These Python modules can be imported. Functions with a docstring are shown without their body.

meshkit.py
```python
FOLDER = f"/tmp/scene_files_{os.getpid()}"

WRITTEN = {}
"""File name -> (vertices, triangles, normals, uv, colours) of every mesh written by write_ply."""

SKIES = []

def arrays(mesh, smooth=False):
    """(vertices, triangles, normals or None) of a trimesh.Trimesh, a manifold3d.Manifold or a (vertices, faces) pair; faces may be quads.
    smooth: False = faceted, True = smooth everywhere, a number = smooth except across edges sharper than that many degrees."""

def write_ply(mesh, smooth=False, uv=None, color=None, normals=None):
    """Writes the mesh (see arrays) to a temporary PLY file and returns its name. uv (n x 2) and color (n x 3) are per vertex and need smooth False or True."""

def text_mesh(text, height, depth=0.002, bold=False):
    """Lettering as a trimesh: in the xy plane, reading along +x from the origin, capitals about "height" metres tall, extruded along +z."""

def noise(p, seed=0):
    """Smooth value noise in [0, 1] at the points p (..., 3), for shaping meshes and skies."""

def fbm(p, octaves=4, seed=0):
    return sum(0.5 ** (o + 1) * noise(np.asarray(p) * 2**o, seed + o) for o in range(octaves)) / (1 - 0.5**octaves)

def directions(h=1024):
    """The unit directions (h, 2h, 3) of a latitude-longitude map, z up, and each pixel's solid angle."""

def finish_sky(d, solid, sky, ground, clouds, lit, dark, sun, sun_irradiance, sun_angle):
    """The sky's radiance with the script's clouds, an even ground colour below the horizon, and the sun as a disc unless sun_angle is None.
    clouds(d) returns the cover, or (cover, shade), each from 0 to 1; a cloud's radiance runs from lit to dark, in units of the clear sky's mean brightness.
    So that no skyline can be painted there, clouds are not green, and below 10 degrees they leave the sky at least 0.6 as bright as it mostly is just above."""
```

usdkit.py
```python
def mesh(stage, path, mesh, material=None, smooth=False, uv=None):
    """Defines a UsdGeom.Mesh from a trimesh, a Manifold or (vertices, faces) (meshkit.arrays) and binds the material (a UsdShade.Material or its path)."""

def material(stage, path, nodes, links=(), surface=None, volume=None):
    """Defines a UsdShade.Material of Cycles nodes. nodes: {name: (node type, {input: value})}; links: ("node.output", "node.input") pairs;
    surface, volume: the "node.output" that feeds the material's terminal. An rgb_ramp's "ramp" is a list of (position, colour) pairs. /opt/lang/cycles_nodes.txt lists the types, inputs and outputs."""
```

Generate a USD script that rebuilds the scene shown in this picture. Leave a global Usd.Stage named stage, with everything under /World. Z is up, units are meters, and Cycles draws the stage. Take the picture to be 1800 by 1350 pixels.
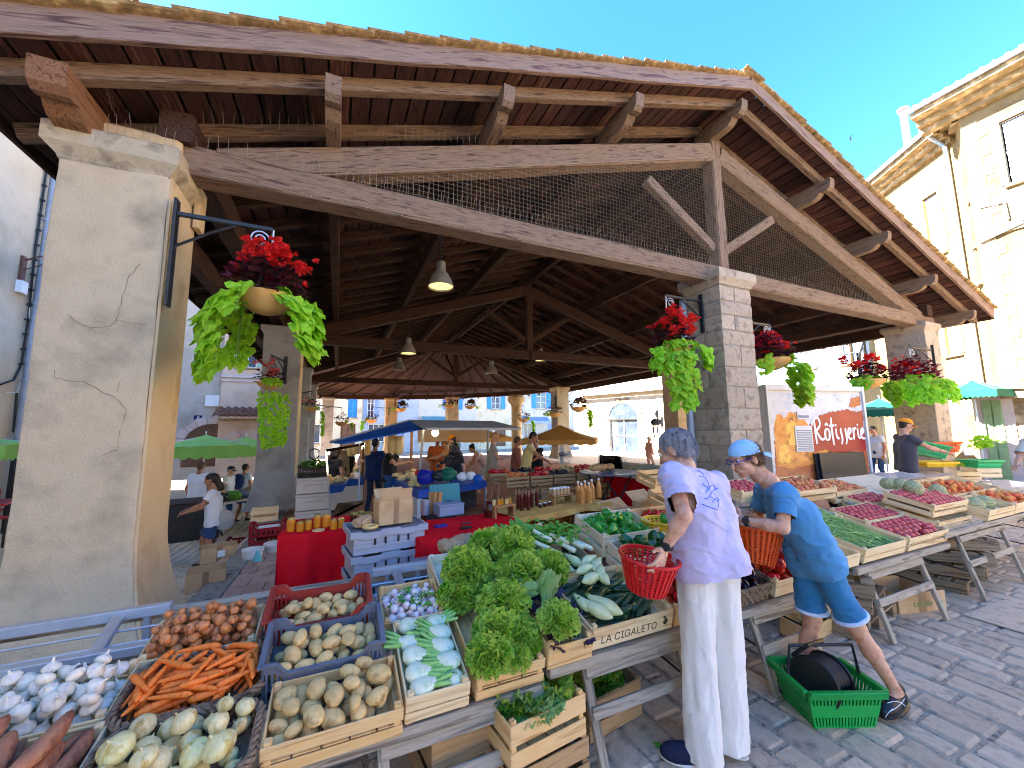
import math, random
import numpy as np, trimesh, usdkit, meshkit
from pxr import Usd, UsdGeom, UsdLux, UsdShade, Gf, Sdf, Vt
from shapely.geometry import Polygon

stage = Usd.Stage.CreateInMemory()
UsdGeom.SetStageUpAxis(stage, "Z")
UsdGeom.SetStageMetersPerUnit(stage, 1.0)
UsdGeom.Xform.Define(stage, "/World")
UsdGeom.Scope.Define(stage, "/World/Looks")
rnd = random.Random(7)
npr = np.random.RandomState(7)
PI = math.pi

# ------------------------------------------------------------------ camera, sky, sun
# x runs along the front of the market hall, y into its depth, z up
FOCAL, PITCH, YAW, ROLL, EYE = 680.0, math.radians(6.75), math.radians(24.2), math.radians(0.6), np.array([0, 0, 1.65])
_fw = np.array([math.sin(YAW) * math.cos(PITCH), math.cos(YAW) * math.cos(PITCH), math.sin(PITCH)])
_r0 = np.array([math.cos(YAW), -math.sin(YAW), 0])
_u0 = np.cross(_r0, _fw)
_rt = _r0 * math.cos(ROLL) - _u0 * math.sin(ROLL)
_up = _r0 * math.sin(ROLL) + _u0 * math.cos(ROLL)
cam = UsdGeom.Camera.Define(stage, "/World/camera")
cam.CreateHorizontalApertureAttr(36.0)
cam.CreateVerticalApertureAttr(27.0)
cam.CreateFocalLengthAttr(36.0 * FOCAL / 1800)
cam.CreateClippingRangeAttr(Gf.Vec2f(0.05, 2000))
cam.CreateExposureAttr(3.82)
cam.AddTransformOp().Set(Gf.Matrix4d(*_rt, 0, *_up, 0, *(-_fw), 0, *EYE, 1))
SUN_EL, SUN_DIR = math.radians(38), np.array([-0.93, 0.37])
SUN_DIR = SUN_DIR / np.linalg.norm(SUN_DIR)
usdkit.material(stage, "/World/Looks/sky_dome", {
    "s": ("sky_texture", {"sky_type": "single_scattering", "sun_disc": False, "sun_elevation": SUN_EL, "sun_rotation": math.atan2(SUN_DIR[0], SUN_DIR[1]),
                          "air_density": 1.0, "aerosol_density": 0.25, "ozone_density": 3.5}),
    "h": ("hsv", {"hue": 0.503, "saturation": 1.27, "value": 1.0}), "b": ("background_shader", {"strength": 0.062})}, [("s.color", "h.color"), ("h.color", "b.color")], surface="b.background")
dome = UsdLux.DomeLight.Define(stage, "/World/sky")
UsdShade.MaterialBindingAPI.Apply(dome.GetPrim()).Bind(UsdShade.Material.Get(stage, "/World/Looks/sky_dome"))
sun = UsdLux.DistantLight.Define(stage, "/World/sun")
sun.CreateIntensityAttr(1.12)
sun.CreateAngleAttr(0.5)
sun.CreateColorAttr(Gf.Vec3f(1.0, 0.94, 0.84))
sun.CreateNormalizeAttr(True)
_s = np.array([SUN_DIR[0] * math.cos(SUN_EL), SUN_DIR[1] * math.cos(SUN_EL), math.sin(SUN_EL)])
_a = np.cross([0, 0, 1.0], _s); _a /= np.linalg.norm(_a)
_b = np.cross(_s, _a)
sun.AddTransformOp().Set(Gf.Matrix4d(*_a, 0, *_b, 0, *_s, 0, 0, 0, 20, 1))


# a direction in the photograph's frame met with a plane of the place: used once to read real positions off
def _ray(px, py):
    return _fw + _rt * (px - 900) / FOCAL - _up * (py - 675) / FOCAL
def gz(px, py, z):
    d = _ray(px, py); return EYE + d * ((z - EYE[2]) / d[2])
def gy(px, py, y):
    d = _ray(px, py); return EYE + d * (y / d[1])
def gx(px, py, x):
    d = _ray(px, py); return EYE + d * (x / d[0])


# ------------------------------------------------------------------ geometry helpers
def V(*a): return np.array(a, float)
def unit(a):
    a = np.asarray(a, float); return a / (np.linalg.norm(a) + 1e-12)
def rotx(a): c, s = math.cos(a), math.sin(a); return np.array([[1, 0, 0], [0, c, -s], [0, s, c]])
def roty(a): c, s = math.cos(a), math.sin(a); return np.array([[c, 0, s], [0, 1, 0], [-s, 0, c]])
def rotz(a): c, s = math.cos(a), math.sin(a); return np.array([[c, -s, 0], [s, c, 0], [0, 0, 1]])
def mat4(R=None, t=(0, 0, 0)):
    m = np.eye(4)
    if R is not None: m[:3, :3] = R
    m[:3, 3] = t
    return m
def frame(d, up=(0, 0, 1)):
    """rows of the result's columns: x along d, z near up"""
    x = unit(d); y = np.cross(up, x)
    if np.linalg.norm(y) < 1e-6: y = np.cross((0, 1, 0), x)
    y = unit(y); return np.stack([x, y, np.cross(x, y)], 1)

_BOX = np.array([[x, y, z] for x in (-1, 1) for y in (-1, 1) for z in (-1, 1)], float)
_BOXF = np.array([[0, 1, 3], [0, 3, 2], [4, 6, 7], [4, 7, 5], [0, 4, 5], [0, 5, 1], [2, 3, 7], [2, 7, 6], [0, 2, 6], [0, 6, 4], [1, 5, 7], [1, 7, 3]])
def _cham():
    v = []
    for c in _BOX:
        for k in range(3):
            p = c * 0.9; p[k] = c[k]; v.append(p)
    h = trimesh.convex.convex_hull(np.array(v))
    idx = [int(np.argmin(((np.array(v) - q) ** 2).sum(1))) for q in h.vertices]
    return np.array(idx)[h.faces]
_CHF = _cham()

class B:
    """collects shapes into one mesh; g carries each piece's own lengthwise coordinates for wood grain"""
    def __init__(s): s.v, s.f, s.g, s.n = [], [], [], 0
    def add(s, v, f, g=None):
        v = np.asarray(v, float); f = np.asarray(f, int)
        if f.ndim == 2 and f.shape[1] == 4: f = np.vstack([f[:, [0, 1, 2]], f[:, [0, 2, 3]]])
        s.v.append(v); s.f.append(f + s.n); s.g.append(v if g is None else g); s.n += len(v); return s
    def box(s, c, size, R=None, ch=0.0):
        h = np.asarray(size, float) / 2
        if ch > 0:
            ch = min(ch, h.min() * 0.6); l = []
            for q in _BOX:
                for k in range(3):
                    p = q * (h - ch); p[k] = q[k] * h[k]; l.append(p)
            l = np.array(l); f = _CHF
        else: l, f = _BOX * h, _BOXF
        k = int(np.argmax(h)); g = l[:, [k, (k + 1) % 3, (k + 2) % 3]] + npr.uniform(-50, 50, 3)
        return s.add((l if R is None else l @ np.asarray(R).T) + np.asarray(c, float), f, g)
    def bar(s, a, b, w, h, up=(0, 0, 1), ch=0.004):
        a, b = np.asarray(a, float), np.asarray(b, float)
        return s.box((a + b) / 2, (np.linalg.norm(b - a), w, h), frame(b - a, up), ch)
    def tube(s, pts, r, n=6, cap=True):
        p = np.asarray(pts, float); r = np.broadcast_to(np.asarray(r, float), (len(p),))
        t = np.gradient(p, axis=0); t /= np.linalg.norm(t, axis=1, keepdims=True) + 1e-12
        ref = V(0, 0, 1) if abs(t[:, 2]).mean() < 0.8 else V(1, 0, 0)
        a = np.cross(t, ref); a /= np.linalg.norm(a, axis=1, keepdims=True) + 1e-12
        b = np.cross(t, a); an = np.arange(n) * 2 * PI / n
        v = (p[:, None] + r[:, None, None] * (np.cos(an)[None, :, None] * a[:, None] + np.sin(an)[None, :, None] * b[:, None])).reshape(-1, 3)
        i, j = np.meshgrid(np.arange(len(p) - 1), np.arange(n), indexing="ij")
        q = np.stack([i * n + j, i * n + (j + 1) % n, (i + 1) * n + (j + 1) % n, (i + 1) * n + j], -1).reshape(-1, 4)[:, ::-1]
        f = np.vstack([q[:, [0, 1, 2]], q[:, [0, 2, 3]]])
        if cap:
            k = len(v); v = np.vstack([v, p[:1], p[-1:]]); m = (len(p) - 1) * n; j = np.arange(n)
            f = np.vstack([f, np.stack([j * 0 + k, j, (j + 1) % n], 1), np.stack([j * 0 + k + 1, m + (j + 1) % n, m + j], 1)])
        L = np.concatenate([[0], np.cumsum(np.linalg.norm(np.diff(p, axis=0), axis=1))]); g = np.zeros((len(v), 3)); g[:len(p) * n, 0] = np.repeat(L, n)
        g[:len(p) * n, 1:] = np.stack([np.cos(an), np.sin(an)], 1)[None].repeat(len(p), 0).reshape(-1, 2) * r.max(); g += npr.uniform(-50, 50, 3)
        return s.add(v, f, g)
    def lathe(s, prof, n=16, R=None, t=(0, 0, 0), mod=None):
        pr = np.asarray(prof, float); an = np.arange(n) * 2 * PI / n
        v = np.stack([pr[:, 0, None] * np.cos(an), pr[:, 0, None] * np.sin(an), np.broadcast_to(pr[:, 1, None], (len(pr), n))], -1)
        if mod is not None: v[..., :2] *= mod(pr[:, 1, None], an[None, :])[..., None]
        v = v.reshape(-1, 3)
        i, j = np.meshgrid(np.arange(len(pr) - 1), np.arange(n), indexing="ij")
        q = np.stack([i * n + j, i * n + (j + 1) % n, (i + 1) * n + (j + 1) % n, (i + 1) * n + j], -1).reshape(-1, 4)
        return s.add((v if R is None else v @ np.asarray(R).T) + np.asarray(t, float), q, v)
    def sheet(s, P, two=False, thick=0.0):
        P = np.asarray(P, float); m, n = P.shape[:2]; v = P.reshape(-1, 3)
        i, j = np.meshgrid(np.arange(m - 1), np.arange(n - 1), indexing="ij")
        q = np.stack([i * n + j, (i + 1) * n + j, (i + 1) * n + j + 1, i * n + j + 1], -1).reshape(-1, 4)
        if thick:
            du, dv = np.gradient(P, axis=0), np.gradient(P, axis=1); nn = np.cross(du, dv); nn /= np.linalg.norm(nn, axis=-1, keepdims=True) + 1e-12
            w = (P - nn * thick).reshape(-1, 3); k = len(v)
            edge = np.concatenate([np.arange(n), np.arange(1, m) * n + n - 1, (m - 1) * n + np.arange(n - 2, -1, -1), np.arange(m - 2, 0, -1) * n]); e2 = np.roll(edge, -1)
            return s.add(np.vstack([v, w]), np.vstack([q, q[:, ::-1] + k, np.stack([edge, e2, e2 + k, edge + k], 1)]))
        return s.add(v, q)
    def extrude(s, pts, depth, M=None):
        m = trimesh.creation.extrude_polygon(pts if hasattr(pts, "geom_type") else Polygon(pts), depth, engine="earcut")
        v = np.array(m.vertices)
        return s.add(v if M is None else v @ M[:3, :3].T + M[:3, 3], m.faces, v)
    def tm(s, m, M=None):
        v = np.array(m.vertices); return s.add(v if M is None else v @ M[:3, :3].T + M[:3, 3], m.faces)
    def ball(s, c, r, n=1, R=None):
        v, f = ICO[n]; p = v * np.asarray(r, float)
        return s.add((p if R is None else p @ np.asarray(R).T) + np.asarray(c, float), f, p)
    def get(s): return np.vstack(s.v), np.vstack(s.f), np.vstack(s.g)

ICO = {}
for _n in range(5):
    _m = trimesh.creation.icosphere(_n); ICO[_n] = (np.array(_m.vertices), np.array(_m.faces))

def vnormals(v, f):
    n = np.zeros_like(v); c = np.cross(v[f[:, 1]] - v[f[:, 0]], v[f[:, 2]] - v[f[:, 0]])
    for k in range(3): np.add.at(n, f[:, k], c)
    return n / (np.linalg.norm(n, axis=1, keepdims=True) + 1e-12)

_used = {}
def numbered(parent, name):
    k = (parent, name); i = _used.get(k, -1) + 1; _used[k] = i
    return f"{parent}/{name}" if i == 0 else f"{parent}/{name}_{i:03d}"

def custom(p, label=None, cat=None, group=None, kind=None):
    for k, x in (("label", label), ("category", cat), ("group", group), ("kind", kind)):
        if x: p.SetCustomDataByKey(k, x)

def _mesh(path, data, material, smooth):
    v, f = np.asarray(data[0]), np.asarray(data[1]); g = data[2] if len(data) > 2 else None
    u = np.unique(f)
    if len(u) < len(v): r = np.zeros(len(v), int); r[u] = np.arange(len(u)); v, f, g = v[u], r[f], None if g is None else g[u]
    m = UsdGeom.Mesh.Define(stage, path)
    m.CreatePointsAttr(Vt.Vec3fArray.FromNumpy(np.ascontiguousarray(v, np.float32)))
    m.CreateFaceVertexCountsAttr(Vt.IntArray.FromNumpy(np.full(len(f), 3, np.int32)))
    m.CreateFaceVertexIndicesAttr(Vt.IntArray.FromNumpy(np.ascontiguousarray(f, np.int32).ravel()))
    m.CreateSubdivisionSchemeAttr("none")
    if smooth:
        if smooth is not True:
            t = trimesh.Trimesh(v, f, process=False); v0 = v
            v2, f2, n2 = meshkit.arrays(t, smooth)
            m.GetPointsAttr().Set(Vt.Vec3fArray.FromNumpy(np.ascontiguousarray(v2, np.float32))); m.GetFaceVertexIndicesAttr().Set(Vt.IntArray.FromNumpy(np.ascontiguousarray(f2, np.int32).ravel()))
            m.GetFaceVertexCountsAttr().Set(Vt.IntArray.FromNumpy(np.full(len(f2), 3, np.int32)))
            nn = n2; g = None
        else: nn = vnormals(v, f)
        m.CreateNormalsAttr(Vt.Vec3fArray.FromNumpy(np.ascontiguousarray(nn, np.float32))); m.SetNormalsInterpolation("vertex")
    if g is not None and material in GRAINED:
        UsdGeom.PrimvarsAPI(m).CreatePrimvar("grain", Sdf.ValueTypeNames.Float3Array, "vertex").Set(Vt.Vec3fArray.FromNumpy(np.ascontiguousarray(g, np.float32)))
    UsdShade.MaterialBindingAPI.Apply(m.GetPrim()).Bind(UsdShade.Material.Get(stage, "/World/Looks/" + material))
    return m

GRAINED = set()
def data_of(x): return x.get() if isinstance(x, B) else x
def part(parent, name, shape, material, smooth=False, label=None, kind=None):
    """a mesh under a thing (or under one of its parts)"""
    path = numbered(parent, name)
    m = _mesh(path, data_of(shape), material, smooth)
    custom(m.GetPrim(), label=label, kind=kind)
    return path
def _setm(x, M):
    if M is not None: x.AddTransformOp().Set(Gf.Matrix4d(*np.asarray(M, float).T.ravel().tolist()))
def thing(name, label, cat, M=None, group=None, kind=None):
    path = numbered("/World", name); x = UsdGeom.Xform.Define(stage, path)
    _setm(x, M); custom(x.GetPrim(), label, cat, group, kind); return path
def solid(name, label, cat, shape, material, smooth=False, M=None, group=None, kind=None):
    """a thing that is one mesh"""
    path = numbered("/World", name); m = _mesh(path, data_of(shape), material, smooth)
    _setm(m, M); custom(m.GetPrim(), label, cat, group, kind); return path
def holder(parent, name, label=None):
    path = numbered(parent, name); x = UsdGeom.Xform.Define(stage, path); custom(x.GetPrim(), label=label); return path
def copy_of(src, M, label=None, group=None):
    """a further instance of a finished thing with its parts"""
    was = stage.GetPrimAtPath(src).GetCustomData(); base = src.rsplit("/", 1)[1]
    base = base[:-4] if base[-4:-3] == "_" and base[-3:].isdigit() else base
    path = numbered("/World", base); x = UsdGeom.Xform.Define(stage, path); p = x.GetPrim()
    p.GetReferences().AddInternalReference(src); x.ClearXformOpOrder()
    op = x.AddTransformOp(opSuffix="place"); op.Set(Gf.Matrix4d(*np.asarray(M, float).T.ravel().tolist()))
    custom(p, label or was.get("label"), was.get("category"), group or was.get("group")); p.SetInstanceable(True)
    return path

# signed distance shapes -> a closed surface
def sd_cone(a, b, ra, rb):
    a, b = np.asarray(a, float), np.asarray(b, float)
    def fn(p):
        ab = b - a; t = np.clip(((p - a) @ ab) / (ab @ ab + 1e-12), 0, 1)
        return np.linalg.norm(p - a - t[:, None] * ab, axis=1) - (ra + (rb - ra) * t)
    fn.box = (np.minimum(a - ra, b - rb), np.maximum(a + ra, b + rb)); return fn
def sd_ell(c, r, R=None):
    c, r = np.asarray(c, float), np.asarray(r, float)
    def fn(p):
        q = p - c
        if R is not None: q = q @ R
        k0 = np.linalg.norm(q / r, axis=1); k1 = np.linalg.norm(q / r ** 2, axis=1) + 1e-9
        return k0 * (k0 - 1) / k1
    m = r.max(); fn.box = (c - m, c + m); return fn
def nets(fns, h, k=0.03, pad=None, extra=None, lo=None, hi=None):
    """smooth union of the shapes on a grid of step h, as (vertices, triangles)"""
    pad = pad or (k + 2 * h)
    if lo is None: lo = np.min([f.box[0] for f in fns], 0) - pad; hi = np.max([f.box[1] for f in fns], 0) + pad
    n = np.ceil((hi - lo) / h).astype(int) + 1
    ax = [lo[i] + h * np.arange(n[i]) for i in range(3)]
    val = np.full(n, 1e3)
    for f in fns:
        i0 = np.clip(((f.box[0] - pad - lo) / h).astype(int), 0, n - 1); i1 = np.clip(((f.box[1] + pad - lo) / h).astype(int) + 2, 1, n)
        if (i1 <= i0).any(): continue
        g = np.stack(np.meshgrid(*[ax[i][i0[i]:i1[i]] for i in range(3)], indexing="ij"), -1); d = f(g.reshape(-1, 3)).reshape(g.shape[:3])
        s = (slice(i0[0], i1[0]), slice(i0[1], i1[1]), slice(i0[2], i1[2])); o = val[s]
        t = np.clip(0.5 + 0.5 * (o - d) / k, 0, 1); val[s] = np.where(o > 100, d, o * (1 - t) + d * t - k * t * (1 - t))
    if extra is not None:
        g = np.stack(np.meshgrid(*ax, indexing="ij"), -1); val = extra(g.reshape(-1, 3), val.reshape(-1)).reshape(val.shape)
    ins = val < 0
    c = [ins[i:n[0] - 1 + i, j:n[1] - 1 + j, l:n[2] - 1 + l] for i in (0, 1) for j in (0, 1) for l in (0, 1)]
    tot = sum(x.astype(int) for x in c); act = (tot > 0) & (tot < 8)
    idx = np.argwhere(act); num = np.full(act.shape, -1); num[act] = np.arange(len(idx))
    off = np.array([[i, j, l] for i in (0, 1) for j in (0, 1) for l in (0, 1)])
    cv = np.stack([val[idx[:, 0] + o[0], idx[:, 1] + o[1], idx[:, 2] + o[2]] for o in off], 1)
    acc, cnt = np.zeros((len(idx), 3)), np.zeros((len(idx), 1))
    for a in range(8):
        for b in range(a + 1, 8):
            if abs(off[a] - off[b]).sum() != 1: continue
            m = (cv[:, a] < 0) != (cv[:, b] < 0); t = cv[:, a] / (cv[:, a] - cv[:, b] + 1e-20)
            p = off[a] + np.clip(t, 0, 1)[:, None] * (off[b] - off[a]); acc[m] += p[m]; cnt[m] += 1
    v = lo + h * (idx + acc / cnt); quads = []
    for axx in range(3):
        o1, o2 = [(1, 2), (2, 0), (0, 1)][axx]
        sl = [slice(1, n[i] - 1) for i in range(3)]; sl[axx] = slice(0, n[axx] - 1); s2 = list(sl); s2[axx] = slice(1, n[axx])
        x, y = ins[tuple(sl)], ins[tuple(s2)]; e = np.argwhere(x != y)
        if not len(e): continue
        flip = x[x != y]; e = e + [1 if i != axx else 0 for i in range(3)]
        d1, d2 = np.eye(3, dtype=int)[o1], np.eye(3, dtype=int)[o2]
        q = np.stack([num[tuple((e - d1 - d2).T)], num[tuple((e - d2).T)], num[tuple(e.T)], num[tuple((e - d1).T)]], 1)
        q[~flip] = q[~flip][:, ::-1]; quads.append(q)
    q = np.vstack(quads); return v, np.vstack([q[:, [0, 1, 2]], q[:, [0, 2, 3]]])
def displaced(v, f, amp, scale, seed=0, octaves=3):
    n = vnormals(v, f); return v + n * ((meshkit.fbm(v * scale, octaves, seed) - 0.5) * 2 * amp)[:, None]
# ------------------------------------------------------------------ materials
def lin(r, g, b):
    c = np.array([r, g, b], float) / 255; return tuple(np.where(c <= 0.04045, c / 12.92, ((c + 0.055) / 1.055) ** 2.4))
def mat(name, c1, c2=None, rough=0.6, scale=8, detail=4, bump=0.0, bscale=None, stretch=None, vary=0.0, c3=None, spec=0.4, lo=0.35, hi=0.65, metal=0.0, sheen=0.0,
        coords="object", trans=0.0, coat=0.0, hue=0.0, emit=None, sss=0.0, dist=0.0):
    """two or three tones mixed by noise, fine relief, and some difference from one piece to the next"""
    c2 = c1 if c2 is None else c2
    src = ("a.vector" if coords == "grain" else "t.object" if coords == "object" else "g.position")
    nodes = {"m": ("mapping", {"scale": stretch or (1, 1, 1)}), "n": ("noise_texture", {"scale": scale, "detail": detail, "roughness": 0.6, "distortion": dist}),
             "r": ("rgb_ramp", {"ramp": [(lo, c1), (hi, c2)] if c3 is None else [(lo, c1), ((lo + hi) / 2, c2), (hi, c3)]}),
             "p": ("principled_bsdf", {"roughness": rough, "specular_ior_level": spec, "metallic": metal, "sheen_weight": sheen, "coat_weight": coat, "coat_roughness": 0.15})}
    if coords == "grain": nodes["a"] = ("attribute", {"attribute": "grain"}); GRAINED.add(name)
    elif coords == "object": nodes["t"] = ("texture_coordinate", {})
    else: nodes["g"] = ("geometry", {})
    links = [(src, "m.vector"), ("m.vector", "n.vector"), ("n.fac", "r.fac")]
    col = "r.color"
    if vary or hue:
        nodes["o"] = ("object_info", {}); nodes["vr"] = ("map_range", {"from_min": 0.0, "from_max": 1.0, "to_min": 1 - vary, "to_max": 1 + vary})
        nodes["h"] = ("hsv", {"hue": 0.5, "saturation": 1.0, "value": 1.0}); links += [("o.random", "vr.value"), ("vr.result", "h.value"), (col, "h.color")]
        if hue:
            nodes["wn"] = ("white_noise_texture", {"dimensions": "1D"}); nodes["hr"] = ("map_range", {"from_min": 0.0, "from_max": 1.0, "to_min": 0.5 - hue, "to_max": 0.5 + hue})
            links += [("o.random", "wn.w"), ("wn.value", "hr.value"), ("hr.result", "h.hue")]
        col = "h.color"
    links.append((col, "p.base_color"))
    if bump:
        nodes["n2"] = ("noise_texture", {"scale": bscale or scale * 4, "detail": 5, "roughness": 0.65}); nodes["b"] = ("bump", {"strength": bump, "distance": 0.01})
        links += [("m.vector", "n2.vector"), ("n2.fac", "b.height"), ("b.normal", "p.normal")]
    if emit: nodes["p"][1].update(emission_color=emit[0], emission_strength=emit[1])
    if sss: nodes["p"][1].update(subsurface_weight=sss, subsurface_scale=0.01)
    out = "p.BSDF"
    if trans:
        nodes["tr"] = ("translucent_bsdf", {}); nodes["mx"] = ("mix_closure", {"fac": trans}); links += [(col, "tr.color"), ("p.BSDF", "mx.closure1"), ("tr.BSDF", "mx.closure2")]; out = "mx.closure"
    usdkit.material(stage, "/World/Looks/" + name, nodes, links, surface=out)
def glass(name, tint=(1, 1, 1), rough=0.02, fac=None):
    usdkit.material(stage, "/World/Looks/" + name, {"t": ("transparent_bsdf", {"color": tint}), "g": ("glossy_bsdf", {"roughness": rough, "color": (1, 1, 1)}), "f": ("fresnel", {}), "m": ("mix_closure", {})},
                    [("f.fac", "m.fac"), ("t.BSDF", "m.closure1"), ("g.BSDF", "m.closure2")], surface="m.closure")

GR = dict(coords="grain", stretch=(1.2, 14, 14))
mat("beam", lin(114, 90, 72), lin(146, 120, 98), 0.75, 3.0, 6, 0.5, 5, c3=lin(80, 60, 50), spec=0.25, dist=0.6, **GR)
mat("beam_dark", lin(58, 40, 32), lin(82, 58, 46), 0.8, 3.0, 6, 0.5, 5, c3=lin(36, 23, 18), spec=0.2, dist=0.6, **GR)  # darker copy of beam, shade under the roof put into the colour
mat("beam_red", lin(124, 84, 58), lin(150, 106, 74), 0.7, 3.0, 6, 0.45, 5, c3=lin(92, 54, 36), spec=0.25, dist=0.6, **GR)  # beam copy with the orange light on one purlin put into its colour
mat("fascia", lin(130, 104, 88), lin(152, 124, 106), 0.7, 2.0, 6, 0.4, 5, c3=lin(88, 60, 56), spec=0.3, dist=0.9, **GR)
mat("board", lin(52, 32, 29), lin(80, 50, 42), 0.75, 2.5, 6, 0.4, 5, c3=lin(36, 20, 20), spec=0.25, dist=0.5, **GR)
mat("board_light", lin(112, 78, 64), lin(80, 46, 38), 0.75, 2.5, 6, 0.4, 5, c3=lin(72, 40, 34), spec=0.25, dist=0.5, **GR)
mat("crate_wood", lin(234, 202, 150), lin(242, 216, 170), 0.65, 1.6, 6, 0.15, 6, c3=lin(206, 168, 116), spec=0.25, dist=0.7, **GR)
mat("crate_wood_warm", lin(230, 182, 116), lin(238, 198, 140), 0.65, 1.6, 6, 0.15, 6, c3=lin(192, 140, 84), spec=0.25, dist=0.7, **GR)
mat("crate_wood_old", lin(176, 136, 92), lin(196, 158, 112), 0.7, 1.6, 6, 0.2, 6, c3=lin(146, 106, 70), spec=0.25, dist=0.7, **GR)
mat("crate_wood_pale", lin(226, 208, 176), lin(236, 222, 194), 0.65, 1.6, 6, 0.15, 6, c3=lin(210, 186, 148), spec=0.25, dist=0.7, **GR)
mat("grey_wood", lin(152, 140, 124), lin(178, 166, 148), 0.75, 2.0, 6, 0.3, 6, c3=lin(118, 106, 94), spec=0.2, dist=0.7, **GR)
mat("pallet_wood", lin(136, 116, 94), lin(160, 138, 112), 0.8, 2.0, 6, 0.3, 6, c3=lin(96, 80, 64), spec=0.2, dist=0.7, **GR)
mat("trestle_wood", lin(150, 104, 62), lin(178, 130, 82), 0.65, 2.0, 6, 0.2, 6, c3=lin(118, 76, 44), spec=0.3, dist=0.7, **GR)
mat("wicker", lin(120, 96, 76), lin(150, 124, 100), 0.7, 20, 4, 0.2, 60, c3=lin(84, 64, 50), spec=0.3, coords="position")
mat("render_grey", lin(192, 170, 138), lin(210, 190, 158), 0.9, 2.2, 8, 0.9, 55, c3=lin(160, 144, 120), spec=0.15, coords="position", lo=0.25, hi=0.75)
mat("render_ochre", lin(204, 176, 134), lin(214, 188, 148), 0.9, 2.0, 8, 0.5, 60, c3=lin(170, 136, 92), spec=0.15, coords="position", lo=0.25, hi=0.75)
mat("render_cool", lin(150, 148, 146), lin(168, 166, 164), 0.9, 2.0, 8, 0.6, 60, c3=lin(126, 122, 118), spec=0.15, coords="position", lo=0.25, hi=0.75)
mat("cap_stone", lin(184, 168, 140), lin(198, 182, 154), 0.9, 5, 8, 0.8, 60, c3=lin(146, 132, 112), spec=0.15, coords="position")
mat("pier_stone", lin(164, 148, 128), lin(186, 168, 146), 0.92, 7, 8, 1.0, 40, c3=lin(112, 100, 88), spec=0.15, vary=0.10, coords="position", lo=0.25, hi=0.75)
mat("pier_mortar", lin(140, 132, 120), lin(160, 150, 136), 0.95, 12, 6, 0.6, 60, spec=0.1, coords="position")
mat("paver", lin(176, 156, 134), lin(202, 182, 158), 0.72, 9, 8, 0.8, 60, c3=lin(122, 112, 102), spec=0.35, vary=0.16, coords="position", lo=0.25, hi=0.75)
mat("ground_joint", lin(164, 148, 130), lin(186, 170, 150), 0.9, 30, 6, 0.6, 90, c3=lin(108, 100, 92), spec=0.2, coords="position")
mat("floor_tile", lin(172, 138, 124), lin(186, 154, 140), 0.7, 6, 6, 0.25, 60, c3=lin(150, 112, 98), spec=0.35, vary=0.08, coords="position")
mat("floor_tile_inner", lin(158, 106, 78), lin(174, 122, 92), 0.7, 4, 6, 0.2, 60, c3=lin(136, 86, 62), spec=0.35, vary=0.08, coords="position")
mat("edge_stone", lin(140, 134, 126), lin(158, 152, 142), 0.85, 10, 6, 0.5, 60, c3=lin(112, 106, 100), spec=0.2, coords="position")
mat("roof_tile", lin(196, 170, 116), lin(150, 118, 82), 0.85, 14, 6, 0.5, 60, c3=lin(112, 104, 62), spec=0.2, vary=0.2, coords="position", lo=0.3, hi=0.7)
mat("far_roof_tile", lin(140, 92, 70), lin(112, 74, 60), 0.85, 8, 6, 0.5, 60, c3=lin(150, 112, 90), spec=0.2, vary=0.15, coords="position")
mat("wire", lin(150, 140, 126), rough=0.5, spec=0.4, metal=0.4)
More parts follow.
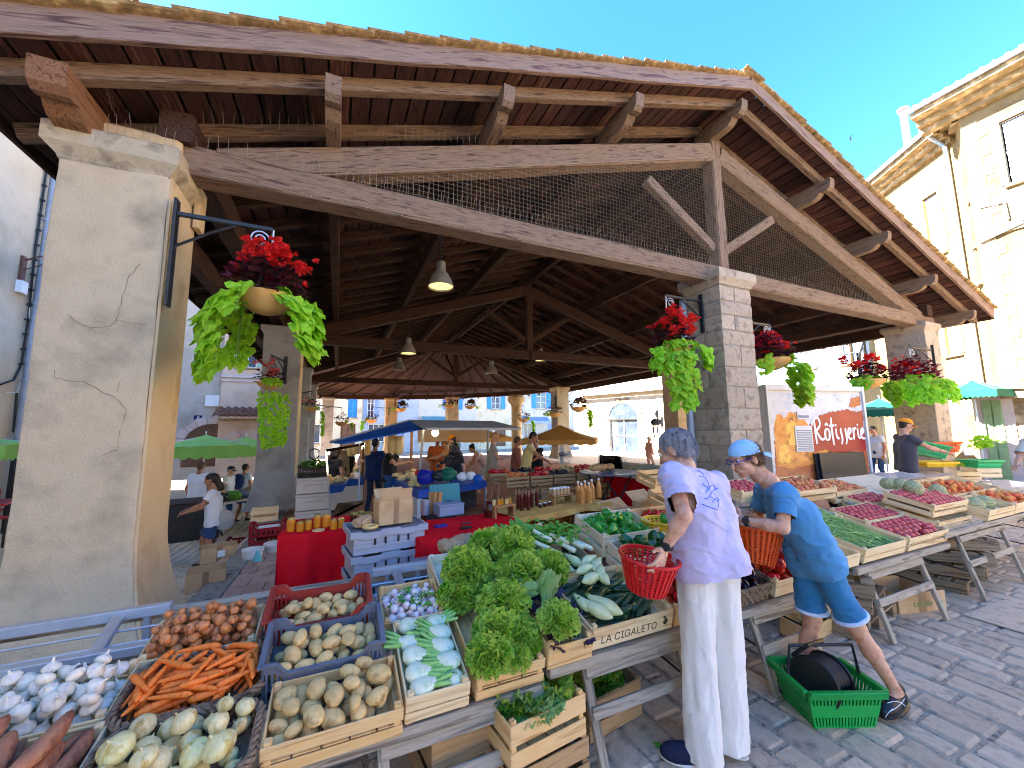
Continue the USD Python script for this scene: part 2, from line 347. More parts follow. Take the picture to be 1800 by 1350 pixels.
mat("net_wire", lin(168, 152, 128), rough=0.6, spec=0.3)
mat("iron", lin(26, 27, 30), lin(40, 41, 44), 0.45, 20, spec=0.5)
mat("rust_iron", lin(120, 74, 58), lin(92, 58, 48), 0.6, 20, spec=0.4)
mat("zinc", lin(150, 160, 176), lin(168, 178, 192), 0.45, 6, spec=0.5, metal=0.3, coords="position")
mat("aluminium", lin(176, 182, 192), lin(192, 198, 206), 0.35, 10, spec=0.5, metal=0.6, coords="position")
mat("black_plastic", lin(28, 28, 30), lin(38, 38, 40), 0.4, 10, spec=0.5)
mat("black_cable", lin(30, 32, 36), rough=0.5)
mat("terracotta_bowl", lin(216, 164, 96), lin(226, 178, 112), 0.7, 10, 4, 0.2, 60, spec=0.3)
mat("vine", lin(152, 208, 40), lin(176, 226, 60), 0.5, 12, 3, 0.25, 40, c3=lin(122, 188, 30), spec=0.35, vary=0.14, trans=0.4, coords="position", hue=0.012)
mat("vine_stem", lin(120, 160, 60), rough=0.6)
mat("begonia", lin(226, 28, 34), lin(240, 62, 62), 0.5, 40, 3, spec=0.3, trans=0.25, coords="position")
mat("begonia_pink", lin(214, 84, 92), lin(226, 124, 120), 0.5, 40, 3, spec=0.3, trans=0.25, coords="position")
mat("dark_leaf", lin(52, 26, 34), lin(84, 34, 46), 0.4, 14, 3, spec=0.5, trans=0.15, coords="position", c3=lin(40, 30, 34))
mat("burgundy_leaf", lin(104, 28, 52), lin(138, 44, 66), 0.45, 14, 3, spec=0.4, trans=0.25, coords="position")
mat("brown_leaf", lin(120, 92, 50), lin(92, 60, 40), 0.5, 14, 3, spec=0.3, trans=0.2, coords="position", c3=lin(146, 122, 64))
mat("lamp_metal", lin(176, 168, 156), lin(150, 142, 130), 0.4, 10, spec=0.5, metal=0.3)
mat("lamp_glow", lin(240, 220, 130), rough=0.5, emit=((1.0, 0.74, 0.22), 0.16))
mat("bulb_glow", lin(255, 236, 200), rough=0.5, emit=((1.0, 0.72, 0.38), 14.0))
mat("ground_dark", lin(74, 66, 56), rough=.9)
# ------------------------------------------------------------------ ground
g = B()
n = 24
xs = np.concatenate([np.linspace(-400, -30, 6), np.linspace(-26, 34, 24), np.linspace(40, 400, 6)])
def gh(y): return -0.035 * min(8.0, max(0.0, y - 4.2))          # the square falls gently towards the back
ysg = np.concatenate([np.linspace(-400, -30, 6), np.linspace(-26, 3, 8), [4.2, 8.2, 12.2], np.linspace(14, 34, 8), np.linspace(40, 400, 6)])

def _ss(t): t = min(1.0, max(0.0, t)); return t * t * (3 - 2 * t)
def gxy(x, y): return gh(y) - 0.75 * _ss((y - 4.6) / 6.5) * _ss((-1.22 - x) / 0.5)   # the side street lies lower than the hall
def gfl(px, py, up=0.0):
    """where the sight line meets the ground (or the floor, up metres above it)"""
    z = 0.0
    for _ in range(60): p = gz(px, py, z + up); z = z * .5 + .5 * gxy(p[0], p[1])
    return V(p[0], p[1], z + up)
xs = np.sort(np.append(xs, [-1.22, -1.5, -1.75, -2.1])); ysg = np.sort(np.append(ysg, [4.6, 5.4, 6.5, 7.5, 9.5, 10.5, 11.2]))
P = np.array([[(x, y, gxy(x, y) - 0.011) for x in xs] for y in ysg]); g.sheet(np.transpose(P, (1, 0, 2)))
ground = numbered("/World", "ground")
gm = _mesh(ground, g.get(), "ground_joint", False); custom(gm.GetPrim(), "grey mortar bed of the market square", None, None, "structure")
def paver(b, x, y, wx, wy):
    h = rnd.uniform(-0.004, 0.005); k = b.n
    b.box((x, y, gxy(x, y) - 0.035 + h), (wx, wy, 0.07), rotz(rnd.uniform(-0.035, 0.035)), 0.016)
rows = []
x = -9.0
while x < 17.0:
    w = rnd.uniform(0.15, 0.225); y = -1.2 + rnd.uniform(0, 0.3)
    while y < (3.78 if -1.4 < x < 12.4 else 24.0):
        L = rnd.uniform(0.17, 0.36)
        rows.append((x + w / 2, y + L / 2, w - 0.013, L - 0.013)); y += L
    x += w
def vis(p):
    q = np.array([p[0], p[1], 0]) - EYE; d = q @ _fw
    if d < 0.4: return 0
    a, b = 900 + FOCAL * (q @ _rt) / d, 675 - FOCAL * (q @ _up) / d
    return d if (-60 < a < 1860 and b < 1420) else 0
near = sorted([r for r in rows if vis(r) and not (-2.6 < r[0] < 2.2 and 1.95 < r[1]) and r[0] < 8.5], key=lambda r: vis(r))
near = [r for r in near if r[0] > 0.9 or r[1] < 2][:300]; nearset = set(near)
for r in near:
    b = B(); paver(b, *r); part(ground, "paver", b, "paver")
b = B()
for r in rows:
    if r not in nearset and r[1] < 16 and -8 < r[0]: paver(b, *r)
part(ground, "paver_field", b, "paver", kind="stuff")

# hall floor, a terracotta pavement with a kerb of grey stone
hall_floor = numbered("/World", "hall_floor")
b = B(); b.sheet(np.array([[(x, y, gh(y) + .055) for x in (-1.2, 11.95)] for y in (4.05, 4.2, 8.2, 12.2, 28)])[:, ::-1], thick=1.2)
m_ = _mesh(hall_floor, b.get(), "pier_mortar", False); custom(m_.GetPrim(), "terracotta tiled floor of the market hall", None, None, "structure")
cnt = 0; bf = B(); bin_ = B(); xt = -0.98
yy = 4.15
while yy < 27.5:
    xt = -0.98 - (0.17 if int(round(yy / 0.24)) % 2 else 0)
    while xt < 11.7:
        w = 0.34; x0 = max(xt, -0.98)
        c = ((x0 + xt + w) / 2, yy + 0.115, gh(yy) + 0.064 + rnd.uniform(-0.001, 0.001)); s = (xt + w - x0 - 0.008, 0.232, 0.012)
        if s[0] > 0.05:
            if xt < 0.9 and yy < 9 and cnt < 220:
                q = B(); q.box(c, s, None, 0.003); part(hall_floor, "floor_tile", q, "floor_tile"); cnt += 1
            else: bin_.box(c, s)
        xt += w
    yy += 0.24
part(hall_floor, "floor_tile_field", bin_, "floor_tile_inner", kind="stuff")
for i in range(20):
    y0 = 4.2 + i * 0.8
    for xk in (-1.12, 11.82):
        q = B(); q.box((xk, y0 + 0.4, gh(y0 + .4) + 0.03), (0.26, 0.79, 0.09), None, 0.012); part(hall_floor, "kerb_stone", q, "edge_stone")
for i in range(16):
    q = B(); q.box((-0.75 + i * 0.8, 4.02, 0.03), (0.79, 0.22, 0.09), None, 0.012); part(hall_floor, "kerb_stone", q, "edge_stone")

# ------------------------------------------------------------------ the market hall
hall = thing("market_hall", "open timber market hall with tiled gable roof on thick stone pillars", "market hall")
RX, SL_ = 5.55, 0.332
def rz(x, top): return top - SL_ * abs(x - RX)
def hewn(b, p0, p1, w, h, up=(0, 0, 1), amp=0.012, seg=None):
    """a hand-cut beam: chamfered section, slightly wandering faces"""
    p0, p1 = np.asarray(p0, float), np.asarray(p1, float); L = np.linalg.norm(p1 - p0); seg = seg or max(4, int(L / 0.35)); F = frame(p1 - p0, up)
    c = min(w, h) * 0.1; sec = np.array([(-w / 2 + c, -h / 2), (w / 2 - c, -h / 2), (w / 2, -h / 2 + c), (w / 2, h / 2 - c), (w / 2 - c, h / 2), (-w / 2 + c, h / 2), (-w / 2, h / 2 - c), (-w / 2, -h / 2 + c)])
    t = np.linspace(0, 1, seg + 1); off = npr.uniform(0, 99, 3)
    loc = np.zeros((seg + 1, 8, 3)); loc[..., 0] = (t * L)[:, None]; loc[..., 1:] = sec[None]
    nz = meshkit.fbm(loc.reshape(-1, 3) * (1.3, 5, 5) + off, 3).reshape(seg + 1, 8) - 0.5
    loc[..., 1:] *= (1 + nz * 2 * amp / min(w, h) * 2)[..., None]
    bend = (meshkit.fbm(np.stack([t * L * 0.4, t * 0, t * 0], 1) + off, 2) - 0.5) * amp * 2; loc[..., 1] += bend[:, None]
    v = loc.reshape(-1, 3); i, j = np.meshgrid(np.arange(seg), np.arange(8), indexing="ij")
    q = np.stack([i * 8 + j, i * 8 + (j + 1) % 8, (i + 1) * 8 + (j + 1) % 8, (i + 1) * 8 + j], -1).reshape(-1, 4)[:, ::-1]
    f = np.vstack([q[:, [0, 1, 2]], q[:, [0, 2, 3]]]); k = seg * 8
    f = np.vstack([f, [[0, a, a + 1] for a in range(1, 7)], [[k, k + a + 1, k + a] for a in range(1, 7)]])
    return b.add(v @ F.T + p0, f, v + npr.uniform(-50, 50, 3))
def beam(name, p0, p1, w, h, m="beam", up=(0, 0, 1), amp=0.012):
    b = B(); hewn(b, p0, p1, w, h, up, amp); return part(hall, name, b, m)
YT = (4.11, 11.0, 19.6)                       # the three trusses
for k, y in enumerate(YT):
    m = "beam" if k == 0 else "beam_dark"  # inner trusses take the copy darkened for shade
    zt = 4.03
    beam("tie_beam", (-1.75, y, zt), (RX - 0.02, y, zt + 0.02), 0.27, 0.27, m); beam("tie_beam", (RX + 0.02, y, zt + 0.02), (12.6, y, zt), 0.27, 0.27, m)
    for s in (-1, 1):
        beam("principal_rafter", (RX + s * 6.6, y, 6.17 - SL_ * 6.35), (RX + s * 0.1, y, 6.17), 0.24, 0.30, m)
        beam("brace", (RX + s * 0.12, y, 4.52), (RX + s * 1.45, y, 5.36), 0.13, 0.15, m)
    beam("king_post", (RX, y - 0.01, 4.17), (RX, y - 0.01, 6.42), 0.22, 0.22, m, up=(0, 1, 0))
    if k: beam("ridge_strut", (RX, y + 0.2, 4.6), (RX, y + 2.4, 6.2), 0.14, 0.16, m)
# purlins along the hall, their front ends cut to a scroll
for xp in (-1.9, -0.15, 1.55, 3.4, 5.5, 7.7, 9.5, 11.25, 12.95):
    zb = rz(xp, 6.33); pts = [(3.43, .28), (3.43, .19), (3.45, .115), (3.50, .075), (3.56, .08), (3.60, .10), (3.625, .06), (3.68, .02), (3.76, 0), (4.3, 0), (4.3, .28)]; pw_ = .2 if xp < -1 else .13; zb += .06
    b = B(); M = np.eye(4); M[:3, :3] = np.array([[0, 0, 1], [1, 0, 0], [0, 1, 0]]).astype(float); M[:3, 3] = (xp - pw_ / 2, 0, zb); b.extrude(pts, pw_, M)
    v, f, gg = b.get(); part(hall, "purlin", (v, f, gg + npr.uniform(-50, 50, 3)), "beam_red" if xp < -1 else "beam", label="orange brown purlin end over the left pillar, orange light in its colour" if xp < -1 else None); beam("purlin", (xp, 4.3, zb + .14), (xp, 20.6, zb + .14), pw_ - .002, .276, "beam_dark", amp=.006)
# wall plates
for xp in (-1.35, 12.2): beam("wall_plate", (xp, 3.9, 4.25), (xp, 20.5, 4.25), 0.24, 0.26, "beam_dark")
# common rafters up the slope, boards along the hall
ys = [3.62 + 0.62 * i for i in range(28)]
for i, y in enumerate(ys):
    for s in (-1, 1):
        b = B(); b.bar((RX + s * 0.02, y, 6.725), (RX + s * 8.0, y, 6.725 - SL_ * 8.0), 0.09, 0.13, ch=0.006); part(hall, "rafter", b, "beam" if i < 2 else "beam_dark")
nb = 42
for s in (-1, 1):
    for i in range(nb):
        x0, x1 = 0.01 + 8.05 * i / nb, 8.05 * (i + 1) / nb - 0.008; xm = (x0 + x1) / 2
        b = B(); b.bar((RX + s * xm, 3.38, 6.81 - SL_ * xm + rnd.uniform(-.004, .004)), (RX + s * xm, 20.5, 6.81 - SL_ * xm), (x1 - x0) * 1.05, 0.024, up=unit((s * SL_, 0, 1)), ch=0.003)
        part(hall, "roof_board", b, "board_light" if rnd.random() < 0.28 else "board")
# fascia boards at the front verge and at the eaves
for s in (-1, 1):
    b = B(); hewn(b, (RX, 3.355, 6.885), (RX + s * 8.1, 3.355, 6.885 - SL_ * 8.1), 0.045, 0.24, amp=0.003); part(hall, "fascia_board", b, "fascia")
    b = B(); b.bar((RX + s * 8.08, 3.35, 4.11), (RX + s * 8.08, 20.3, 4.11), 0.035, 0.12); part(hall, "eaves_board", b, "beam_dark")
# roof tiles: each tile of the front verge by itself, the rest of the roof as one field of channels
def tile(b, x, y, s, r0, up):
    """half-round tile lying down the slope, its lower end at x"""
    L, n = 0.40, 6; d = unit((s, 0, -SL_)); nrm = unit((s * SL_, 0, 1)); c = V(x, y, rz(x, 6.965)); P = []
    for t in (0, 1):
        r = r0 * (1 - 0.18 * t); q = []
        for k in range(n + 1):
            a = PI * k / n; q.append(c - d * L * t + V(0, 1, 0) * r * math.cos(a) + nrm * (r * math.sin(a) * (0.55 if up else -0.35) + (0.055 if up else 0.035) - 0.02 * t + 0.0))
        P.append(q)
    b.sheet(np.array(P) if (s > 0) == up else np.array(P)[:, ::-1], thick=0.014)
for s in (-1, 1):
    for i in range(25):
        x = RX + s * (0.36 + i * 0.327)
        b = B(); tile(b, x + rnd.uniform(-.02, .02), 3.42 + rnd.uniform(-.012, .012), s, 0.105, True); part(hall, "roof_tile", b, "roof_tile")
        b = B(); tile(b, x - s * 0.14 + rnd.uniform(-.02, .02), 3.345 + rnd.uniform(-.012, .012), s, 0.085, False); part(hall, "roof_tile", b, "roof_tile")
b = B()
for s in (-1, 1):
    yy = np.linspace(3.50, 20.5, 300); wave = 0.035 * np.sin((yy - 3.5) * 2 * PI / 0.23)
    P = np.array([[(RX + s * d, y, 6.975 - SL_ * d + w) for y, w in zip(yy, wave)] for d in (0.0, 4.0, 8.16)])
    b.sheet(P if s > 0 else P[:, ::-1], thick=0.016)
part(hall, "roof_tile_field", b, "roof_tile", kind="stuff")
for i in range(42):
    b = B(); q = []
    for t in (0, 1): q.append([(RX + 0.13 * math.cos(PI * k / 6), 3.34 + i * 0.4 + t * 0.43, 6.99 + 0.10 * math.sin(PI * k / 6) + 0.012 * t) for k in range(7)])
    b.sheet(np.array(q)[:, ::-1], thick=0.014); part(hall, "ridge_tile", b, "roof_tile")
# hipped far end
APSE = [(13.6, 20.4), (12.4, 24.6), (8.8, 28.8), (3.6, 31.4), (-2.5, 31.6), (-2.5, 20.4)]
apex = V(RX, 20.4, 6.80)
for a, c in zip(APSE[:-1], APSE[1:]):
    b = B(); A, C_ = V(*a, 4.14), V(*c, 4.14)
    b.add(np.array([A, C_, apex, A + (0, 0, .03), C_ + (0, 0, .03), apex + (0, 0, .03)]), [[0, 2, 1], [3, 4, 5], [0, 1, 4], [0, 4, 3]]); part(hall, "hip_boarding", b, "board")
    b = B(); b.add(np.array([A, C_, apex, A, C_, apex]) + np.array([(0, 0, .06)] * 3 + [(0, 0, .14)] * 3), [[0, 2, 1], [3, 4, 5], [0, 1, 4], [0, 4, 3]]); part(hall, "hip_tiling", b, "far_roof_tile")
    dirn = unit(C_ - A); inw = unit(V(RX, 22, 0) - V(*((A + C_) / 2)[:2], 0))
    beam("wall_plate", A + inw * 1.3 + (0, 0, .0), C_ + inw * 1.3, 0.24, 0.3, "beam_dark")
    for t in (0.0, 0.25, 0.5, 0.75): beam("hip_rafter", A * (1 - t) + C_ * t + (0, 0, -.07), apex + (0, 0, -.12), 0.09, 0.13, "beam_dark")

# bird netting in the front truss, spikes along the beams
b = B(); yN = 4.0
for x in np.arange(-1.0, 12.2, 0.055):
    z1 = 6.20 - SL_ * abs(x - RX) - 0.17
    if z1 > 4.2: b.tube([(x, yN, 4.16), (x + rnd.uniform(-.01, .01), yN - 0.012, (4.16 + z1) / 2), (x, yN, z1)], 0.0011, 3, False)
for z in np.arange(4.2, 6.0, 0.055):
    h_ = (6.03 - z) / SL_
    for s in (-1, 1):
        xx = np.linspace(0.1, h_, 8); b.tube([(RX + s * x, yN - 0.004, z - 0.012 * math.sin(PI * x / h_) + 0.004 * math.sin(x * 9)) for x in xx], 0.0011, 3, False)
part(hall, "bird_net", b, "net_wire", kind="stuff")
b = B()
def spikes(p0, p1, step=0.075, h=0.13):
    p0, p1 = V(*p0), V(*p1)
    for t in np.arange(0, 1, step / np.linalg.norm(p1 - p0)):
        q = p0 * (1 - t) + p1 * t; b.tube([q, q + (rnd.uniform(-.02, .02), rnd.uniform(-.07, .03), h * rnd.uniform(.8, 1.1))], 0.0016, 3, False)
spikes((-1.3, 3.99, 4.16), (5.3, 3.99, 4.18)); spikes((6.1, 3.99, 4.18), (11.8, 3.99, 4.16)); spikes((-1.2, 4.0, 4.40), (1.4, 4.0, 5.02)); spikes((6, 4.02, 6.16), (11.6, 4.02, 4.33))
spikes((-1.95, 3.86, 4.02), (-1.3, 3.86, 4.02), 0.05, 0.16); spikes((-1.75, 3.7, 4.32), (-1.75, 3.95, 4.2), 0.05)
part(hall, "bird_spike", b, "wire", kind="stuff")
b = B(); xx = np.linspace(-1.1, 5.1, 60); pts = [(x, 3.965, 3.905 + 0.006 * math.sin(x * 7)) for x in xx]; b.tube(pts, 0.003, 4)
for x in np.arange(-1.0, 5.1, 0.17): b.ball((x, 3.96, 3.905), 0.008, 0)
xx = np.linspace(-0.3, 5.3, 40); b.tube([(x, 3.975, 6.2 - SL_ * abs(x - RX) - 0.12) for x in xx], 0.003, 4)
for x in np.arange(-0.2, 5.2, 0.2): b.ball((x, 3.97, 6.2 - SL_ * abs(x - RX) - 0.12), 0.007, 0)
part(hall, "light_string", b, "net_wire")

# ------------------------------------------------------------------ pillars
def loft(x0, x1, y0, y1, z0, z1, flare, fz, seed=0, amp=0.006, nz=34, ns=10):
    """rendered pier with a spreading foot"""
    z = np.concatenate([np.linspace(z0, z0 + fz, nz // 2, endpoint=False), np.linspace(z0 + fz, z1, nz // 2)]); s = np.linspace(-1, 1, ns); c = 0.97
    ring = [(q, -1) for q in s * c] + [(1, q) for q in s * c] + [(-q, 1) for q in s * c] + [(-1, -q) for q in s * c]; ring = np.array(ring); v = []
    for h in z:
        e = flare * max(0, 1 - (h - z0) / fz) ** 2.0 if fz else 0
        v.append(np.stack([(x0 + x1) / 2 + ring[:, 0] * ((x1 - x0) / 2 + e), (y0 + y1) / 2 + ring[:, 1] * ((y1 - y0) / 2 + e), np.full(len(ring), h)], 1))
    v = np.array(v); m = len(ring); V_ = v.reshape(-1, 3); i, j = np.meshgrid(np.arange(len(z) - 1), np.arange(m), indexing="ij")
    q = np.stack([i * m + j, i * m + (j + 1) % m, (i + 1) * m + (j + 1) % m, (i + 1) * m + j], -1).reshape(-1, 4); f = np.vstack([q[:, [0, 1, 2]], q[:, [0, 2, 3]]])
    top = (len(z) - 1) * m; V_ = np.vstack([V_, [[(x0 + x1) / 2, (y0 + y1) / 2, z1]]]); f = np.vstack([f, [[len(V_) - 1, top + a, top + (a + 1) % m] for a in range(m)]])
    return displaced(V_, f, amp, 3.0, seed), f
def cap(parent, x0, x1, y0, y1, z, m="cap_stone", h=0.20, out=0.075):
    b = B(); P = []
    for e, dz in ((0.0, -0.06), (0.01, -0.03), (out, 0.04), (out, h - 0.02), (out - 0.02, h)):
        P.append([(x0 - e, y0 - e, z + dz), (x1 + e, y0 - e, z + dz), (x1 + e, y1 + e, z + dz), (x0 - e, y1 + e, z + dz), (x0 - e, y0 - e, z + dz)])
    b.sheet(np.transpose(np.array(P), (1, 0, 2))); b.box(((x0 + x1) / 2, (y0 + y1) / 2, z + h - 0.01), (x1 - x0 + out, y1 - y0 + out, 0.018)); return part(parent, "capital", b, m)
# left pillar: grey roughcast front, ochre plaster with warm bounce light in its colour on the hall side
lp = part(hall, "pillar", loft(-2.0, -1.34, 3.84, 4.42, -0.02, 3.82, 0.20, 0.95, 3, 0.012, 60, 16), "render_grey", 40, label="big roughcast pillar with spreading foot at the left")
cap(lp, -2.0, -1.34, 3.84, 4.42, 3.78)
b = B(); b.box((-1.62, 4.16, 4.06), (0.62, 0.5, 0.19), None, 0.03); v, f, gg = b.get(); part(lp, "bearing_block", (v, f, gg), "render_ochre")
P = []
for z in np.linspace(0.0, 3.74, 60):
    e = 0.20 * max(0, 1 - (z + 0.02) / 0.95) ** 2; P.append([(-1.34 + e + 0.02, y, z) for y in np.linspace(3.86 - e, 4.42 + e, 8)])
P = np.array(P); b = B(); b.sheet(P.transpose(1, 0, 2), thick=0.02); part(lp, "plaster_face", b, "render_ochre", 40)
b = B(); b.bar((-1.28, 4.38, 3.55), (-1.28, 4.38, 3.8), 0.05, 0.16); part(lp, "plaster_corbel", b, "render_ochre")
crk = B()
def crack(pts, w=0.0026):
    q = [gy(x, y, 3.826) for x, y in pts]; out = []
    for a, c in zip(q[:-1], q[1:]):
        for t in np.linspace(0, 1, 5, endpoint=False): out.append(a * (1 - t) + c * t + (rnd.uniform(-.006, .006), 0, rnd.uniform(-.006, .006)))
    out.append(q[-1]); crk.tube(out, [w * rnd.uniform(.3, .7) for _ in out], 4)
crack([(247, 462), (225, 490), (212, 530), (205, 565), (190, 575), (160, 577), (138, 568), (118, 552)]); crack([(205, 563), (235, 568), (262, 572)], 0.0018)
crack([(95, 650), (98, 665), (150, 672), (185, 692), (205, 700), (222, 722), (215, 745), (208, 770), (206, 790), (180, 800)]); crack([(206, 690), (212, 668)], 0.0018)
part(lp, "crack", crk, "ground_dark", kind="stuff")
# centre pillar of dressed stone blocks on a mortar core
cp = holder(hall, "stone_pillar", label="square pillar of weathered stone blocks in the middle of the front")
b = B(); b.box((5.535, 4.18, 1.92), (0.70, 0.64, 4.0)); part(cp, "mortar_core", b, "pier_mortar")
def stone(c, size, seed):
    m = trimesh.creation.box(size); m = m.subdivide().subdivide().subdivide(); v = np.array(m.vertices); h = np.array(size) / 2; cc = 0.018
    q = np.clip(np.abs(v), 0, h - cc); over = np.abs(v) - q; k = np.linalg.norm(over, axis=1, keepdims=True); q = q + np.where(k > cc, over / (k + 1e-9) * cc, over); v = np.sign(v) * q
    v = displaced(v + np.asarray(c), m.faces, 0.022, 9.0, seed, 4); return v, np.array(m.faces)
z = 0.0; k = 0
while z < 3.84:
    h = rnd.uniform(0.22, 0.34); h = min(h, 3.90 - z); t = rnd.uniform(0.38, 0.62)
    for (xa, xb, ya, yb) in ([(5.17, 5.17 + 0.73 * t, 3.84, 4.5), (5.17 + 0.73 * t, 5.9, 3.84, 4.5)] if k % 2 else [(5.17, 5.9, 3.84, 3.84 + 0.66 * t), (5.17, 5.9, 3.84 + 0.66 * t, 4.5)]):
        part(cp, "stone_block", stone(((xa + xb) / 2, (ya + yb) / 2, z + h / 2), (xb - xa - 0.012, yb - ya - 0.012, h - 0.012), k * 7 + int(xa * 10)), "pier_stone", 35)
    z += h; k += 1
cap(cp, 5.17, 5.9, 3.84, 4.5, 3.88, "pier_stone", 0.18, 0.06)
b = B(); b.tube([(5.08, 4.45, 0), (5.08, 4.45, 3.72)], 0.055, 10); part(hall, "downpipe", b, "zinc", 40)
# right pillar
rp = part(hall, "pillar", loft(11.8, 12.45, 3.9, 4.6, -0.02, 3.9, 0.1, 0.6, 9, 0.02), "pier_stone", 40, label="stone pillar with two flower baskets at the right end")
cap(rp, 11.8, 12.45, 3.9, 4.6, 3.82, "pier_stone", 0.14, 0.05)
# further pillars of the long sides and the far end
def pier(x0, y0, w, d, seed, m="render_cool", top=3.9):
    p = part(hall, "pillar", loft(x0, x0 + w, y0, y0 + d, 0.05, top, 0.16, 0.9, seed, 0.012, 24, 6), m, 40); cap(p, x0, x0 + w, y0, y0 + d, top - 0.06, m, 0.16, 0.06); return p
p2 = pier(-1.55, 9.75, 0.72, 0.7, 21); b = B(); b.box((-0.822, 10.1, 2.2), (0.016, 0.66, 3.0)); part(p2, "plaster_face", b, "render_ochre")  # ochre sheet repeats the plaster side with bounce warmth in its colour
pier(-1.7, 15.9, 0.72, 0.7, 23); pier(-1.75, 21.5, 0.7, 0.7, 25); pier(11.5, 10.6, 0.66, 0.7, 26, "render_grey")
p = pier(11.05, 18.5, 0.75, 0.7, 27, "render_grey"); b = B(); b.box((11.04, 18.85, 2.2), (0.016, 0.6, 3.0)); part(p, "shaded_face", b, "render_cool")  # cool sheet paints the shade onto this side
pier(7.0, 26.6, 0.8, 0.7, 28, "render_grey"); pier(3.1, 28.9, 0.8, 0.7, 29, "render_ochre"); pier(-1.0, 29.3, 0.7, 0.7, 31, "render_cool")
rc = B(); rc.lathe([(0.36, 0.05), (0.33, 0.4), (0.31, 3.0), (0.33, 3.05), (0.31, 3.1), (0.36, 3.25), (0.5, 3.4), (0.55, 3.45), (0.55, 3.7), (0.4, 3.85), (0, 3.85)], 20, t=(10.35, 22.4, 0)); part(hall, "column", rc, "render_ochre", 40, label="round column with wide capital at the far right")
# ------------------------------------------------------------------ buildings round the square
for nm_, a_, b_, c_ in (("wall_cream", (192, 174, 146), (204, 188, 162), (172, 154, 126)), ("wall_white", (174, 166, 156), (186, 178, 168), (156, 148, 138)), ("wall_peach", (204, 176, 151), (209, 186, 165), (193, 161, 137)),
                        ("wall_pink", (198, 179, 172), (205, 190, 183), (186, 165, 158)), ("wall_yellow", (128, 104, 66), (138, 114, 76), (110, 88, 54)), ("wall_stone", (120, 102, 72), (134, 116, 84), (98, 80, 54)),
                        ("wall_grey", (120, 116, 116), (131, 128, 126), (105, 102, 102)), ("wall_bluegrey", (150, 154, 164), (162, 166, 174), (132, 136, 146))):
    mat(nm_, lin(*a_), lin(*b_), 0.9, 0.9, 7, 0.4, 30, c3=lin(*c_), spec=0.15, coords="position", lo=0.3, hi=0.7)
mat("trim_stone", lin(134, 116, 86), lin(146, 128, 98), 0.9, 4, 6, 0.4, 40, c3=lin(200, 176, 140), spec=0.15, coords="position")
mat("shutter_blue", lin(32, 120, 214), lin(40, 132, 224), 0.5, 4, coords="position"); mat("shutter_greyblue", lin(120, 140, 178), lin(132, 152, 188), 0.6, 4, coords="position")
mat("shutter_pale", lin(150, 152, 160), lin(160, 162, 170), 0.6, 4, coords="position"); mat("shutter_green", lin(150, 186, 166), lin(164, 198, 178), 0.6, 4, coords="position")
mat("door_green", lin(128, 156, 108), lin(142, 168, 120), 0.6, 4, coords="position"); mat("door_teal", lin(70, 130, 140), lin(84, 146, 152), 0.5, 4, coords="position")
mat("door_brown", lin(92, 62, 46), lin(110, 76, 56), 0.5, 4, coords="position"); mat("frame_white", lin(226, 226, 224), rough=0.5)
mat("pane_dark", lin(56, 66, 80), lin(78, 90, 106), 0.08, 1.5, spec=0.8, coords="position"); mat("shop_dark", lin(42, 40, 42), lin(60, 56, 56), 0.4, 2, coords="position")
mat("sign_blue", lin(24, 36, 84), rough=0.3); mat("sign_white", lin(236, 236, 236), rough=0.4)

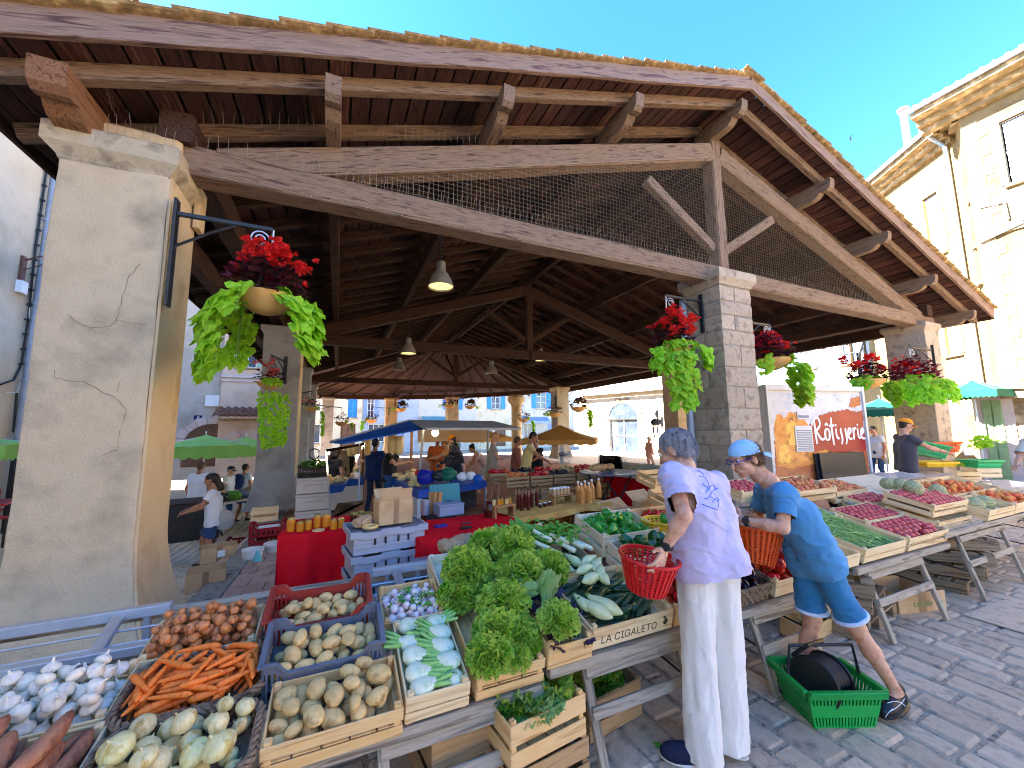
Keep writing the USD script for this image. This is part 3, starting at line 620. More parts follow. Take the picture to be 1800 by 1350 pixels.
class Face:
    """one wall of a building: u along it, z up, n out of it"""
    def __init__(s, bld, P0, P1, z0, z1, m, ops=(), depth=0.22, n=None):
        s.P0, s.P1 = V(*P0, 0), V(*P1, 0); s.L = np.linalg.norm(s.P1 - s.P0); s.u = unit(s.P1 - s.P0); s.n = V(s.u[1], -s.u[0], 0)
        if n is not None and s.n @ V(*n, 0) < 0: s.n = -s.n
        s.bld, s.z0, s.z1, s.d = bld, z0, z1, depth
        z0 = -.6 if z0 == 0 else z0; us = sorted({0, s.L, *[o[0] for o in ops], *[o[1] for o in ops]}); zs = sorted({z0, z1, *[o[2] for o in ops], *[o[3] for o in ops]}); b = B()
        for a, c in zip(us[:-1], us[1:]):
            for e, f in zip(zs[:-1], zs[1:]):
                if not any(o[0] - 1e-6 <= a and c <= o[1] + 1e-6 and o[2] - 1e-6 <= e and f <= o[3] + 1e-6 for o in ops):
                    b.add([s.at(a, e), s.at(c, e), s.at(c, f), s.at(a, f)], [[0, 1, 2, 3]])
        for o in ops:
            q = [(o[0], o[2]), (o[1], o[2]), (o[1], o[3]), (o[0], o[3])]
            for k in range(4): b.add([s.at(*q[k]), s.at(*q[(k + 1) % 4]), s.at(*q[(k + 1) % 4], -depth), s.at(*q[k], -depth)], [[0, 1, 2, 3]])
        b.add([s.at(0, z0, -depth), s.at(s.L, z0, -depth), s.at(s.L, z1, -depth), s.at(0, z1, -depth)], [[0, 1, 2, 3]])
        s.path = part(bld, "wall", b, m)
    def at(s, u, z, n=0.0): return s.P0 + s.u * u + s.n * n + V(0, 0, z)
    def box(s, b, u0, u1, z0, z1, n0, n1, ch=0.0):
        return b.box(s.at((u0 + u1) / 2, (z0 + z1) / 2, (n0 + n1) / 2), (u1 - u0, abs(n1 - n0), z1 - z0), np.stack([s.u, np.cross(V(0, 0, 1), s.u), V(0, 0, 1)], 1), ch)
    def window(s, o, shutter=None, closed=False, sill=True, surround=None, bars=(1, 2), name="window"):
        u0, u1, z0, z1 = o; d = s.d; b = B(); s.box(b, u0 + .03, u1 - .03, z0 + .03, z1 - .03, -d + .03, -d + .05); w = part(s.bld, name, b, "pane_dark")
        b = B(); t = 0.06
        s.box(b, u0, u1, z0, z0 + t, -d + .05, -d + .11); s.box(b, u0, u1, z1 - t, z1, -d + .05, -d + .11); s.box(b, u0, u0 + t, z0 + t, z1 - t, -d + .05, -d + .11); s.box(b, u1 - t, u1, z0 + t, z1 - t, -d + .05, -d + .11)
        for k in range(bars[0]): q = u0 + (u1 - u0) * (k + 1) / (bars[0] + 1); s.box(b, q - .025, q + .025, z0 + t, z1 - t, -d + .055, -d + .10)
        for k in range(bars[1]): q = z0 + (z1 - z0) * (k + 1) / (bars[1] + 1); s.box(b, u0 + t, u1 - t, q - .015, q + .015, -d + .06, -d + .095)
        part(w, "window_frame", b, "frame_white")
        if sill: b = B(); s.box(b, u0 - .08, u1 + .08, z0 - .1, z0, -.02, .09, .01); part(w, "window_sill", b, "trim_stone")
        if surround:
            b = B(); s.box(b, u0 - .14, u0, z0, z1 + .14, -.01, .03); s.box(b, u1, u1 + .14, z0, z1 + .14, -.01, .03); s.box(b, u0, u1, z1, z1 + .14, -.01, .031); part(w, "surround", b, surround)
        if shutter:
            hw = (u1 - u0) / 2
            for k in (0, 1):
                a = (u0 + k * hw) if closed else (u0 - hw - .02 if k == 0 else u1 + .02); n0 = -.1 if closed else .012; b = B(); nn = 5
                for j in range(nn): s.box(b, a + hw * j / nn + .004, a + hw * (j + 1) / nn - .004, z0 + .02, z1 - .02, n0, n0 + .03, .004)
                for q in (.15, .5, .85): s.box(b, a + .03, a + hw - .03, z0 + (z1 - z0) * q - .035, z0 + (z1 - z0) * q + .035, n0 + .03, n0 + .045)
                part(w, "shutter", b, shutter)
        return w
    def door(s, o, m, leaves=2, name="door", panel=True):
        u0, u1, z0, z1 = o; b = B(); w = (u1 - u0) / leaves
        for k in range(leaves): s.box(b, u0 + k * w + .006, u0 + (k + 1) * w - .006, z0, z1, -s.d + .02, -s.d + .07)
        p = part(s.bld, name, b, m)
        for k in range(leaves):
            b = B()
            for e, f in ((.08, .42), (.5, .92)):
                s.box(b, u0 + k * w + .1 * w, u0 + (k + 1) * w - .1 * w, z0 + (z1 - z0) * e, z0 + (z1 - z0) * f, -s.d + .07, -s.d + .095, .012)
            part(p, "panel", b, m)
        return p
    def arch(s, uc, z, r, m, wd=0.22, nn=11, depth=0.05, name="arch_stone"):
        for k in range(nn):
            a0, a1 = PI * k / nn + .012, PI * (k + 1) / nn - .012; q = []
            pts = [(uc + rr * math.cos(a), z + rr * math.sin(a)) for rr, a in ((r, a0), (r + wd * (1.25 if k % 2 else 1), a0), (r + wd * (1.25 if k % 2 else 1), a1), (r, a1))]
            b = B(); f = [s.at(*p_, depth) for p_ in pts] + [s.at(*p_, -.02) for p_ in pts]; b.add(f, [[0, 1, 2, 3], [1, 5, 6, 2], [0, 4, 5, 1], [3, 2, 6, 7], [0, 3, 7, 4]]); part(s.path, name, b, m)
    def fill_arch(s, uc, z, r, m, n=-.1, name="fanlight"):
        b = B(); k = 16; p_ = [s.at(uc, z, n)] + [s.at(uc + r * math.cos(PI * i / k), z + r * math.sin(PI * i / k), n) for i in range(k + 1)]
        b.add(p_, [[0, i + 1, i + 2] for i in range(k)]); return part(s.bld, name, b, m)
    def cornice(s, z, out, h, m, name="cornice", u0=-0.3, u1=None):
        b = B(); u1 = s.L + .3 if u1 is None else u1
        for k, (o, dz) in enumerate(((.25, 0), (.55, .33), (1, .66))): s.box(b, u0, u1, z + h * dz, z + h * (dz + .34), -.05, out * o)
        return part(s.bld, name, b, m)
    def gutter(s, z, out, m="zinc", u0=-0.3, u1=None):
        u1 = s.L + .3 if u1 is None else u1; b = B(); b.tube([s.at(u0, z, out), s.at(u1, z, out)], 0.08, 8); return part(s.bld, "gutter", b, m)
    def eave_tiles(s, z, out, u0=-0.3, u1=None, back=5.0, rise=1.6, m="far_roof_tile", per=0.24):
        u1 = s.L + .3 if u1 is None else u1; uu = np.linspace(u0, u1, max(8, int((u1 - u0) / per * 4))); wv = 0.05 * np.sin(uu * 2 * PI / per)
        P = np.array([[s.at(a, z + dz + w, nn) for a, w in zip(uu, wv)] for nn, dz in ((out, 0), (-back, rise))]); b = B(); b.sheet(P, thick=0.03); part(s.bld, "roof", b, m)
def lettering(text, h, M, depth=0.004, bold=False):
    t = meshkit.text_mesh(text, h, depth, bold); b = B(); b.tm(t, M); return b

# ---- tall house on the left, its corner with downpipe and lantern
bl = thing("town_house", "tall cream rendered house with zinc downpipe and wall lantern at the far left", "house")
f = Face(bl, (-5.2, -7), (-5.2, 10.9), 0, 11.2, "wall_cream", [(12.2, 13.15, 5.6, 7.2), (8, 9, 5.6, 7.2), (3, 4, 5.6, 7.2)], n=(1, 0))  # unseen height and length cut down so sun reaches the plaza behind the camera
for o in [(12.2, 13.15, 5.6, 7.2), (8, 9, 5.6, 7.2), (3, 4, 5.6, 7.2)]: f.window(o, "shutter_pale")
f.cornice(11.2, .5, .4, "trim_stone"); f.eave_tiles(11.65, .6)
f2 = Face(bl, (-5.2, 10.9), (-17, 10.9), 0, 11.2, "wall_cream", n=(0, 1)); Face(bl, (-17, -7), (-5.2, -7), 0, 11.2, "wall_cream", n=(0, -1))
pd = gx(70, 600, -5.0)[1]
b = B(); b.tube([(-5.08, pd, 0.0), (-5.08, pd, 12.5)], 0.075, 12); dp = part(bl, "downpipe", b, "zinc", 40)
for z_ in (1.2, 2.6, 4.0, 5.6, 7.4): b = B(); b.tube([(-5.08, pd, z_), (-5.08, pd, z_ + .05)], 0.085, 12); part(dp, "pipe_collar", b, "zinc")
b = B(); b.tube([(-5.05, pd - .02, 0), (-5.05, pd - .02, 1.35)], 0.088, 12); part(dp, "iron_foot", b, "iron")
def cable(path, pts, r=0.012, m="black_cable", name="cable", sag=0.0):
    b = B(); out = []
    for a, c in zip(pts[:-1], pts[1:]):
        for t in np.linspace(0, 1, 8, endpoint=False): out.append(np.asarray(a) * (1 - t) + np.asarray(c) * t - V(0, 0, sag * 4 * t * (1 - t)))
    out.append(np.asarray(pts[-1], float)); b.tube(out, r, 5); return part(path, name, b, m)
cable(bl, [gx(82, 298, -5.17), gx(62, 440, -5.17), gx(50, 560, -5.17), gx(38, 640, -5.17), gx(24, 668, -5.17), gx(0, 676, -5.17)], 0.016)
cable(bl, [gx(30, 690, -5.17), gx(24, 760, -5.17)], 0.018); cable(bl, [gx(52, 540, -5.16), gx(48, 640, -5.16), gx(30, 690, -5.16), gx(8, 690, -5.16)], 0.006, "frame_white")
for t in range(14):
    q = gx(82 - 44 * t / 13, 300 + 340 * t / 13, -5.16); b = B(); b.box(q, (.05, .05, .03)); part(bl, "cable_clip", b, "black_plastic")
q = gx(40, 470, -5.18); c = gx(64, 470, -4.72)
lan = thing("wall_lantern", "rust coloured old street lantern on a bracket by the left downpipe", "lantern")
b = B(); b.box(q + (0, 0, -.05), (.04, .1, .5)); part(lan, "back_plate", b, "rust_iron")
b = B(); b.tube([q + (0, 0, .12), q + (.2, 0, .24), (c[0], q[1], q[2] + .2)], .014, 6); b.tube([q + (0, 0, -.05), q + (.18, 0, .05), (c[0] - .05, q[1], q[2] + .2)], .01, 6); part(lan, "bracket", b, "rust_iron")
c = V(c[0], q[1], q[2] - .05); b = B(); b.lathe([(.02, .26), (.06, .22), (.08, .17), (.19, .06), (.2, .03), (.16, .03)], 6, t=c); part(lan, "roof", b, "rust_iron")
b = B(); b.lathe([(.16, .03), (.10, -.27), (0, -.28)], 6, t=c); part(lan, "glass_case", b, "pane_dark")
b = B()
for k in range(6): a = PI / 3 * k; b.tube([c + (.165 * math.cos(a), .165 * math.sin(a), .03), c + (.105 * math.cos(a), .105 * math.sin(a), -.28)], .01, 4)
b.tube([c + (.12 * math.cos(a), .12 * math.sin(a), -.29) for a in np.linspace(0, 2 * PI, 13)], .014, 5); part(lan, "frame", b, "rust_iron")
bx = B(); bx.box(q + (0.02, 0.0, -.36), (.09, .16, .22), None, .01); part(bl, "junction_box", bx, "sign_white")

# ---- white and peach houses across the side street
bw = thing("corner_house", "white house with number eight over an arched doorway beyond the green umbrellas", "house")
YB = 24.0
def ub(px, py=740, y=YB): p = gy(px, py, y); return p[0], p[2]
xl, xr = -17.0, ub(386)[0]; f = Face(bw, (xl, YB), (xr, YB), 0, 11, "wall_white", n=(0, -1)); o0 = -xl
ac = ub(372, 770); fa = f.fill_arch(ac[0] + o0, ac[1] - .45, 1.15, "door_brown", .012, "arched_door"); f.arch(ac[0] + o0, ac[1] - .45, 1.17, "wall_pink", .3, 9, .05)
b = B(); f.box(b, ac[0] + o0 - 1.15, ac[0] + o0 + 1.15, 0, ac[1] - .45, .0, .012); part(bw, "door", b, "door_brown")
pl = ub(348, 735); b = B(); f.box(b, pl[0] + o0 - .17, pl[0] + o0 + .17, pl[1] - .14, pl[1] + .14, .0, .015); pp = part(bw, "number_plate", b, "sign_blue")
M = mat4(np.stack([f.u, V(0, 0, 1), f.n], 1), f.at(pl[0] + o0 - .06, pl[1] - .08, .016)); part(pp, "number", lettering("8", .16, M), "sign_white")
b = B(); q = ub(375, 705); f.box(b, q[0] + o0 - .3, q[0] + o0 + .3, q[1] - .28, q[1] + .28, 0, .18, .02); part(bw, "meter_box", b, "frame_white")
cable(bw, [f.at(q[0] + o0 + .5, q[1] + 2.5, .04), f.at(q[0] + o0 + .45, q[1] - .5, .04), f.at(q[0] + o0 + .3, q[1] - 1.6, .05), f.at(q[0] + o0 + .55, q[1] - 1.75, .05)], .03)
bp = thing("peach_house", "peach house with small tiled canopy and pale green shutters beside the white corner house", "house")
x0 = ub(387)[0]; f = Face(bp, (x0, YB - .3), (-2.62, YB - .3), 0, 11, "wall_peach", [(0.62, 1.45, 5.0, 7.0)], n=(0, -1))
Face(bp, (x0, YB - .3), (x0, YB + 3), 0, 11, "wall_peach", n=(-1, 0))
f.window((0.62, 1.45, 5.0, 7.0), "shutter_green")
b = B(); f.box(b, 0, f.L, 4.45, 4.6, 0, .1); f.box(b, 0, f.L, 4.25, 4.35, 0, .06); part(bp, "string_course", b, "wall_pink")
zc = ub(420, 728)[1]; uu = np.linspace(-.1, f.L, 60); P = np.array([[f.at(a, zz + .05 * math.sin(a * 2 * PI / .3), nn) for a in uu] for nn, zz in ((.8, zc - .12), (0, zc + .3))]); b = B(); b.sheet(P, thick=.04); part(bp, "canopy_tiles", b, "far_roof_tile")
b = B(); f.box(b, 0, f.L, zc - .24, zc - .14, 0, .72); f.box(b, 0, f.L, zc - .44, zc - .36, 0, .12); part(bp, "canopy_board", b, "wall_peach"); f.arch(1.15, zc - 2.1, 1.0, "wall_pink", .3, 9, .04); f.fill_arch(1.15, zc - 2.1, 1.0, "wall_cream", .013, "blind_arch")

bs = thing("side_street_house", "added unseen cream house keeping the sun off the side street", "house"); Face(bs, (-9, 11.6), (-9, 23.8), 0, 11, "wall_cream", n=(1, 0)); Face(bs, (-9, 11.6), (-16, 11.6), 0, 11, "wall_cream", n=(0, -1))  # unseen house added to block sun over the side street
# ---- row of houses closing the square behind the hall
YC = 37.0
def uc(px, py=720): p = gy(px, py, YC); return p[0], p[2]
row = [(-14, uc(637)[0], "wall_cream", "cream house with one bright blue shutter behind the hall", "shutter_blue"), (uc(637)[0], uc(735)[0], "wall_bluegrey", "pale blue house with grey blue shutters behind the hall", "shutter_greyblue"),
       (uc(735)[0], uc(838)[0], "wall_white", "white house with a pair of blue shutters behind the middle far pillar", "shutter_blue"), (uc(838)[0], uc(905)[0], "wall_cream", "cream house with barred upper window behind the round column", "shutter_blue"),
       (uc(905)[0], uc(1010)[0], "wall_white", "white house with striped awning between the two far right pillars", "shutter_blue")]
wins = [[(620, 715, .75, 1.9)], [(652, 715, .6, 1.9), (692, 705, .7, 2.0)], [(797, 703, .95, 1.9)], [(873, 703, 1.0, 1.9)], [(953, 702, 1.2, 2.0)]]
for k, (xa, xb, m, lab, sh) in enumerate(row):
    hb = thing("terrace_house", lab, "house"); ops = []
    for (px, py, w, h) in wins[k]: c = uc(px, py); ops.append((c[0] - xa - w / 2, c[0] - xa + w / 2, c[1] - h / 2, c[1] + h / 2))
    dw = min(1.2, (xb - xa) * .3); d0 = (xb - xa) * (.62 if k else .93); ops.append((d0 - dw / 2, d0 + dw / 2, 0, 2.3)); s0 = (xb - xa) * (.25 if k else .75); ops.append((s0 - .7, s0 + .7, .7, 2.3))
    f = Face(hb, (xa, YC + .05 * k), (xb, YC + .05 * k), 0, 10.5 + .4 * (k % 3), m, ops, n=(0, -1))
    for o in ops[:-2]: f.window(o, sh, closed=(k == 0))
    f.door(ops[-2], ("door_brown", "shutter_greyblue", "door_teal", "door_brown", "shutter_greyblue")[k]); f.window(ops[-1], None, name="shop_window", bars=(2, 0))
    f.cornice(10.5 + .4 * (k % 3), .4, .3, "trim_stone"); f.eave_tiles(10.85 + .4 * (k % 3), .5)
    if k in (2, 4):
        aw = B(); P = np.array([[f.at(u, z, nn) for u in np.linspace(s0 - 1.1, s0 + 2.0, 14)] for nn, z in ((.05, 3.0), (1.0, 2.55), (1.01, 2.3))]); aw.sheet(P, thick=.02); part(hb, "awning", aw, "door_teal" if k == 2 else "shutter_greyblue")
# ---- white house with arched shop door, in the sun
bd = thing("arched_shop", "sunlit white house with arched glass shop door and rolled white awning", "house")
DD = 27.0
def gd(px, py, d): return EYE + _ray(px, py) * d
pA, pB = gd(1018, 757, 29.5)[:2], gd(1215, 757, 23.5)[:2]
f = Face(bd, pA, pB, 0, 11.5, "wall_cream", [(2.65, 4.85, 0, 2.3), (3.2, 4.4, 6.4, 8.2)], n=(-.8, -.5))
f.window((3.2, 4.4, 6.4, 8.2), "shutter_pale"); w = f.window((2.65, 4.85, 0, 2.3), None, sill=False, name="glass_door", bars=(1, 1)); f.fill_arch(3.75, 2.3, 1.1, "pane_dark", .012); f.arch(3.75, 2.3, 1.12, "trim_stone", .32, 13, .05)
M = mat4(np.stack([f.u, V(0, 0, 1), f.n], 1), f.at(3.15, 2.62, .02)); part(bd, "shop_number", lettering("118", .3, M), "sign_white")
b = B(); f.box(b, .2, f.L, 4.35, 4.8, 0, .5, .02); part(bd, "awning_box", b, "sign_white"); b = B(); f.box(b, .2, .9, 4.85, 11, 0, .03); part(bd, "pilaster", b, "trim_stone")
P = np.array([[f.at(u, 4.35 - .25 * t - .03 * (k % 2), .5 + .02 * t) for k, u in enumerate(np.linspace(.2, f.L, 30))] for t in (0, 1)]); b = B(); b.sheet(P, thick=.02); part(bd, "awning_valance", b, "wall_bluegrey")
# ---- grey house with blue shutters and yellow neighbour, seen over the trailer
bg = thing("grey_house", "shaded grey house with blue shutters seen over the food trailer", "house")
pA, pB = gd(1418, 757, 22)[:2], gd(1470, 757, 20)[:2]; f = Face(bg, pA, pB, 0, 12, "wall_grey", [(.5, 1.2, 4.9, 6.7), (.5, 1.1, 2.4, 3.6)], n=(-.5, -.8))
f.window((.5, 1.2, 4.9, 6.7), "shutter_greyblue"); f.window((.5, 1.1, 2.4, 3.6)); f.eave_tiles(12, .5)
pC = gd(1520, 757, 19)[:2]; bg2 = thing("beige_house", "pale beige house with pale blue shutters next to the grey house", "house"); f = Face(bg2, pB, pC, 0, 11.5, "wall_cream", [(.55, 1.15, 4.8, 6.5)], n=(-.6, -.8)); f.window((.55, 1.15, 4.8, 6.5), "shutter_greyblue"); f.eave_tiles(11.5, .4)
cable(bg2, [f.at(-.3, 3.9, .1), f.at(.5, 3.4, .1), f.at(1.4, 3.9, .1)], .025)
pD = gd(1572, 757, 20)[:2]; bg3 = thing("yellow_house", "bright sunlit yellow house between the beige house and the right pillar", "house"); f = Face(bg3, pC, pD, 0, 11, "wall_yellow", [(.4, .9, 4.4, 6.2)], n=(-.9, -.3)); f.window((.4, .9, 4.4, 6.2), "shutter_pale"); f.eave_tiles(11, .4)

# ---- big yellow stone house on the right, two wings and a short return between them
br = thing("stone_house", "tall sunlit yellow stone house with white shutters and tiled eaves at the right", "house")
XR = 17.5
c1 = gx(1716, 400, XR)[:2]; c2 = c1 + 0.9 * V(.92, .39); c3 = c2 + next(t for t in np.arange(2.0, 9.5, .05) if (lambda q: 900 + FOCAL * (q @ _rt) / (q @ _fw))(V(*(c2 + t * V(.556, .831)), 1.65) - EYE) < 1556) * V(.556, .831)
zr = gx(1760, 172, XR)[2]
def fu(F_, px, py):
    d = _ray(px, py); t = ((F_.P0 - EYE) @ F_.n) / (d @ F_.n); p = EYE + d * t; return (p - F_.P0) @ F_.u, p[2]
class _F: pass
def opening(P0, P1, px0, py0, px1, py1):
    F_ = _F(); F_.P0 = V(*P0, 0); F_.u = unit(V(*P1, 0) - V(*P0, 0)); F_.n = V(F_.u[1], -F_.u[0], 0); a, z1_ = fu(F_, px0, py0); c, z0_ = fu(F_, px1, py1); return (min(a, c), max(a, c), min(z0_, z1_), max(z0_, z1_))
pr0 = V(XR, -14.0)
opR = [opening(pr0, c1, 1762, 250, 1830, 330), opening(pr0, c1, 1755, 690, 1830, 700)]
opR = [(max(0, opR[0][0]), opR[0][1], gx(1790, 318, XR)[2], gx(1790, 200, XR)[2])]
f = Face(br, pr0, c1, 0, zr, "wall_stone", opR, n=(-1, 0), depth=.18); f.window(opR[0], "shutter_pale", closed=True, surround="trim_stone")
for z_ in np.arange(0.4, zr - .5, .62):                                   # quoins on the corner
    for j, w_ in enumerate((.5, .34)):
        b = B(); f.box(b, f.L - w_, f.L, z_ + j * .31, z_ + j * .31 + .3, -.01, .022, .006); part(f.path, "quoin", b, "trim_stone")
zs = gx(1790, 395, XR)[2]
b = B(); f.box(b, 0, f.L, zs - .12, zs, 0, .06); part(br, "string_course", b, "trim_stone")
zl = gx(1790, 700, XR)[2]; b = B(); f.box(b, 0, f.L, zl, zl + .25, 0, .25); f.box(b, 0, f.L, zl + .25, zl + .35, 0, .33); part(br, "ledge", b, "trim_stone")
f.cornice(zr, .85, .5, "trim_stone", u1=f.L + .8); f.gutter(zr + .55, .95, u1=f.L + .9); f.eave_tiles(zr + .68, .9, u1=f.L + .8, back=5)
ret = Face(br, c1, c2, 0, zr, "wall_yellow", [(.28, .62, gx(1690, 470, XR + .4)[2] if False else 6.0, 8.6)], n=(-.39, .92)); ret.window((.28, .62, 6.0, 8.6), "shutter_pale", closed=True); ret.cornice(zr, .6, .5, "trim_stone", u0=0.0, u1=1.4); ret.gutter(zr + .55, .7, u0=-.1, u1=1.4)
c2q = c2; zl2 = zr - 0.2
opL = [opening(c2, c3, 1622, 352, 1663, 440), opening(c2, c3, 1655, 545, 1690, 620), opening(c2, c3, 1560, 570, 1575, 640)]
f = Face(br, c2, c3, 0, zl2, "wall_yellow", opL[:2], n=(-.83, .55)); [f.window(o, "shutter_pale", closed=True, surround="trim_stone") for o in opL[:2]]
f.cornice(zl2, .6, .5, "trim_stone", u0=0); f.gutter(zl2 + .55, .7, u0=-.2); f.eave_tiles(zl2 + .66, .65, u0=0, back=4)
b = B(); b.tube([f.at(.25, 0, .1), f.at(.25, zl2, .1), f.at(.2, zl2 + .4, .6)], .06, 10); part(br, "downpipe", b, "zinc", 40)
od = opening(c2, c3, 1690, 690, 1722, 770); b = B(); f.box(b, 2.4, 3.9, zl - .1, zl + .2, 0, .16); part(br, "lintel", b, "trim_stone")
fR = Face.__new__(Face); fR.__dict__.update(bld=br, P0=V(*pr0, 0), P1=V(*c1, 0), L=np.linalg.norm(c1 - pr0), u=unit(V(*(c1 - pr0), 0)), n=V(-1, 0, 0), d=-.03, path=br)
# green double door on the front wing
gdp = gx(1715, 740, XR); ud = 14.0 + gx(1712, 740, XR)[1]
ug = fu(f, 1690, 760)[0], fu(f, 1722, 760)[0]
b = B(); w_ = 14 + gx(1722, 750, XR)[1] - .0
uu_ = 14 + gx(1768, 750, XR)[1]; fR.door((uu_, w_ - .12, 0.0, 2.35), "door_green")
b = B(); fR.box(b, uu_ - .2, uu_, 0, 2.6, 0, .06); fR.box(b, w_ - .12, w_ + .06, 0, 2.6, 0, .06); fR.box(b, uu_, w_ - .12, 2.35, 2.6, 0, .06); part(br, "door_surround", b, "wall_pink")
cable(br, [gx(1800, 385, XR - .05), gx(1740, 415, XR - .05), gx(1722, 425, XR - .05)], .03, "zinc"); cable(br, [gx(1722, 365, XR - .05), gx(1765, 355, XR - .05), gx(1772, 385, XR - .05)], .03, "zinc")
cable(br, [gx(1800, 90 + 300, XR - .08), gx(1725, 425, XR - .08), np.append(c2, gx(1690, 440, XR + .5)[2]) + V(-.1, 0, 0)], .035, "zinc")
q = f.at(3.2, zl2 + .5, -1.2); b = B(); b.tube([q, q + (0, 0, 3.2)], .13, 10); b.tube([q + (0, 0, 3.2), q + (0, 0, 3.3)], .2, 10); part(br, "flue_pipe", b, "aluminium"); b = B(); b.box(q + (0, 0, .3), (.6, .6, 1.6)); part(br, "chimney", b, "wall_pink")
# ------------------------------------------------------------------ lamps under the roof
LP = [((775, 505), 6.4, 45, True, "nearest bell lamp hanging lit behind the left bay"), ((718, 622), 10.6, 27, True, "lit bell lamp just under the second tie beam, left one"), ((951, 634), 13.6, 21, True, "lit bell lamp at the second tie beam, right one"),
      ((864, 656), 13.4, 21, False, "grey bell lamp near the far end, right one"), ((702, 650), 14.0, 21, False, "dim grey bell lamp near the far end, left one")]
for (px, py), dep, w, lit, lab in LP:
    p = gd(px, py, dep); r = w / 2 * dep / FOCAL; k = r / 0.2
    t = thing("bell_lamp", lab, "lamp", mat4(None, p), "bell lamps under the hall roof")
    b = B(); b.lathe([(.205, 0), (.20, .02), (.165, .12), (.12, .20), (.085, .25), (.075, .27), (.07, .40), (.05, .42), (0, .42)], 20); b.lathe([(.19, .005), (.15, .11), (.10, .19), (.05, .22)], 20); v, f, g_ = b.get(); part(t, "shade", (v * k, f), "lamp_metal", 40)
    b = B(); b.lathe([(0, .02), (.10, .022), (.185, .024)] if lit else [(0, .1), (.10, .11), (.15, .1)], 20); v, f, g_ = b.get(); part(t, "diffuser", (v * k, f), "lamp_glow" if lit else "lamp_metal")
    zr_ = rz(p[0], 6.35) - p[2]; b = B(); b.tube([(0, 0, .4 * k), (0, 0, max(.5, zr_))], .012, 5); part(t, "hanging_rod", b, "iron")

# ------------------------------------------------------------------ hanging flower baskets
def leaf(b, c, d, nrm, s, fold=0.25, droop=0.35):
    """a heart-shaped leaf: stalk end at c, pointing along d, facing nrm"""
    d = unit(d); x = unit(np.cross(d, nrm)); nrm = np.cross(x, d)
    pts = [(0, 0), (-.10, .34), (.12, .52), (.45, .42), (.75, .18), (1.0, 0), (.75, -.18), (.45, -.42), (.12, -.52), (-.10, -.34)]
    v = [c + s * (u * d + w * x + nrm * (-fold * abs(w) - droop * u * u + (.06 if k % 2 else -.04))) for k, (u, w) in enumerate(pts)]
    mid = c + s * (.42 * d + nrm * (-droop * .18 + .05)); v.append(mid); n_ = len(pts)
    return b.add(np.array(v), [[n_, k, (k + 1) % n_] for k in range(n_)])
def blossom(b, c, s):
    for k in range(4):
        a = rnd.uniform(0, 6.28); e = rnd.uniform(-.3, 1); d = V(math.cos(a) * math.cos(e), math.sin(a) * math.cos(e), math.sin(e)); x = unit(np.cross(d, (0.3, 0.2, 1))); y = np.cross(d, x)
        v = [c, c + s * (.6 * d + .55 * x), c + s * (1.1 * d + .3 * x + .2 * y), c + s * (1.1 * d - .3 * x - .2 * y), c + s * (.6 * d - .55 * x)]; b.add(np.array(v), [[0, 1, 2], [0, 2, 3], [0, 3, 4]])
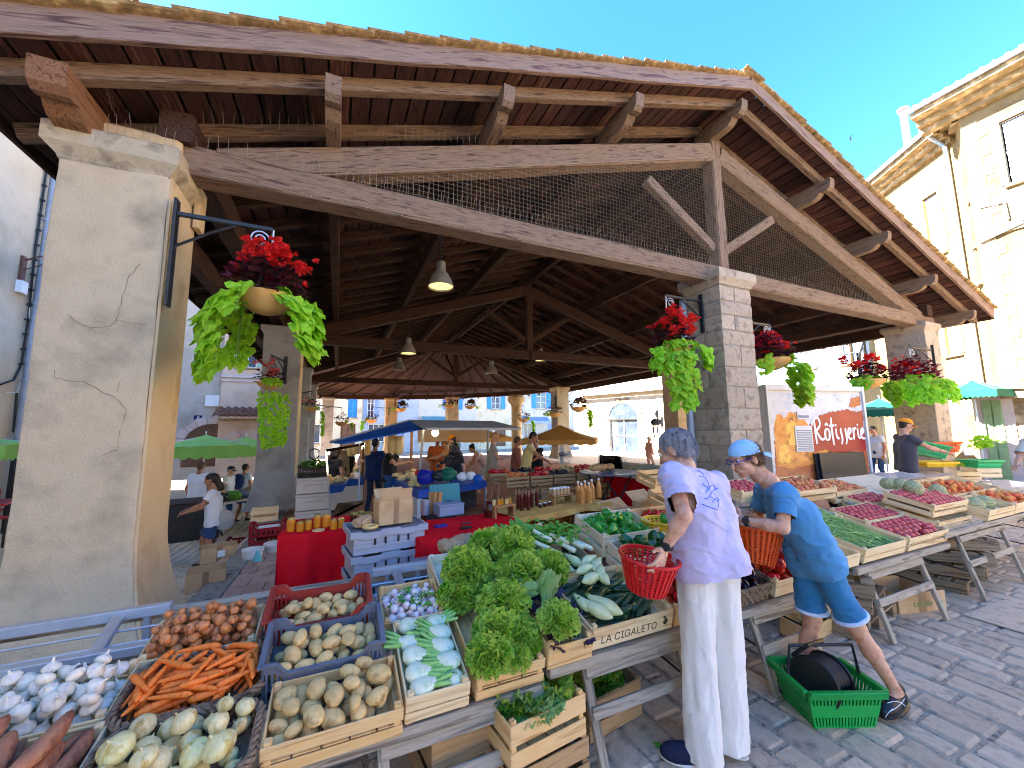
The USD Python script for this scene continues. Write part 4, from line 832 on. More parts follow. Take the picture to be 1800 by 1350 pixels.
def basket(name_label, p, r, strands, near=0, red="begonia", nflow=60, dark="dark_leaf", ndark=110, tuft=None, leaf_s=0.085, flow_c=None, seed=1, group="flower baskets hung on the pillars"):
    """p: centre of the bowl's rim; strands: (angle, length, width, n) curtains of lime leaves"""
    R_ = random.Random(seed); t = thing("flower_basket", name_label, "hanging basket", mat4(None, p), group)
    b = B(); pr = [(0, -.62 * r), (.25 * r, -.62 * r), (.5 * r, -.52 * r), (.8 * r, -.3 * r), (.97 * r, -.05 * r), (1.0 * r, 0), (.95 * r, 0), (.9 * r, -.06 * r), (0, -.1 * r)]
    b.lathe(pr, 24); part(t, "bowl", b, "terracotta_bowl", 40)
    b = B()
    for k in range(3): a = 2.1 * k + .4; b.tube([(.96 * r * math.cos(a), .96 * r * math.sin(a), 0), (0, 0, 2.3 * r)], .004, 4)
    part(t, "chain", b, "iron")
    b = B()
    for k in range(ndark):
        a = R_.uniform(0, 6.28); q = math.sqrt(R_.random()) * r * 1.05; z = R_.uniform(.0, 1.45) * r * (1.15 - q / r * .6); c = V(q * math.cos(a), q * math.sin(a), z)
        leaf(b, c, unit(V(math.cos(a), math.sin(a), R_.uniform(-.2, .9))), V(R_.uniform(-.4, .4), R_.uniform(-.4, .4), 1), R_.uniform(.6, 1.1) * leaf_s)
    part(t, "dark_foliage", b, dark)
    if tuft:
        b = B()
        for k in range(170):
            a = R_.uniform(0, 6.28); e = R_.uniform(0.1, 1.5); q = R_.uniform(.35, 1) * r * tuft[1]; d = V(math.cos(a) * math.cos(e), math.sin(a) * math.cos(e), math.sin(e)); leaf(b, V(*tuft[2]) * r + d * q, d, V(R_.uniform(-1, 1), R_.uniform(-1, 1), .6), leaf_s * R_.uniform(.5, .9))
        part(t, "leaf_tuft", b, tuft[0])
    b = B(); cl = [(R_.uniform(0, 6.28), R_.uniform(.2, 1.2) * r, R_.uniform(.5, 1.6) * r) for _ in range(max(5, nflow // 7))]
    for k in range(nflow):
        a, q, z = cl[k % len(cl)]; c = V(q * math.cos(a), q * math.sin(a), z) + V(R_.gauss(0, .13), R_.gauss(0, .13), R_.gauss(0, .10)) * r + (V(*flow_c) * r if flow_c else 0); blossom(b, c, R_.uniform(.13, .22) * r)
    part(t, "blossoms", b, red)
    made = 0; bs = B(); st = B()
    for (ang, ln, wd, n) in strands:
        for k in range(n):
            u = (k + R_.random()) / n; a = ang + R_.uniform(-1, 1) * wd; out = r * (.95 + .62 * math.sin(min(1, u * 2.2) * PI / 2) + .22 * R_.uniform(-1, 1) * (1 - .5 * u)); z = .25 * r - u * ln + .12 * r * R_.uniform(-1, 1)
            if u < .2: out = r * (.55 + 2.2 * u); z = .32 * r - .1 * R_.random()
            sp = 1 - .45 * u; a2 = ang + (a - ang) * sp; c = V(out * math.cos(a2), out * math.sin(a2), z); o = V(math.cos(a2 + R_.uniform(-.9, .9)), math.sin(a2 + R_.uniform(-.9, .9)), 0)
            d = unit(o * R_.uniform(.4, .9) + V(0, 0, -R_.uniform(.3, 1.1))); nn = unit(o + V(R_.uniform(-.4, .4), R_.uniform(-.4, .4), R_.uniform(.5, 1.1))); s = leaf_s * R_.uniform(.75, 1.35)
            if made < near and u > .1:
                q = B(); leaf(q, c, d, nn, s); part(t, "leaf", q, "vine"); made += 1
            else: leaf(bs, c, d, nn, s)
        for k in range(3):
            a = ang + R_.uniform(-.6, .6) * wd; st.tube([(r * .8 * math.cos(a), r * .8 * math.sin(a), .1 * r), (r * 1.25 * math.cos(a), r * 1.25 * math.sin(a), -.15 * ln), (r * 1.3 * math.cos(a), r * 1.3 * math.sin(a), -.9 * ln)], .003, 4)
    if bs.n: part(t, "trailing_leaves", bs, "vine", kind="stuff")
    part(t, "stems", st, "vine_stem"); return t
def bracket(lab, wall, tip, plate=(.05, .62), scroll=True):
    """black iron arm from a plate on the pillar out to the hook"""
    wall, tip = np.asarray(wall, float), np.asarray(tip, float); d = unit((tip - wall) * (1, 1, 0)); L = np.linalg.norm((tip - wall)[:2]); F = np.stack([d, np.cross((0, 0, 1), d), V(0, 0, 1)], 1)
    t = thing("basket_bracket", lab, "bracket", mat4(F, wall), "iron brackets carrying the flower baskets")
    b = B(); b.box((.012, 0, -plate[1] / 2 + .12), (.022, plate[0] * 1.4, plate[1]), None, .004); part(t, "wall_plate", b, "iron")
    b = B(); b.bar((0.02, 0, 0), (L, 0, 0), .035, .035); b.tube([(0.02, 0, -.28), (L * .35, 0, -.12), (L * .6, 0, -.015)], .012, 5); part(t, "arm", b, "iron")
    if scroll:
        b = B(); a = np.linspace(0, 4.2 * PI / 2 * 1.6, 40); rr = .075 * (1 - a / a.max() * .72); b.tube(np.stack([L - .10 + rr * np.cos(a + .3), a * 0, -.10 + rr * np.sin(a + .3)], 1), .007, 5); b.tube([(L, 0, 0), (L, 0, -.2)], .01, 5); part(t, "scroll", b, "aluminium")
    return t
def at_px(px, py, dep): return gd(px, py, dep)
# (label, bowl px, bowl width px, depth, strands, ...)
Q = PI / 180
p1 = at_px(468, 522, 3.35); basket("big basket with red begonias and lime vine on the left pillar", p1, .245, [(192 * Q, .74, .80, 270), (140 * Q, .6, .6, 60), (-14 * Q, .52, .85, 220), (25 * Q, .35, .5, 40), (238 * Q, .25, .25, 14)], 280, nflow=190, ndark=150, leaf_s=.108, flow_c=(.05, 0, .25), seed=3, tuft=("burgundy_leaf", .75, (-.45, .3, .55)))
bracket("iron bracket with scroll on the left pillar", gy(325, 378, p1[1] + .0) * (0, 1, 1) + (-1.28, 0, 0), (p1[0] + .02, p1[1], gy(325, 378, p1[1])[2]), (.06, .9))
p2_ = at_px(1184, 612, 5.75); basket("basket with lime curtain and brown tuft on the left face of the stone pillar", p2_, .28, [(235 * Q, .95, .6, 190), (-50 * Q, .34, .6, 70), (190 * Q, .4, .3, 30)], 160, nflow=150, ndark=120, leaf_s=.105, seed=5, flow_c=(0, -.2, .1), tuft=("brown_leaf", .8, (.0, .1, .9)))
bracket("iron bracket on the shaded left face of the stone pillar", (5.165, p2_[1], gy(1230, 530, p2_[1])[2]), (p2_[0] - .1, p2_[1], gy(1230, 530, p2_[1])[2]))
p3_ = at_px(1357, 632, 6.4); basket("basket with hairy burgundy leaves on the right face of the stone pillar", p3_, .28, [(-40 * Q, .78, .9, 240), (200 * Q, .3, .3, 22)], 120, nflow=130, ndark=120, leaf_s=.105, seed=7, tuft=("burgundy_leaf", .8, (-.35, 0, .6)))
bracket("iron bracket half hidden on the right face of the stone pillar", (5.905, p3_[1], p3_[2] + .58), (p3_[0] + .02, p3_[1], p3_[2] + .58))
p4_ = at_px(1524, 668, 8.0); basket("basket with few lime leaves left of the right pillar", p4_, .30, [(-30 * Q, .55, .5, 110), (190 * Q, .25, .4, 40)], 0, red="begonia", nflow=90, ndark=150, leaf_s=.10, seed=9)
bracket("thin iron bracket reaching left from the right pillar", (11.79, p4_[1] + .9, p4_[2] + .75), (p4_[0], p4_[1], p4_[2] + .75))
p5_ = at_px(1606, 668, 8.2); basket("basket heaped with burgundy foliage on the front of the right pillar", p5_, .34, [(215 * Q, .55, .9, 170), (290 * Q, .5, .7, 90)], 60, red="begonia", nflow=60, dark="burgundy_leaf", ndark=190, leaf_s=.12, seed=11)
bracket("iron bracket with dark plate on the front of the right pillar", (12.0, 3.89, p5_[2] + .7), (p5_[0], p5_[1], p5_[2] + .7))
FB = [((474, 672), 7.75, 42, [(-60 * Q, 1.3, 1.0, 330)], "begonia_pink", 60, "basket with the longest lime curtain on the second left pillar", (-1.1, 9.74)), ((547, 716), 13.2, 25, [(-10 * Q, 1.0, .4, 110)], "begonia_pink", 25, "basket on the third left pillar with dark leaves and a short vine", (-1.3, 15.9)),
      ((600, 742), 16.5, 22, [(0, .35, .4, 30)], "begonia_pink", 6, "small basket of dark leaves beside the third left pillar", (-1.0, 16.2)), ((653, 738), 25.5, 20, [(190 * Q, .7, .5, 60)], "begonia_pink", 6, "small basket left of the first far pillar", (3.3, 28.8)),
      ((705, 718), 25.5, 20, [(190 * Q, .2, .5, 12)], "begonia_pink", 10, "basket of brown leaves right of the first far pillar", (3.7, 28.8)), ((790, 712), 25.5, 22, [(190 * Q, .15, .5, 10)], "begonia_pink", 8, "basket left of the middle far pillar above the canopy", (7.0, 26.6)),
      ((826, 714), 25.5, 18, [(0, .2, .5, 10)], "begonia_pink", 12, "basket right of the middle far pillar above the canopy", (7.7, 26.6)), ((921, 736), 23.5, 21, [(-20 * Q, 1.0, .4, 110)], "begonia_pink", 10, "basket with bright lime curtain beside the round column", (10.6, 22.3)),
      ((974, 726), 20.8, 24, [(190 * Q, .15, .5, 10)], "begonia_pink", 6, "half hidden basket left of the square far right pillar", (11.0, 18.6)), ((1017, 716), 20.8, 27, [(-15 * Q, 1.05, .35, 110)], "begonia_pink", 6, "basket with yellowish leaves right of the square far right pillar", (11.8, 18.6))]
for (px, py), dep, w, st_, red, nf, lab, pil in FB:
    p = at_px(px, py, dep); r = w / 2 * dep / FOCAL; basket(lab, p, r, st_, 0, red, nf, "dark_leaf", 70, leaf_s=.36 * r, seed=px, tuft=("brown_leaf", .8, (.3, 0, .5)) if px in (705, 826, 1017) else None)
    bracket("thin iron bracket of the " + " ".join(lab.split()[:10]), (pil[0], pil[1], p[2] + 2.3 * r), (p[0], p[1], p[2] + 2.3 * r), scroll=False)
# ------------------------------------------------------------------ the sloping vegetable display
SLOPE = math.radians(13); CS, SN = math.cos(SLOPE), math.sin(SLOPE)
HZ = dict(A=.44, B=.50, C=.555, D=.65)
def dm(sec, X, s, h=0.0, yaw=0.0):
    """a frame on the display: x along the front, y up the slope, z away from it; s metres behind the front rail"""
    return mat4(rotx(SLOPE) @ rotz(yaw), (X, 1.8 + s * CS - h * SN, HZ[sec] + s * SN + h * CS))
def bench(sec, x0, x1, ladders, lab, depth=1.1, m="grey_wood"):
    t = thing("display_bench", lab, "market bench"); z0 = HZ[sec]
    b = B(); b.bar((x0, 1.80, z0 - .03), (x1, 1.80, z0 - .03), .045, .05); part(t, "front_rail", b, m)
    b = B(); b.bar((x0 + .004, 1.83, z0 - .052), (x1, 1.83, z0 - .052), .05, .03); part(t, "front_rail", b, m)
    for s in (.36, .74, depth): b = B(); b.bar((x0, 1.8 + s * CS, z0 + s * SN - .02), (x1, 1.8 + s * CS, z0 + s * SN - .02), .06, .03, up=(0, -SN, CS)); part(t, "deck_slat", b, m)
    for k, (xa, xb) in enumerate(ladders):
        top = z0 - .05
        for x in (xa, xb): b = B(); b.bar((x, 1.84, top), (x + .015, 1.70, 0.0), .045, .03, up=(0, 1, .2)); part(t, "leg", b, m)
        for q in (.10, .46):
            z = top * (1 - q); y = 1.84 - .14 * q
            b = B(); b.bar((xa - .012, y - .018, z), (xb + .012, y - .018, z), .022, .055, up=(0, .25, 1)); part(t, "cross_rail", b, m)
        for x in (xa, xb): b = B(); b.bar((x, 1.86, top), (x, 2.75, .0), .04, .03, up=(0, 1, .2)); part(t, "leg", b, m)
        b = B(); b.bar((xa, 2.55, .15), (xb, 2.55, .15), .02, .05); part(t, "cross_rail", b, m)
        for x in (xa, xb): b = B(); b.bar((x, 1.78, .25), (x, 2.3, .30), .012, .012); part(t, "hinge_stay", b, "iron")
    return t
bench("A", -1.75, .955, [(-1.2, -.6), (.22, .80)], "grey wooden bench under the potatoes and carrots in front")
bench("B", .985, 3.35, [(1.22, 1.86), (2.52, 3.05)], "grey wooden bench under the courgettes, second from the front left")
bench("C", 3.72, 5.30, [(3.92, 4.80)], "grey wooden bench under the green beans and plums")
bench("D", 5.22, 9.0, [(5.60, 6.65), (7.4, 8.4)], "grey wooden bench under melons and apricots at the right")
mat("grid_metal", lin(150, 158, 170), rough=.4, metal=.4)
def rack(xa, xb, lab, s=1.02):
    t = thing("metal_rack", lab, "rack"); p = dm("A", 0, s, .05); y, z = p[1, 3], p[2, 3]
    b = B(); b.bar((xa, y, z), (xb, y, z), .05, .05); part(t, "top_rail", b, "aluminium"); b = B(); b.bar((xa, y - .28, z - .07), (xb, y - .28, z - .07), .05, .04); part(t, "front_rail", b, "aluminium")
    for x in np.arange(xa + .15, xb, .48): b = B(); b.bar((x, y - .02, z - .003), (x + .02, y - .27, z - .068), .05, .03); part(t, "cross_bar", b, "aluminium")
    b = B()
    for q in (.1, .2): b.tube([(xa, y - q, z - .02 - .25 * q), (xb, y - q, z - .02 - .25 * q)], .006, 5)
    part(t, "rod", b, "aluminium")
    for x in (xa + .1, xb - .1): b = B(); b.bar((x, y, z), (x, y + .05, 0), .03, .03, up=(0, 1, 0)); part(t, "leg", b, "aluminium")
rack(-2.1, -.78, "blue grey metal rack behind the garlic"); rack(.24, .64, "blue grey metal rack behind the turnips", 1.06)

def plank(path, c, s, m, name="board", R=None, ch=.003): b = B(); b.box(c, s, R, ch); return part(path, name, b, m)
def crate(lab, M, w, l, h, m="crate_wood", style="low", group=None, floor=.0, post=True):
    """a wooden crate: thin boards nailed to corner posts"""
    t = thing("wooden_crate", lab, "crate", M, group); th = .009; pw = .026
    for x in (-1, 1):
        for y in (-1, 1): plank(t, (x * (w / 2 - th - pw / 2), y * (l / 2 - th - pw / 2), (h + .012) / 2), (pw, pw, h + .012), m, "corner_post", ch=.003)
    bands = {"low": [(.012, .055), (.062, h)], "solid": [(.008, h)], "slat": [(.01, .42 * h), (.56 * h, h)], "slat3": [(.01, .28 * h), (.36 * h, .62 * h), (.72 * h, h)], "gap": [(.008, .40 * h), (.58 * h, h)]}[style]
    for z0, z1 in bands:
        for s in (-1, 1):
            plank(t, (0, s * (l / 2 - th / 2) + rnd.uniform(-.001, .001), (z0 + z1) / 2 + rnd.uniform(-.002, .002)), (w, th, z1 - z0), m)
            plank(t, (s * (w / 2 - th / 2 - .0005), 0, (z0 + z1) / 2 + rnd.uniform(-.002, .002)), (th, l - 2 * th - .002, z1 - z0), m)
    n = max(3, int(w / .09))
    for k in range(n): plank(t, (-w / 2 + w * (k + .5) / n, 0, .004 + floor), (w / n - .008, l - 2 * th - .004, .006), m, "bottom_board", ch=0)
    if floor > 0.03: b = B(); b.box((0, 0, floor - .004), (w - .03, l - .03, .004)); part(t, "paper_liner", b, "kraft_paper")
    return t
mat("kraft_paper", lin(150, 116, 82), lin(166, 132, 96), 0.8, 6, 4, 0.2, 30); mat("cardboard", lin(198, 160, 116), lin(208, 172, 130), 0.8, 3, 5, 0.15, 60, c3=lin(186, 148, 104), spec=.2, coords="position")
mat("purple_tray", lin(56, 50, 120), lin(70, 64, 140), .4, 8)
def wicker_basket(lab, M, w, l, h, floor=.05):
    t = thing("wicker_basket", lab, "wicker basket", M)
    def ringpt(u, z, e=0.0):
        # rounded rectangle walked by u in 0..1
        rx, ry, c = w / 2 - e - .012 * (1 - z / h) * 2, l / 2 - e - .012 * (1 - z / h) * 2, .05; pts = []
        per = [(rx - c, -ry), (rx, -ry + c), (rx, ry - c), (rx - c, ry), (-rx + c, ry), (-rx, ry - c), (-rx, -ry + c), (-rx + c, -ry), (rx - c, -ry)]; P_ = np.array(per); L_ = np.concatenate([[0], np.cumsum(np.linalg.norm(np.diff(P_, axis=0), axis=1))])
        q = (u % 1) * L_[-1]; return np.interp(q, L_, P_[:, 0]), np.interp(q, L_, P_[:, 1])
    N = 96; k = 0; z = .012
    while z < h - .02:
        b = B(); pts = []
        for i in range(N + 1):
            x, y = ringpt(i / N, z, .006 * (1 if (i + k) % 4 < 2 else -1)); pts.append((x, y, z + .003 * math.sin(i * 1.7 + k)))
        b.tube(pts, .0065, 5, False); part(t, "withy", b, "wicker"); z += .0125; k += 1
    for ph in (0, .5, 1.0):
        b = B(); pts = []
        for i in range(N * 2 + 1): x, y = ringpt(i / N / 2, h, .008 * math.cos(i * .55 + ph * 2 * PI / 1.5)); pts.append((x, y, h - .008 + .010 * math.sin(i * .55 + ph * 2 * PI / 1.5)))
        b.tube(pts, .0085, 5, False); part(t, "rim_strand", b, "wicker")
    b = B()
    for i in range(0, N, 4): x, y = ringpt(i / N, 0); x2, y2 = ringpt(i / N, h); b.tube([(x, y, 0), (x2, y2, h - .01)], .006, 4)
    part(t, "stakes", b, "wicker", kind="stuff"); b = B(); b.box((0, 0, floor), (w - .05, l - .05, .006)); b.box((0, 0, .006), (w - .05, l - .05, .008)); part(t, "woven_bottom", b, "wicker"); return t
mat("plastic_red", lin(156, 56, 46), lin(168, 64, 52), .45, 3, vary=0); mat("plastic_grey", lin(104, 108, 122), lin(116, 120, 134), .45, 3); mat("plastic_lightgrey", lin(160, 164, 176), lin(172, 176, 188), .45, 3); mat("plastic_green", lin(16, 148, 62), lin(20, 160, 70), .4, 3); mat("plastic_crimson", lin(150, 18, 34), rough=.45)
def plastic_crate(lab, M, w, l, h, m, name="plastic_crate", dip=.05, cat="crate", floor=.06, n=22):
    """moulded crate: slotted walls, the long sides dipping in the middle"""
    t = thing(name, lab, cat, M); th = .008
    def top(u): return h - dip * (1 if abs(u) < .62 else max(0, 1 - (abs(u) - .62) / .14))
    for s in (-1, 1):                       # long sides, slats between two bands
        b = B(); uu = np.linspace(-1, 1, 41)
        for za, zb in ((lambda u: 0, lambda u: .035), (lambda u: top(u) - .045, lambda u: top(u))):
            P = np.array([[(u * w / 2, s * l / 2, f_(u)) for u in uu] for f_ in (za, zb)]); b.sheet(P if s > 0 else P[:, ::-1], thick=th)
        P = np.array([[(u * w / 2, s * (l / 2 + dz), top(u) + e) for u in uu] for dz, e in ((.012, -.006), (.012, .004), (-.004, .004))]); b.sheet(P if s > 0 else P[:, ::-1], thick=.003)
        for i in range(n): u = (i + .5) / n * 2 - 1; b.box((u * w / 2 * .97, s * (l / 2 - th / 2), (top(u) - .01) / 2), (w / n * .45, th * .8, top(u) - .02))
        part(t, "long_side", b, m)
    for s in (-1, 1):
        b = B(); b.box((s * (w / 2 - th / 2), 0, .03), (th, l, .06)); b.box((s * (w / 2 - th / 2), 0, h - .03), (th, l, .06)); b.box((s * (w / 2 + .004), 0, h - .005), (.024, l + .02, .012), None, .003)
        for i in range(10): b.box((s * (w / 2 - th / 2), (i + .5) / 10 * l - l / 2, h / 2), (th * .8, l / 10 * .5, h - .08))
        part(t, "end_wall", b, m)
    b = B(); b.box((0, 0, .006), (w, l, .01)); b.box((0, 0, floor), (w - .02, l - .02, .006)); part(t, "bottom", b, m); return t

# crates of the display: (X, s) of the centre, width, length, height
C = {}
def put(key, sec, x0, x1, s0, s1, h, lab, m="crate_wood", style="low", floor=.05, lift=0.0, **k):
    M = dm(sec, (x0 + x1) / 2, (s0 + s1) / 2, lift); C[key] = (M, x1 - x0, s1 - s0, h, floor); crate(lab, M, x1 - x0, s1 - s0, h, m, style, floor=floor, **k)
put("sweet", "A", -1.22, -.715, -.04, .25, .12, "wooden crate of sweet potatoes at the lower left corner")
put("garlic", "A", -1.24, -.735, .265, .555, .12, "wooden crate of white garlic in front of the left pillar")
put("shallot", "A", -.755, -.315, .53, .80, .12, "wooden crate of brown shallots behind the carrots")
put("potato", "A", -.205, .285, -.055, .235, .125, "light wooden crate of big potatoes in front", m="crate_wood_warm", style="gap")
put("fennel", "A", .298, .575, -.02, .455, .125, "long wooden crate of fennel bulbs")
put("turnip", "A", .255, .59, .465, .79, .115, "wooden crate of small pink and white turnips", m="crate_wood_warm")
put("lettb", "A", .60, .95, .52, 1.03, .13, "wooden crate under the big heap of curly lettuce", m="crate_wood_pale", style="solid")
put("lett", "A", .61, .955, -.01, .50, .125, "wooden crate with curly lettuce spilling over its front", m="crate_wood_warm", style="gap")
put("purple", "B", .965, 1.225, -.03, .47, .12, "orange tinted wooden crate of dark red leaves and a curly lettuce", m="crate_wood_warm", style="solid")
put("courg", "B", 1.24, 1.80, 0.0, .48, .125, "wooden crate stencilled with lettering and full of dark courgettes", style="solid")
put("courg2", "B", 1.03, 1.66, .50, .84, .125, "wooden crate of courgettes behind the stencilled one", m="crate_wood_pale")
put("leek", "B", .97, 1.55, .85, 1.16, .13, "wooden crate of leeks at the back by the red cloth", m="crate_wood_pale")
put("pepper", "B", 1.79, 2.34, .66, 1.04, .17, "pale slatted crate of bright green peppers", m="crate_wood_pale", style="slat", lift=.06)
put("pepper2", "B", 1.82, 2.36, .40, .65, .17, "pale slatted crate of dark green peppers behind the red basket", m="crate_wood_pale", style="slat", lift=.03)
put("tomato", "B", 1.815, 2.27, 0.0, .38, .12, "wooden crate of red tomatoes under the red basket", m="crate_wood_warm", style="solid")
put("tomato2", "B", 2.73, 3.12, 0.0, .34, .12, "wooden crate of ripe red tomatoes beside the aubergines", style="solid")
put("squash", "B", 2.75, 3.25, .36, .75, .12, "wooden crate of orange squash behind the tomatoes", style="low")
put("redpep", "B", 2.4, 2.98, .85, 1.2, .14, "wooden crate of long red peppers by the cardboard boxes", m="crate_wood_warm")
put("empty1", "B", 3.0, 3.5, 1.2, 1.5, .12, "empty wooden crate leaning behind the woman, lower one", m="crate_wood_warm", style="slat", floor=.0, lift=.06)
put("empty2", "B", 3.1, 3.6, 1.5, 1.8, .12, "empty wooden crate behind the woman, upper one", m="crate_wood_warm", style="slat", floor=.0, lift=.16)
put("small", "C", 3.42, 3.78, 0.0, .32, .11, "small wooden crate at the woman's hip, mostly hidden", style="solid")
put("bean", "C", 3.85, 4.50, .0, .50, .125, "wooden crate of green beans", m="crate_wood")
put("bean2", "C", 3.92, 4.52, .51, .98, .125, "wooden crate under the upper heap of green beans", m="crate_wood_pale")
put("plum", "C", 4.56, 5.30, -.0, .32, .125, "front wooden crate of red plums", style="gap")
put("plum2", "C", 4.62, 5.34, .33, .64, .125, "second wooden crate of red plums behind the front one", style="gap")
put("peach", "C", 4.44, 5.14, .84, 1.22, .14, "wooden crate of nectarines with a green label", style="gap", lift=.10)
put("peach2", "C", 5.2, 5.86, .86, 1.22, .14, "wooden crate of nectarines beside the melons", style="gap", lift=.02)
put("peach3", "C", 5.3, 5.9, .62, .85, .12, "wooden crate of dark peaches in the middle of the fruit", style="low")
put("plum3", "D", 5.38, 6.15, .12, .52, .13, "raised wooden crate of red plums on the right bench", style="gap", lift=.06)
put("plum3b", "D", 5.40, 6.17, .08, .5, .10, "lower wooden crate under the raised plums", style="gap", lift=-.06)
put("plum4", "C", 3.9, 4.4, 1.08, 1.42, .13, "wooden crate of red nectarines behind the green beans", style="low", lift=.05)
put("melonf", "D", 6.2, 6.9, -.02, .3, .12, "wooden crate with a melon and stamped lettering", m="crate_wood")
put("apricot", "D", 6.35, 7.9, .35, .8, .12, "long wooden crate of orange apricots at the right", m="crate_wood")
put("apricotf", "D", 6.93, 7.75, -.02, .34, .13, "wooden crate of apricots with pink stamped lettering", m="crate_wood")
C["melon"] = (dm("D", 6.45, .98), 1.2, .6, .12, .02)
b = B(); b.box((0, 0, .0), (1.3, .7, .02), None, .004); solid("melon_board", "pale wooden board under the heap of striped melons", "board", b, "crate_wood_pale", M=C["melon"][0])
# wicker and plastic
C["carrot"] = (dm("A", -.485, .355), .475, .30, .125, .05); wicker_basket("long brown wicker basket of carrots", C["carrot"][0], .475, .30, .125)
C["onion"] = (dm("A", -.465, .035), .475, .30, .125, .05); wicker_basket("long brown wicker basket of pale onions", C["onion"][0], .475, .30, .125)
C["aub"] = (dm("B", 2.50, .17), .42, .36, .13, .06); wicker_basket("brown wicker basket of aubergines between the two shoppers", C["aub"][0], .42, .36, .13, .07)
C["redcr"] = (dm("A", -.045, .67), .47, .275, .20, .07); plastic_crate("dark red plastic crate of potatoes", C["redcr"][0], .47, .275, .20, "plastic_red", floor=.07)
C["greycr"] = (dm("A", -.01, .385), .475, .275, .20, .07); plastic_crate("blue grey plastic crate of potatoes", C["greycr"][0], .475, .275, .20, "plastic_grey", floor=.07)
# stencil on the courgette crate
M = C["courg"][0] @ mat4(np.stack([V(1, 0, 0), V(0, 0, 1), V(0, -1, 0)], 1), (-.225, -.2402, .035))
cg = "/World/" + [p.GetName() for p in stage.GetPrimAtPath("/World").GetChildren() if p.GetName().startswith("wooden_crate") and "stencilled with" in (p.GetCustomDataByKey("label") or "")][0]
mat("stencil", lin(70, 56, 40), rough=.7); mat("stencil_pink", lin(206, 120, 100), rough=.7); mat("label_green", lin(40, 150, 90), rough=.5)
def loc(M): return np.linalg.inv(C["courg"][0]) @ M
part(cg, "stencil_lettering", lettering("LA CIGALETO", .042, loc(M), .0012), "stencil")
b = B()
for k in range(4): b.tube([V(.205 + .006 * k, -.2412, .055 - .004 * k), V(.222 + .006 * k, -.2412, .088 - .006 * k)], .0028, 4)
b.ball((.212, -.241, .09), (.008, .001, .008), 1); part(cg, "stencil_emblem", b, "stencil", kind="stuff")
# ------------------------------------------------------------------ fruit and vegetables, every piece a thing
mat("potato_skin", lin(212, 172, 108), lin(228, 194, 132), .55, 18, 6, .25, 90, c3=lin(168, 132, 84), vary=.10, spec=.3)
mat("sweet_skin", lin(166, 108, 80), lin(182, 124, 94), .6, 14, 6, .3, 70, c3=lin(134, 80, 62), vary=.12, spec=.3)
mat("carrot_skin", lin(246, 118, 36), lin(250, 138, 56), .45, 10, 5, .25, 60, stretch=(6, 1, 1), c3=lin(232, 98, 28), vary=.08, spec=.4)
mat("carrot_end", lin(150, 128, 70), rough=.7)
mat("shallot_skin", lin(192, 112, 62), lin(212, 138, 82), .35, 5, 5, .12, 50, stretch=(6, 6, .6), c3=lin(142, 76, 50), vary=.12, spec=.5)
mat("onion_skin", lin(222, 200, 128), lin(232, 220, 166), .3, 4, 5, .08, 50, stretch=(6, 6, .6), c3=lin(202, 168, 84), vary=.08, spec=.5, hue=.015)
mat("garlic_skin", lin(236, 224, 202), lin(242, 234, 216), .5, 6, 5, .1, 50, stretch=(5, 5, .6), c3=lin(214, 204, 194), vary=.05)
mat("turnip_skin", lin(240, 232, 226), lin(232, 206, 212), .4, 16, 3, c3=lin(214, 150, 186), vary=.06, lo=.4, hi=.72)
mat("fennel_bulb", lin(230, 234, 196), lin(238, 240, 212), .35, 5, 5, .1, 40, stretch=(4, 4, .6), c3=lin(198, 218, 176), spec=.5); mat("fennel_stalk", lin(140, 192, 96), lin(164, 208, 116), .4, 8, 4, spec=.5); mat("fennel_frond", lin(62, 128, 42), lin(84, 150, 56), .6, 20, trans=.2)
mat("courgette_skin", lin(24, 52, 32), lin(32, 64, 40), .25, 30, 4, .03, 60, c3=lin(40, 78, 48), vary=.18, spec=.6); mat("courgette_stem", lin(164, 172, 96), lin(134, 150, 80), .7, 30)
mat("courgette_pale", lin(206, 220, 164), lin(216, 226, 178), .3, 10, 4, .03, 60, c3=lin(190, 208, 142), vary=.05, spec=.55)
mat("pepper_green", lin(46, 138, 40), lin(58, 152, 48), .2, 6, 3, spec=.6, vary=.1); mat("pepper_dark", lin(18, 84, 34), lin(26, 96, 42), .18, 6, 3, spec=.6, vary=.1); mat("pepper_red", lin(196, 22, 26), rough=.2, spec=.6); mat("stalk_green", lin(98, 140, 60), rough=.6)
mat("tomato_skin", lin(204, 40, 30), lin(216, 58, 38), .15, 5, 3, spec=.6, vary=.10, hue=.012); mat("aubergine_skin", lin(28, 18, 38), rough=.1, spec=.7)
mat("plum_skin", lin(198, 46, 58), lin(214, 92, 92), .3, 9, 4, .03, 60, c3=lin(150, 28, 56), vary=.12, spec=.5); mat("nectarine_skin", lin(198, 56, 52), lin(226, 138, 76), .3, 7, 3, c3=lin(166, 34, 48), vary=.12, spec=.5, hue=.02, lo=.3, hi=.7); mat("apricot_skin", lin(236, 148, 76), lin(226, 106, 60), .5, 8, 3, vary=.08, hue=.02)
mat("melon_skin", lin(196, 190, 142), lin(178, 176, 124), .6, 24, 5, .3, 60, c3=lin(206, 198, 156)); mat("melon_rib", lin(84, 116, 76), rough=.6)
mat("bean_green", lin(132, 168, 88), lin(152, 186, 106), .4, 8, 3, spec=.45, vary=.16); mat("squash_skin", lin(232, 110, 40), rough=.3)
mat("lettuce_curly", lin(188, 226, 84), lin(210, 236, 114), .4, 9, 3, .2, 60, c3=lin(138, 198, 52), trans=.45, coords="position", spec=.45); mat("lettuce_dark", lin(88, 156, 44), lin(118, 182, 62), .4, 9, 3, .2, 60, trans=.3, coords="position", spec=.45)
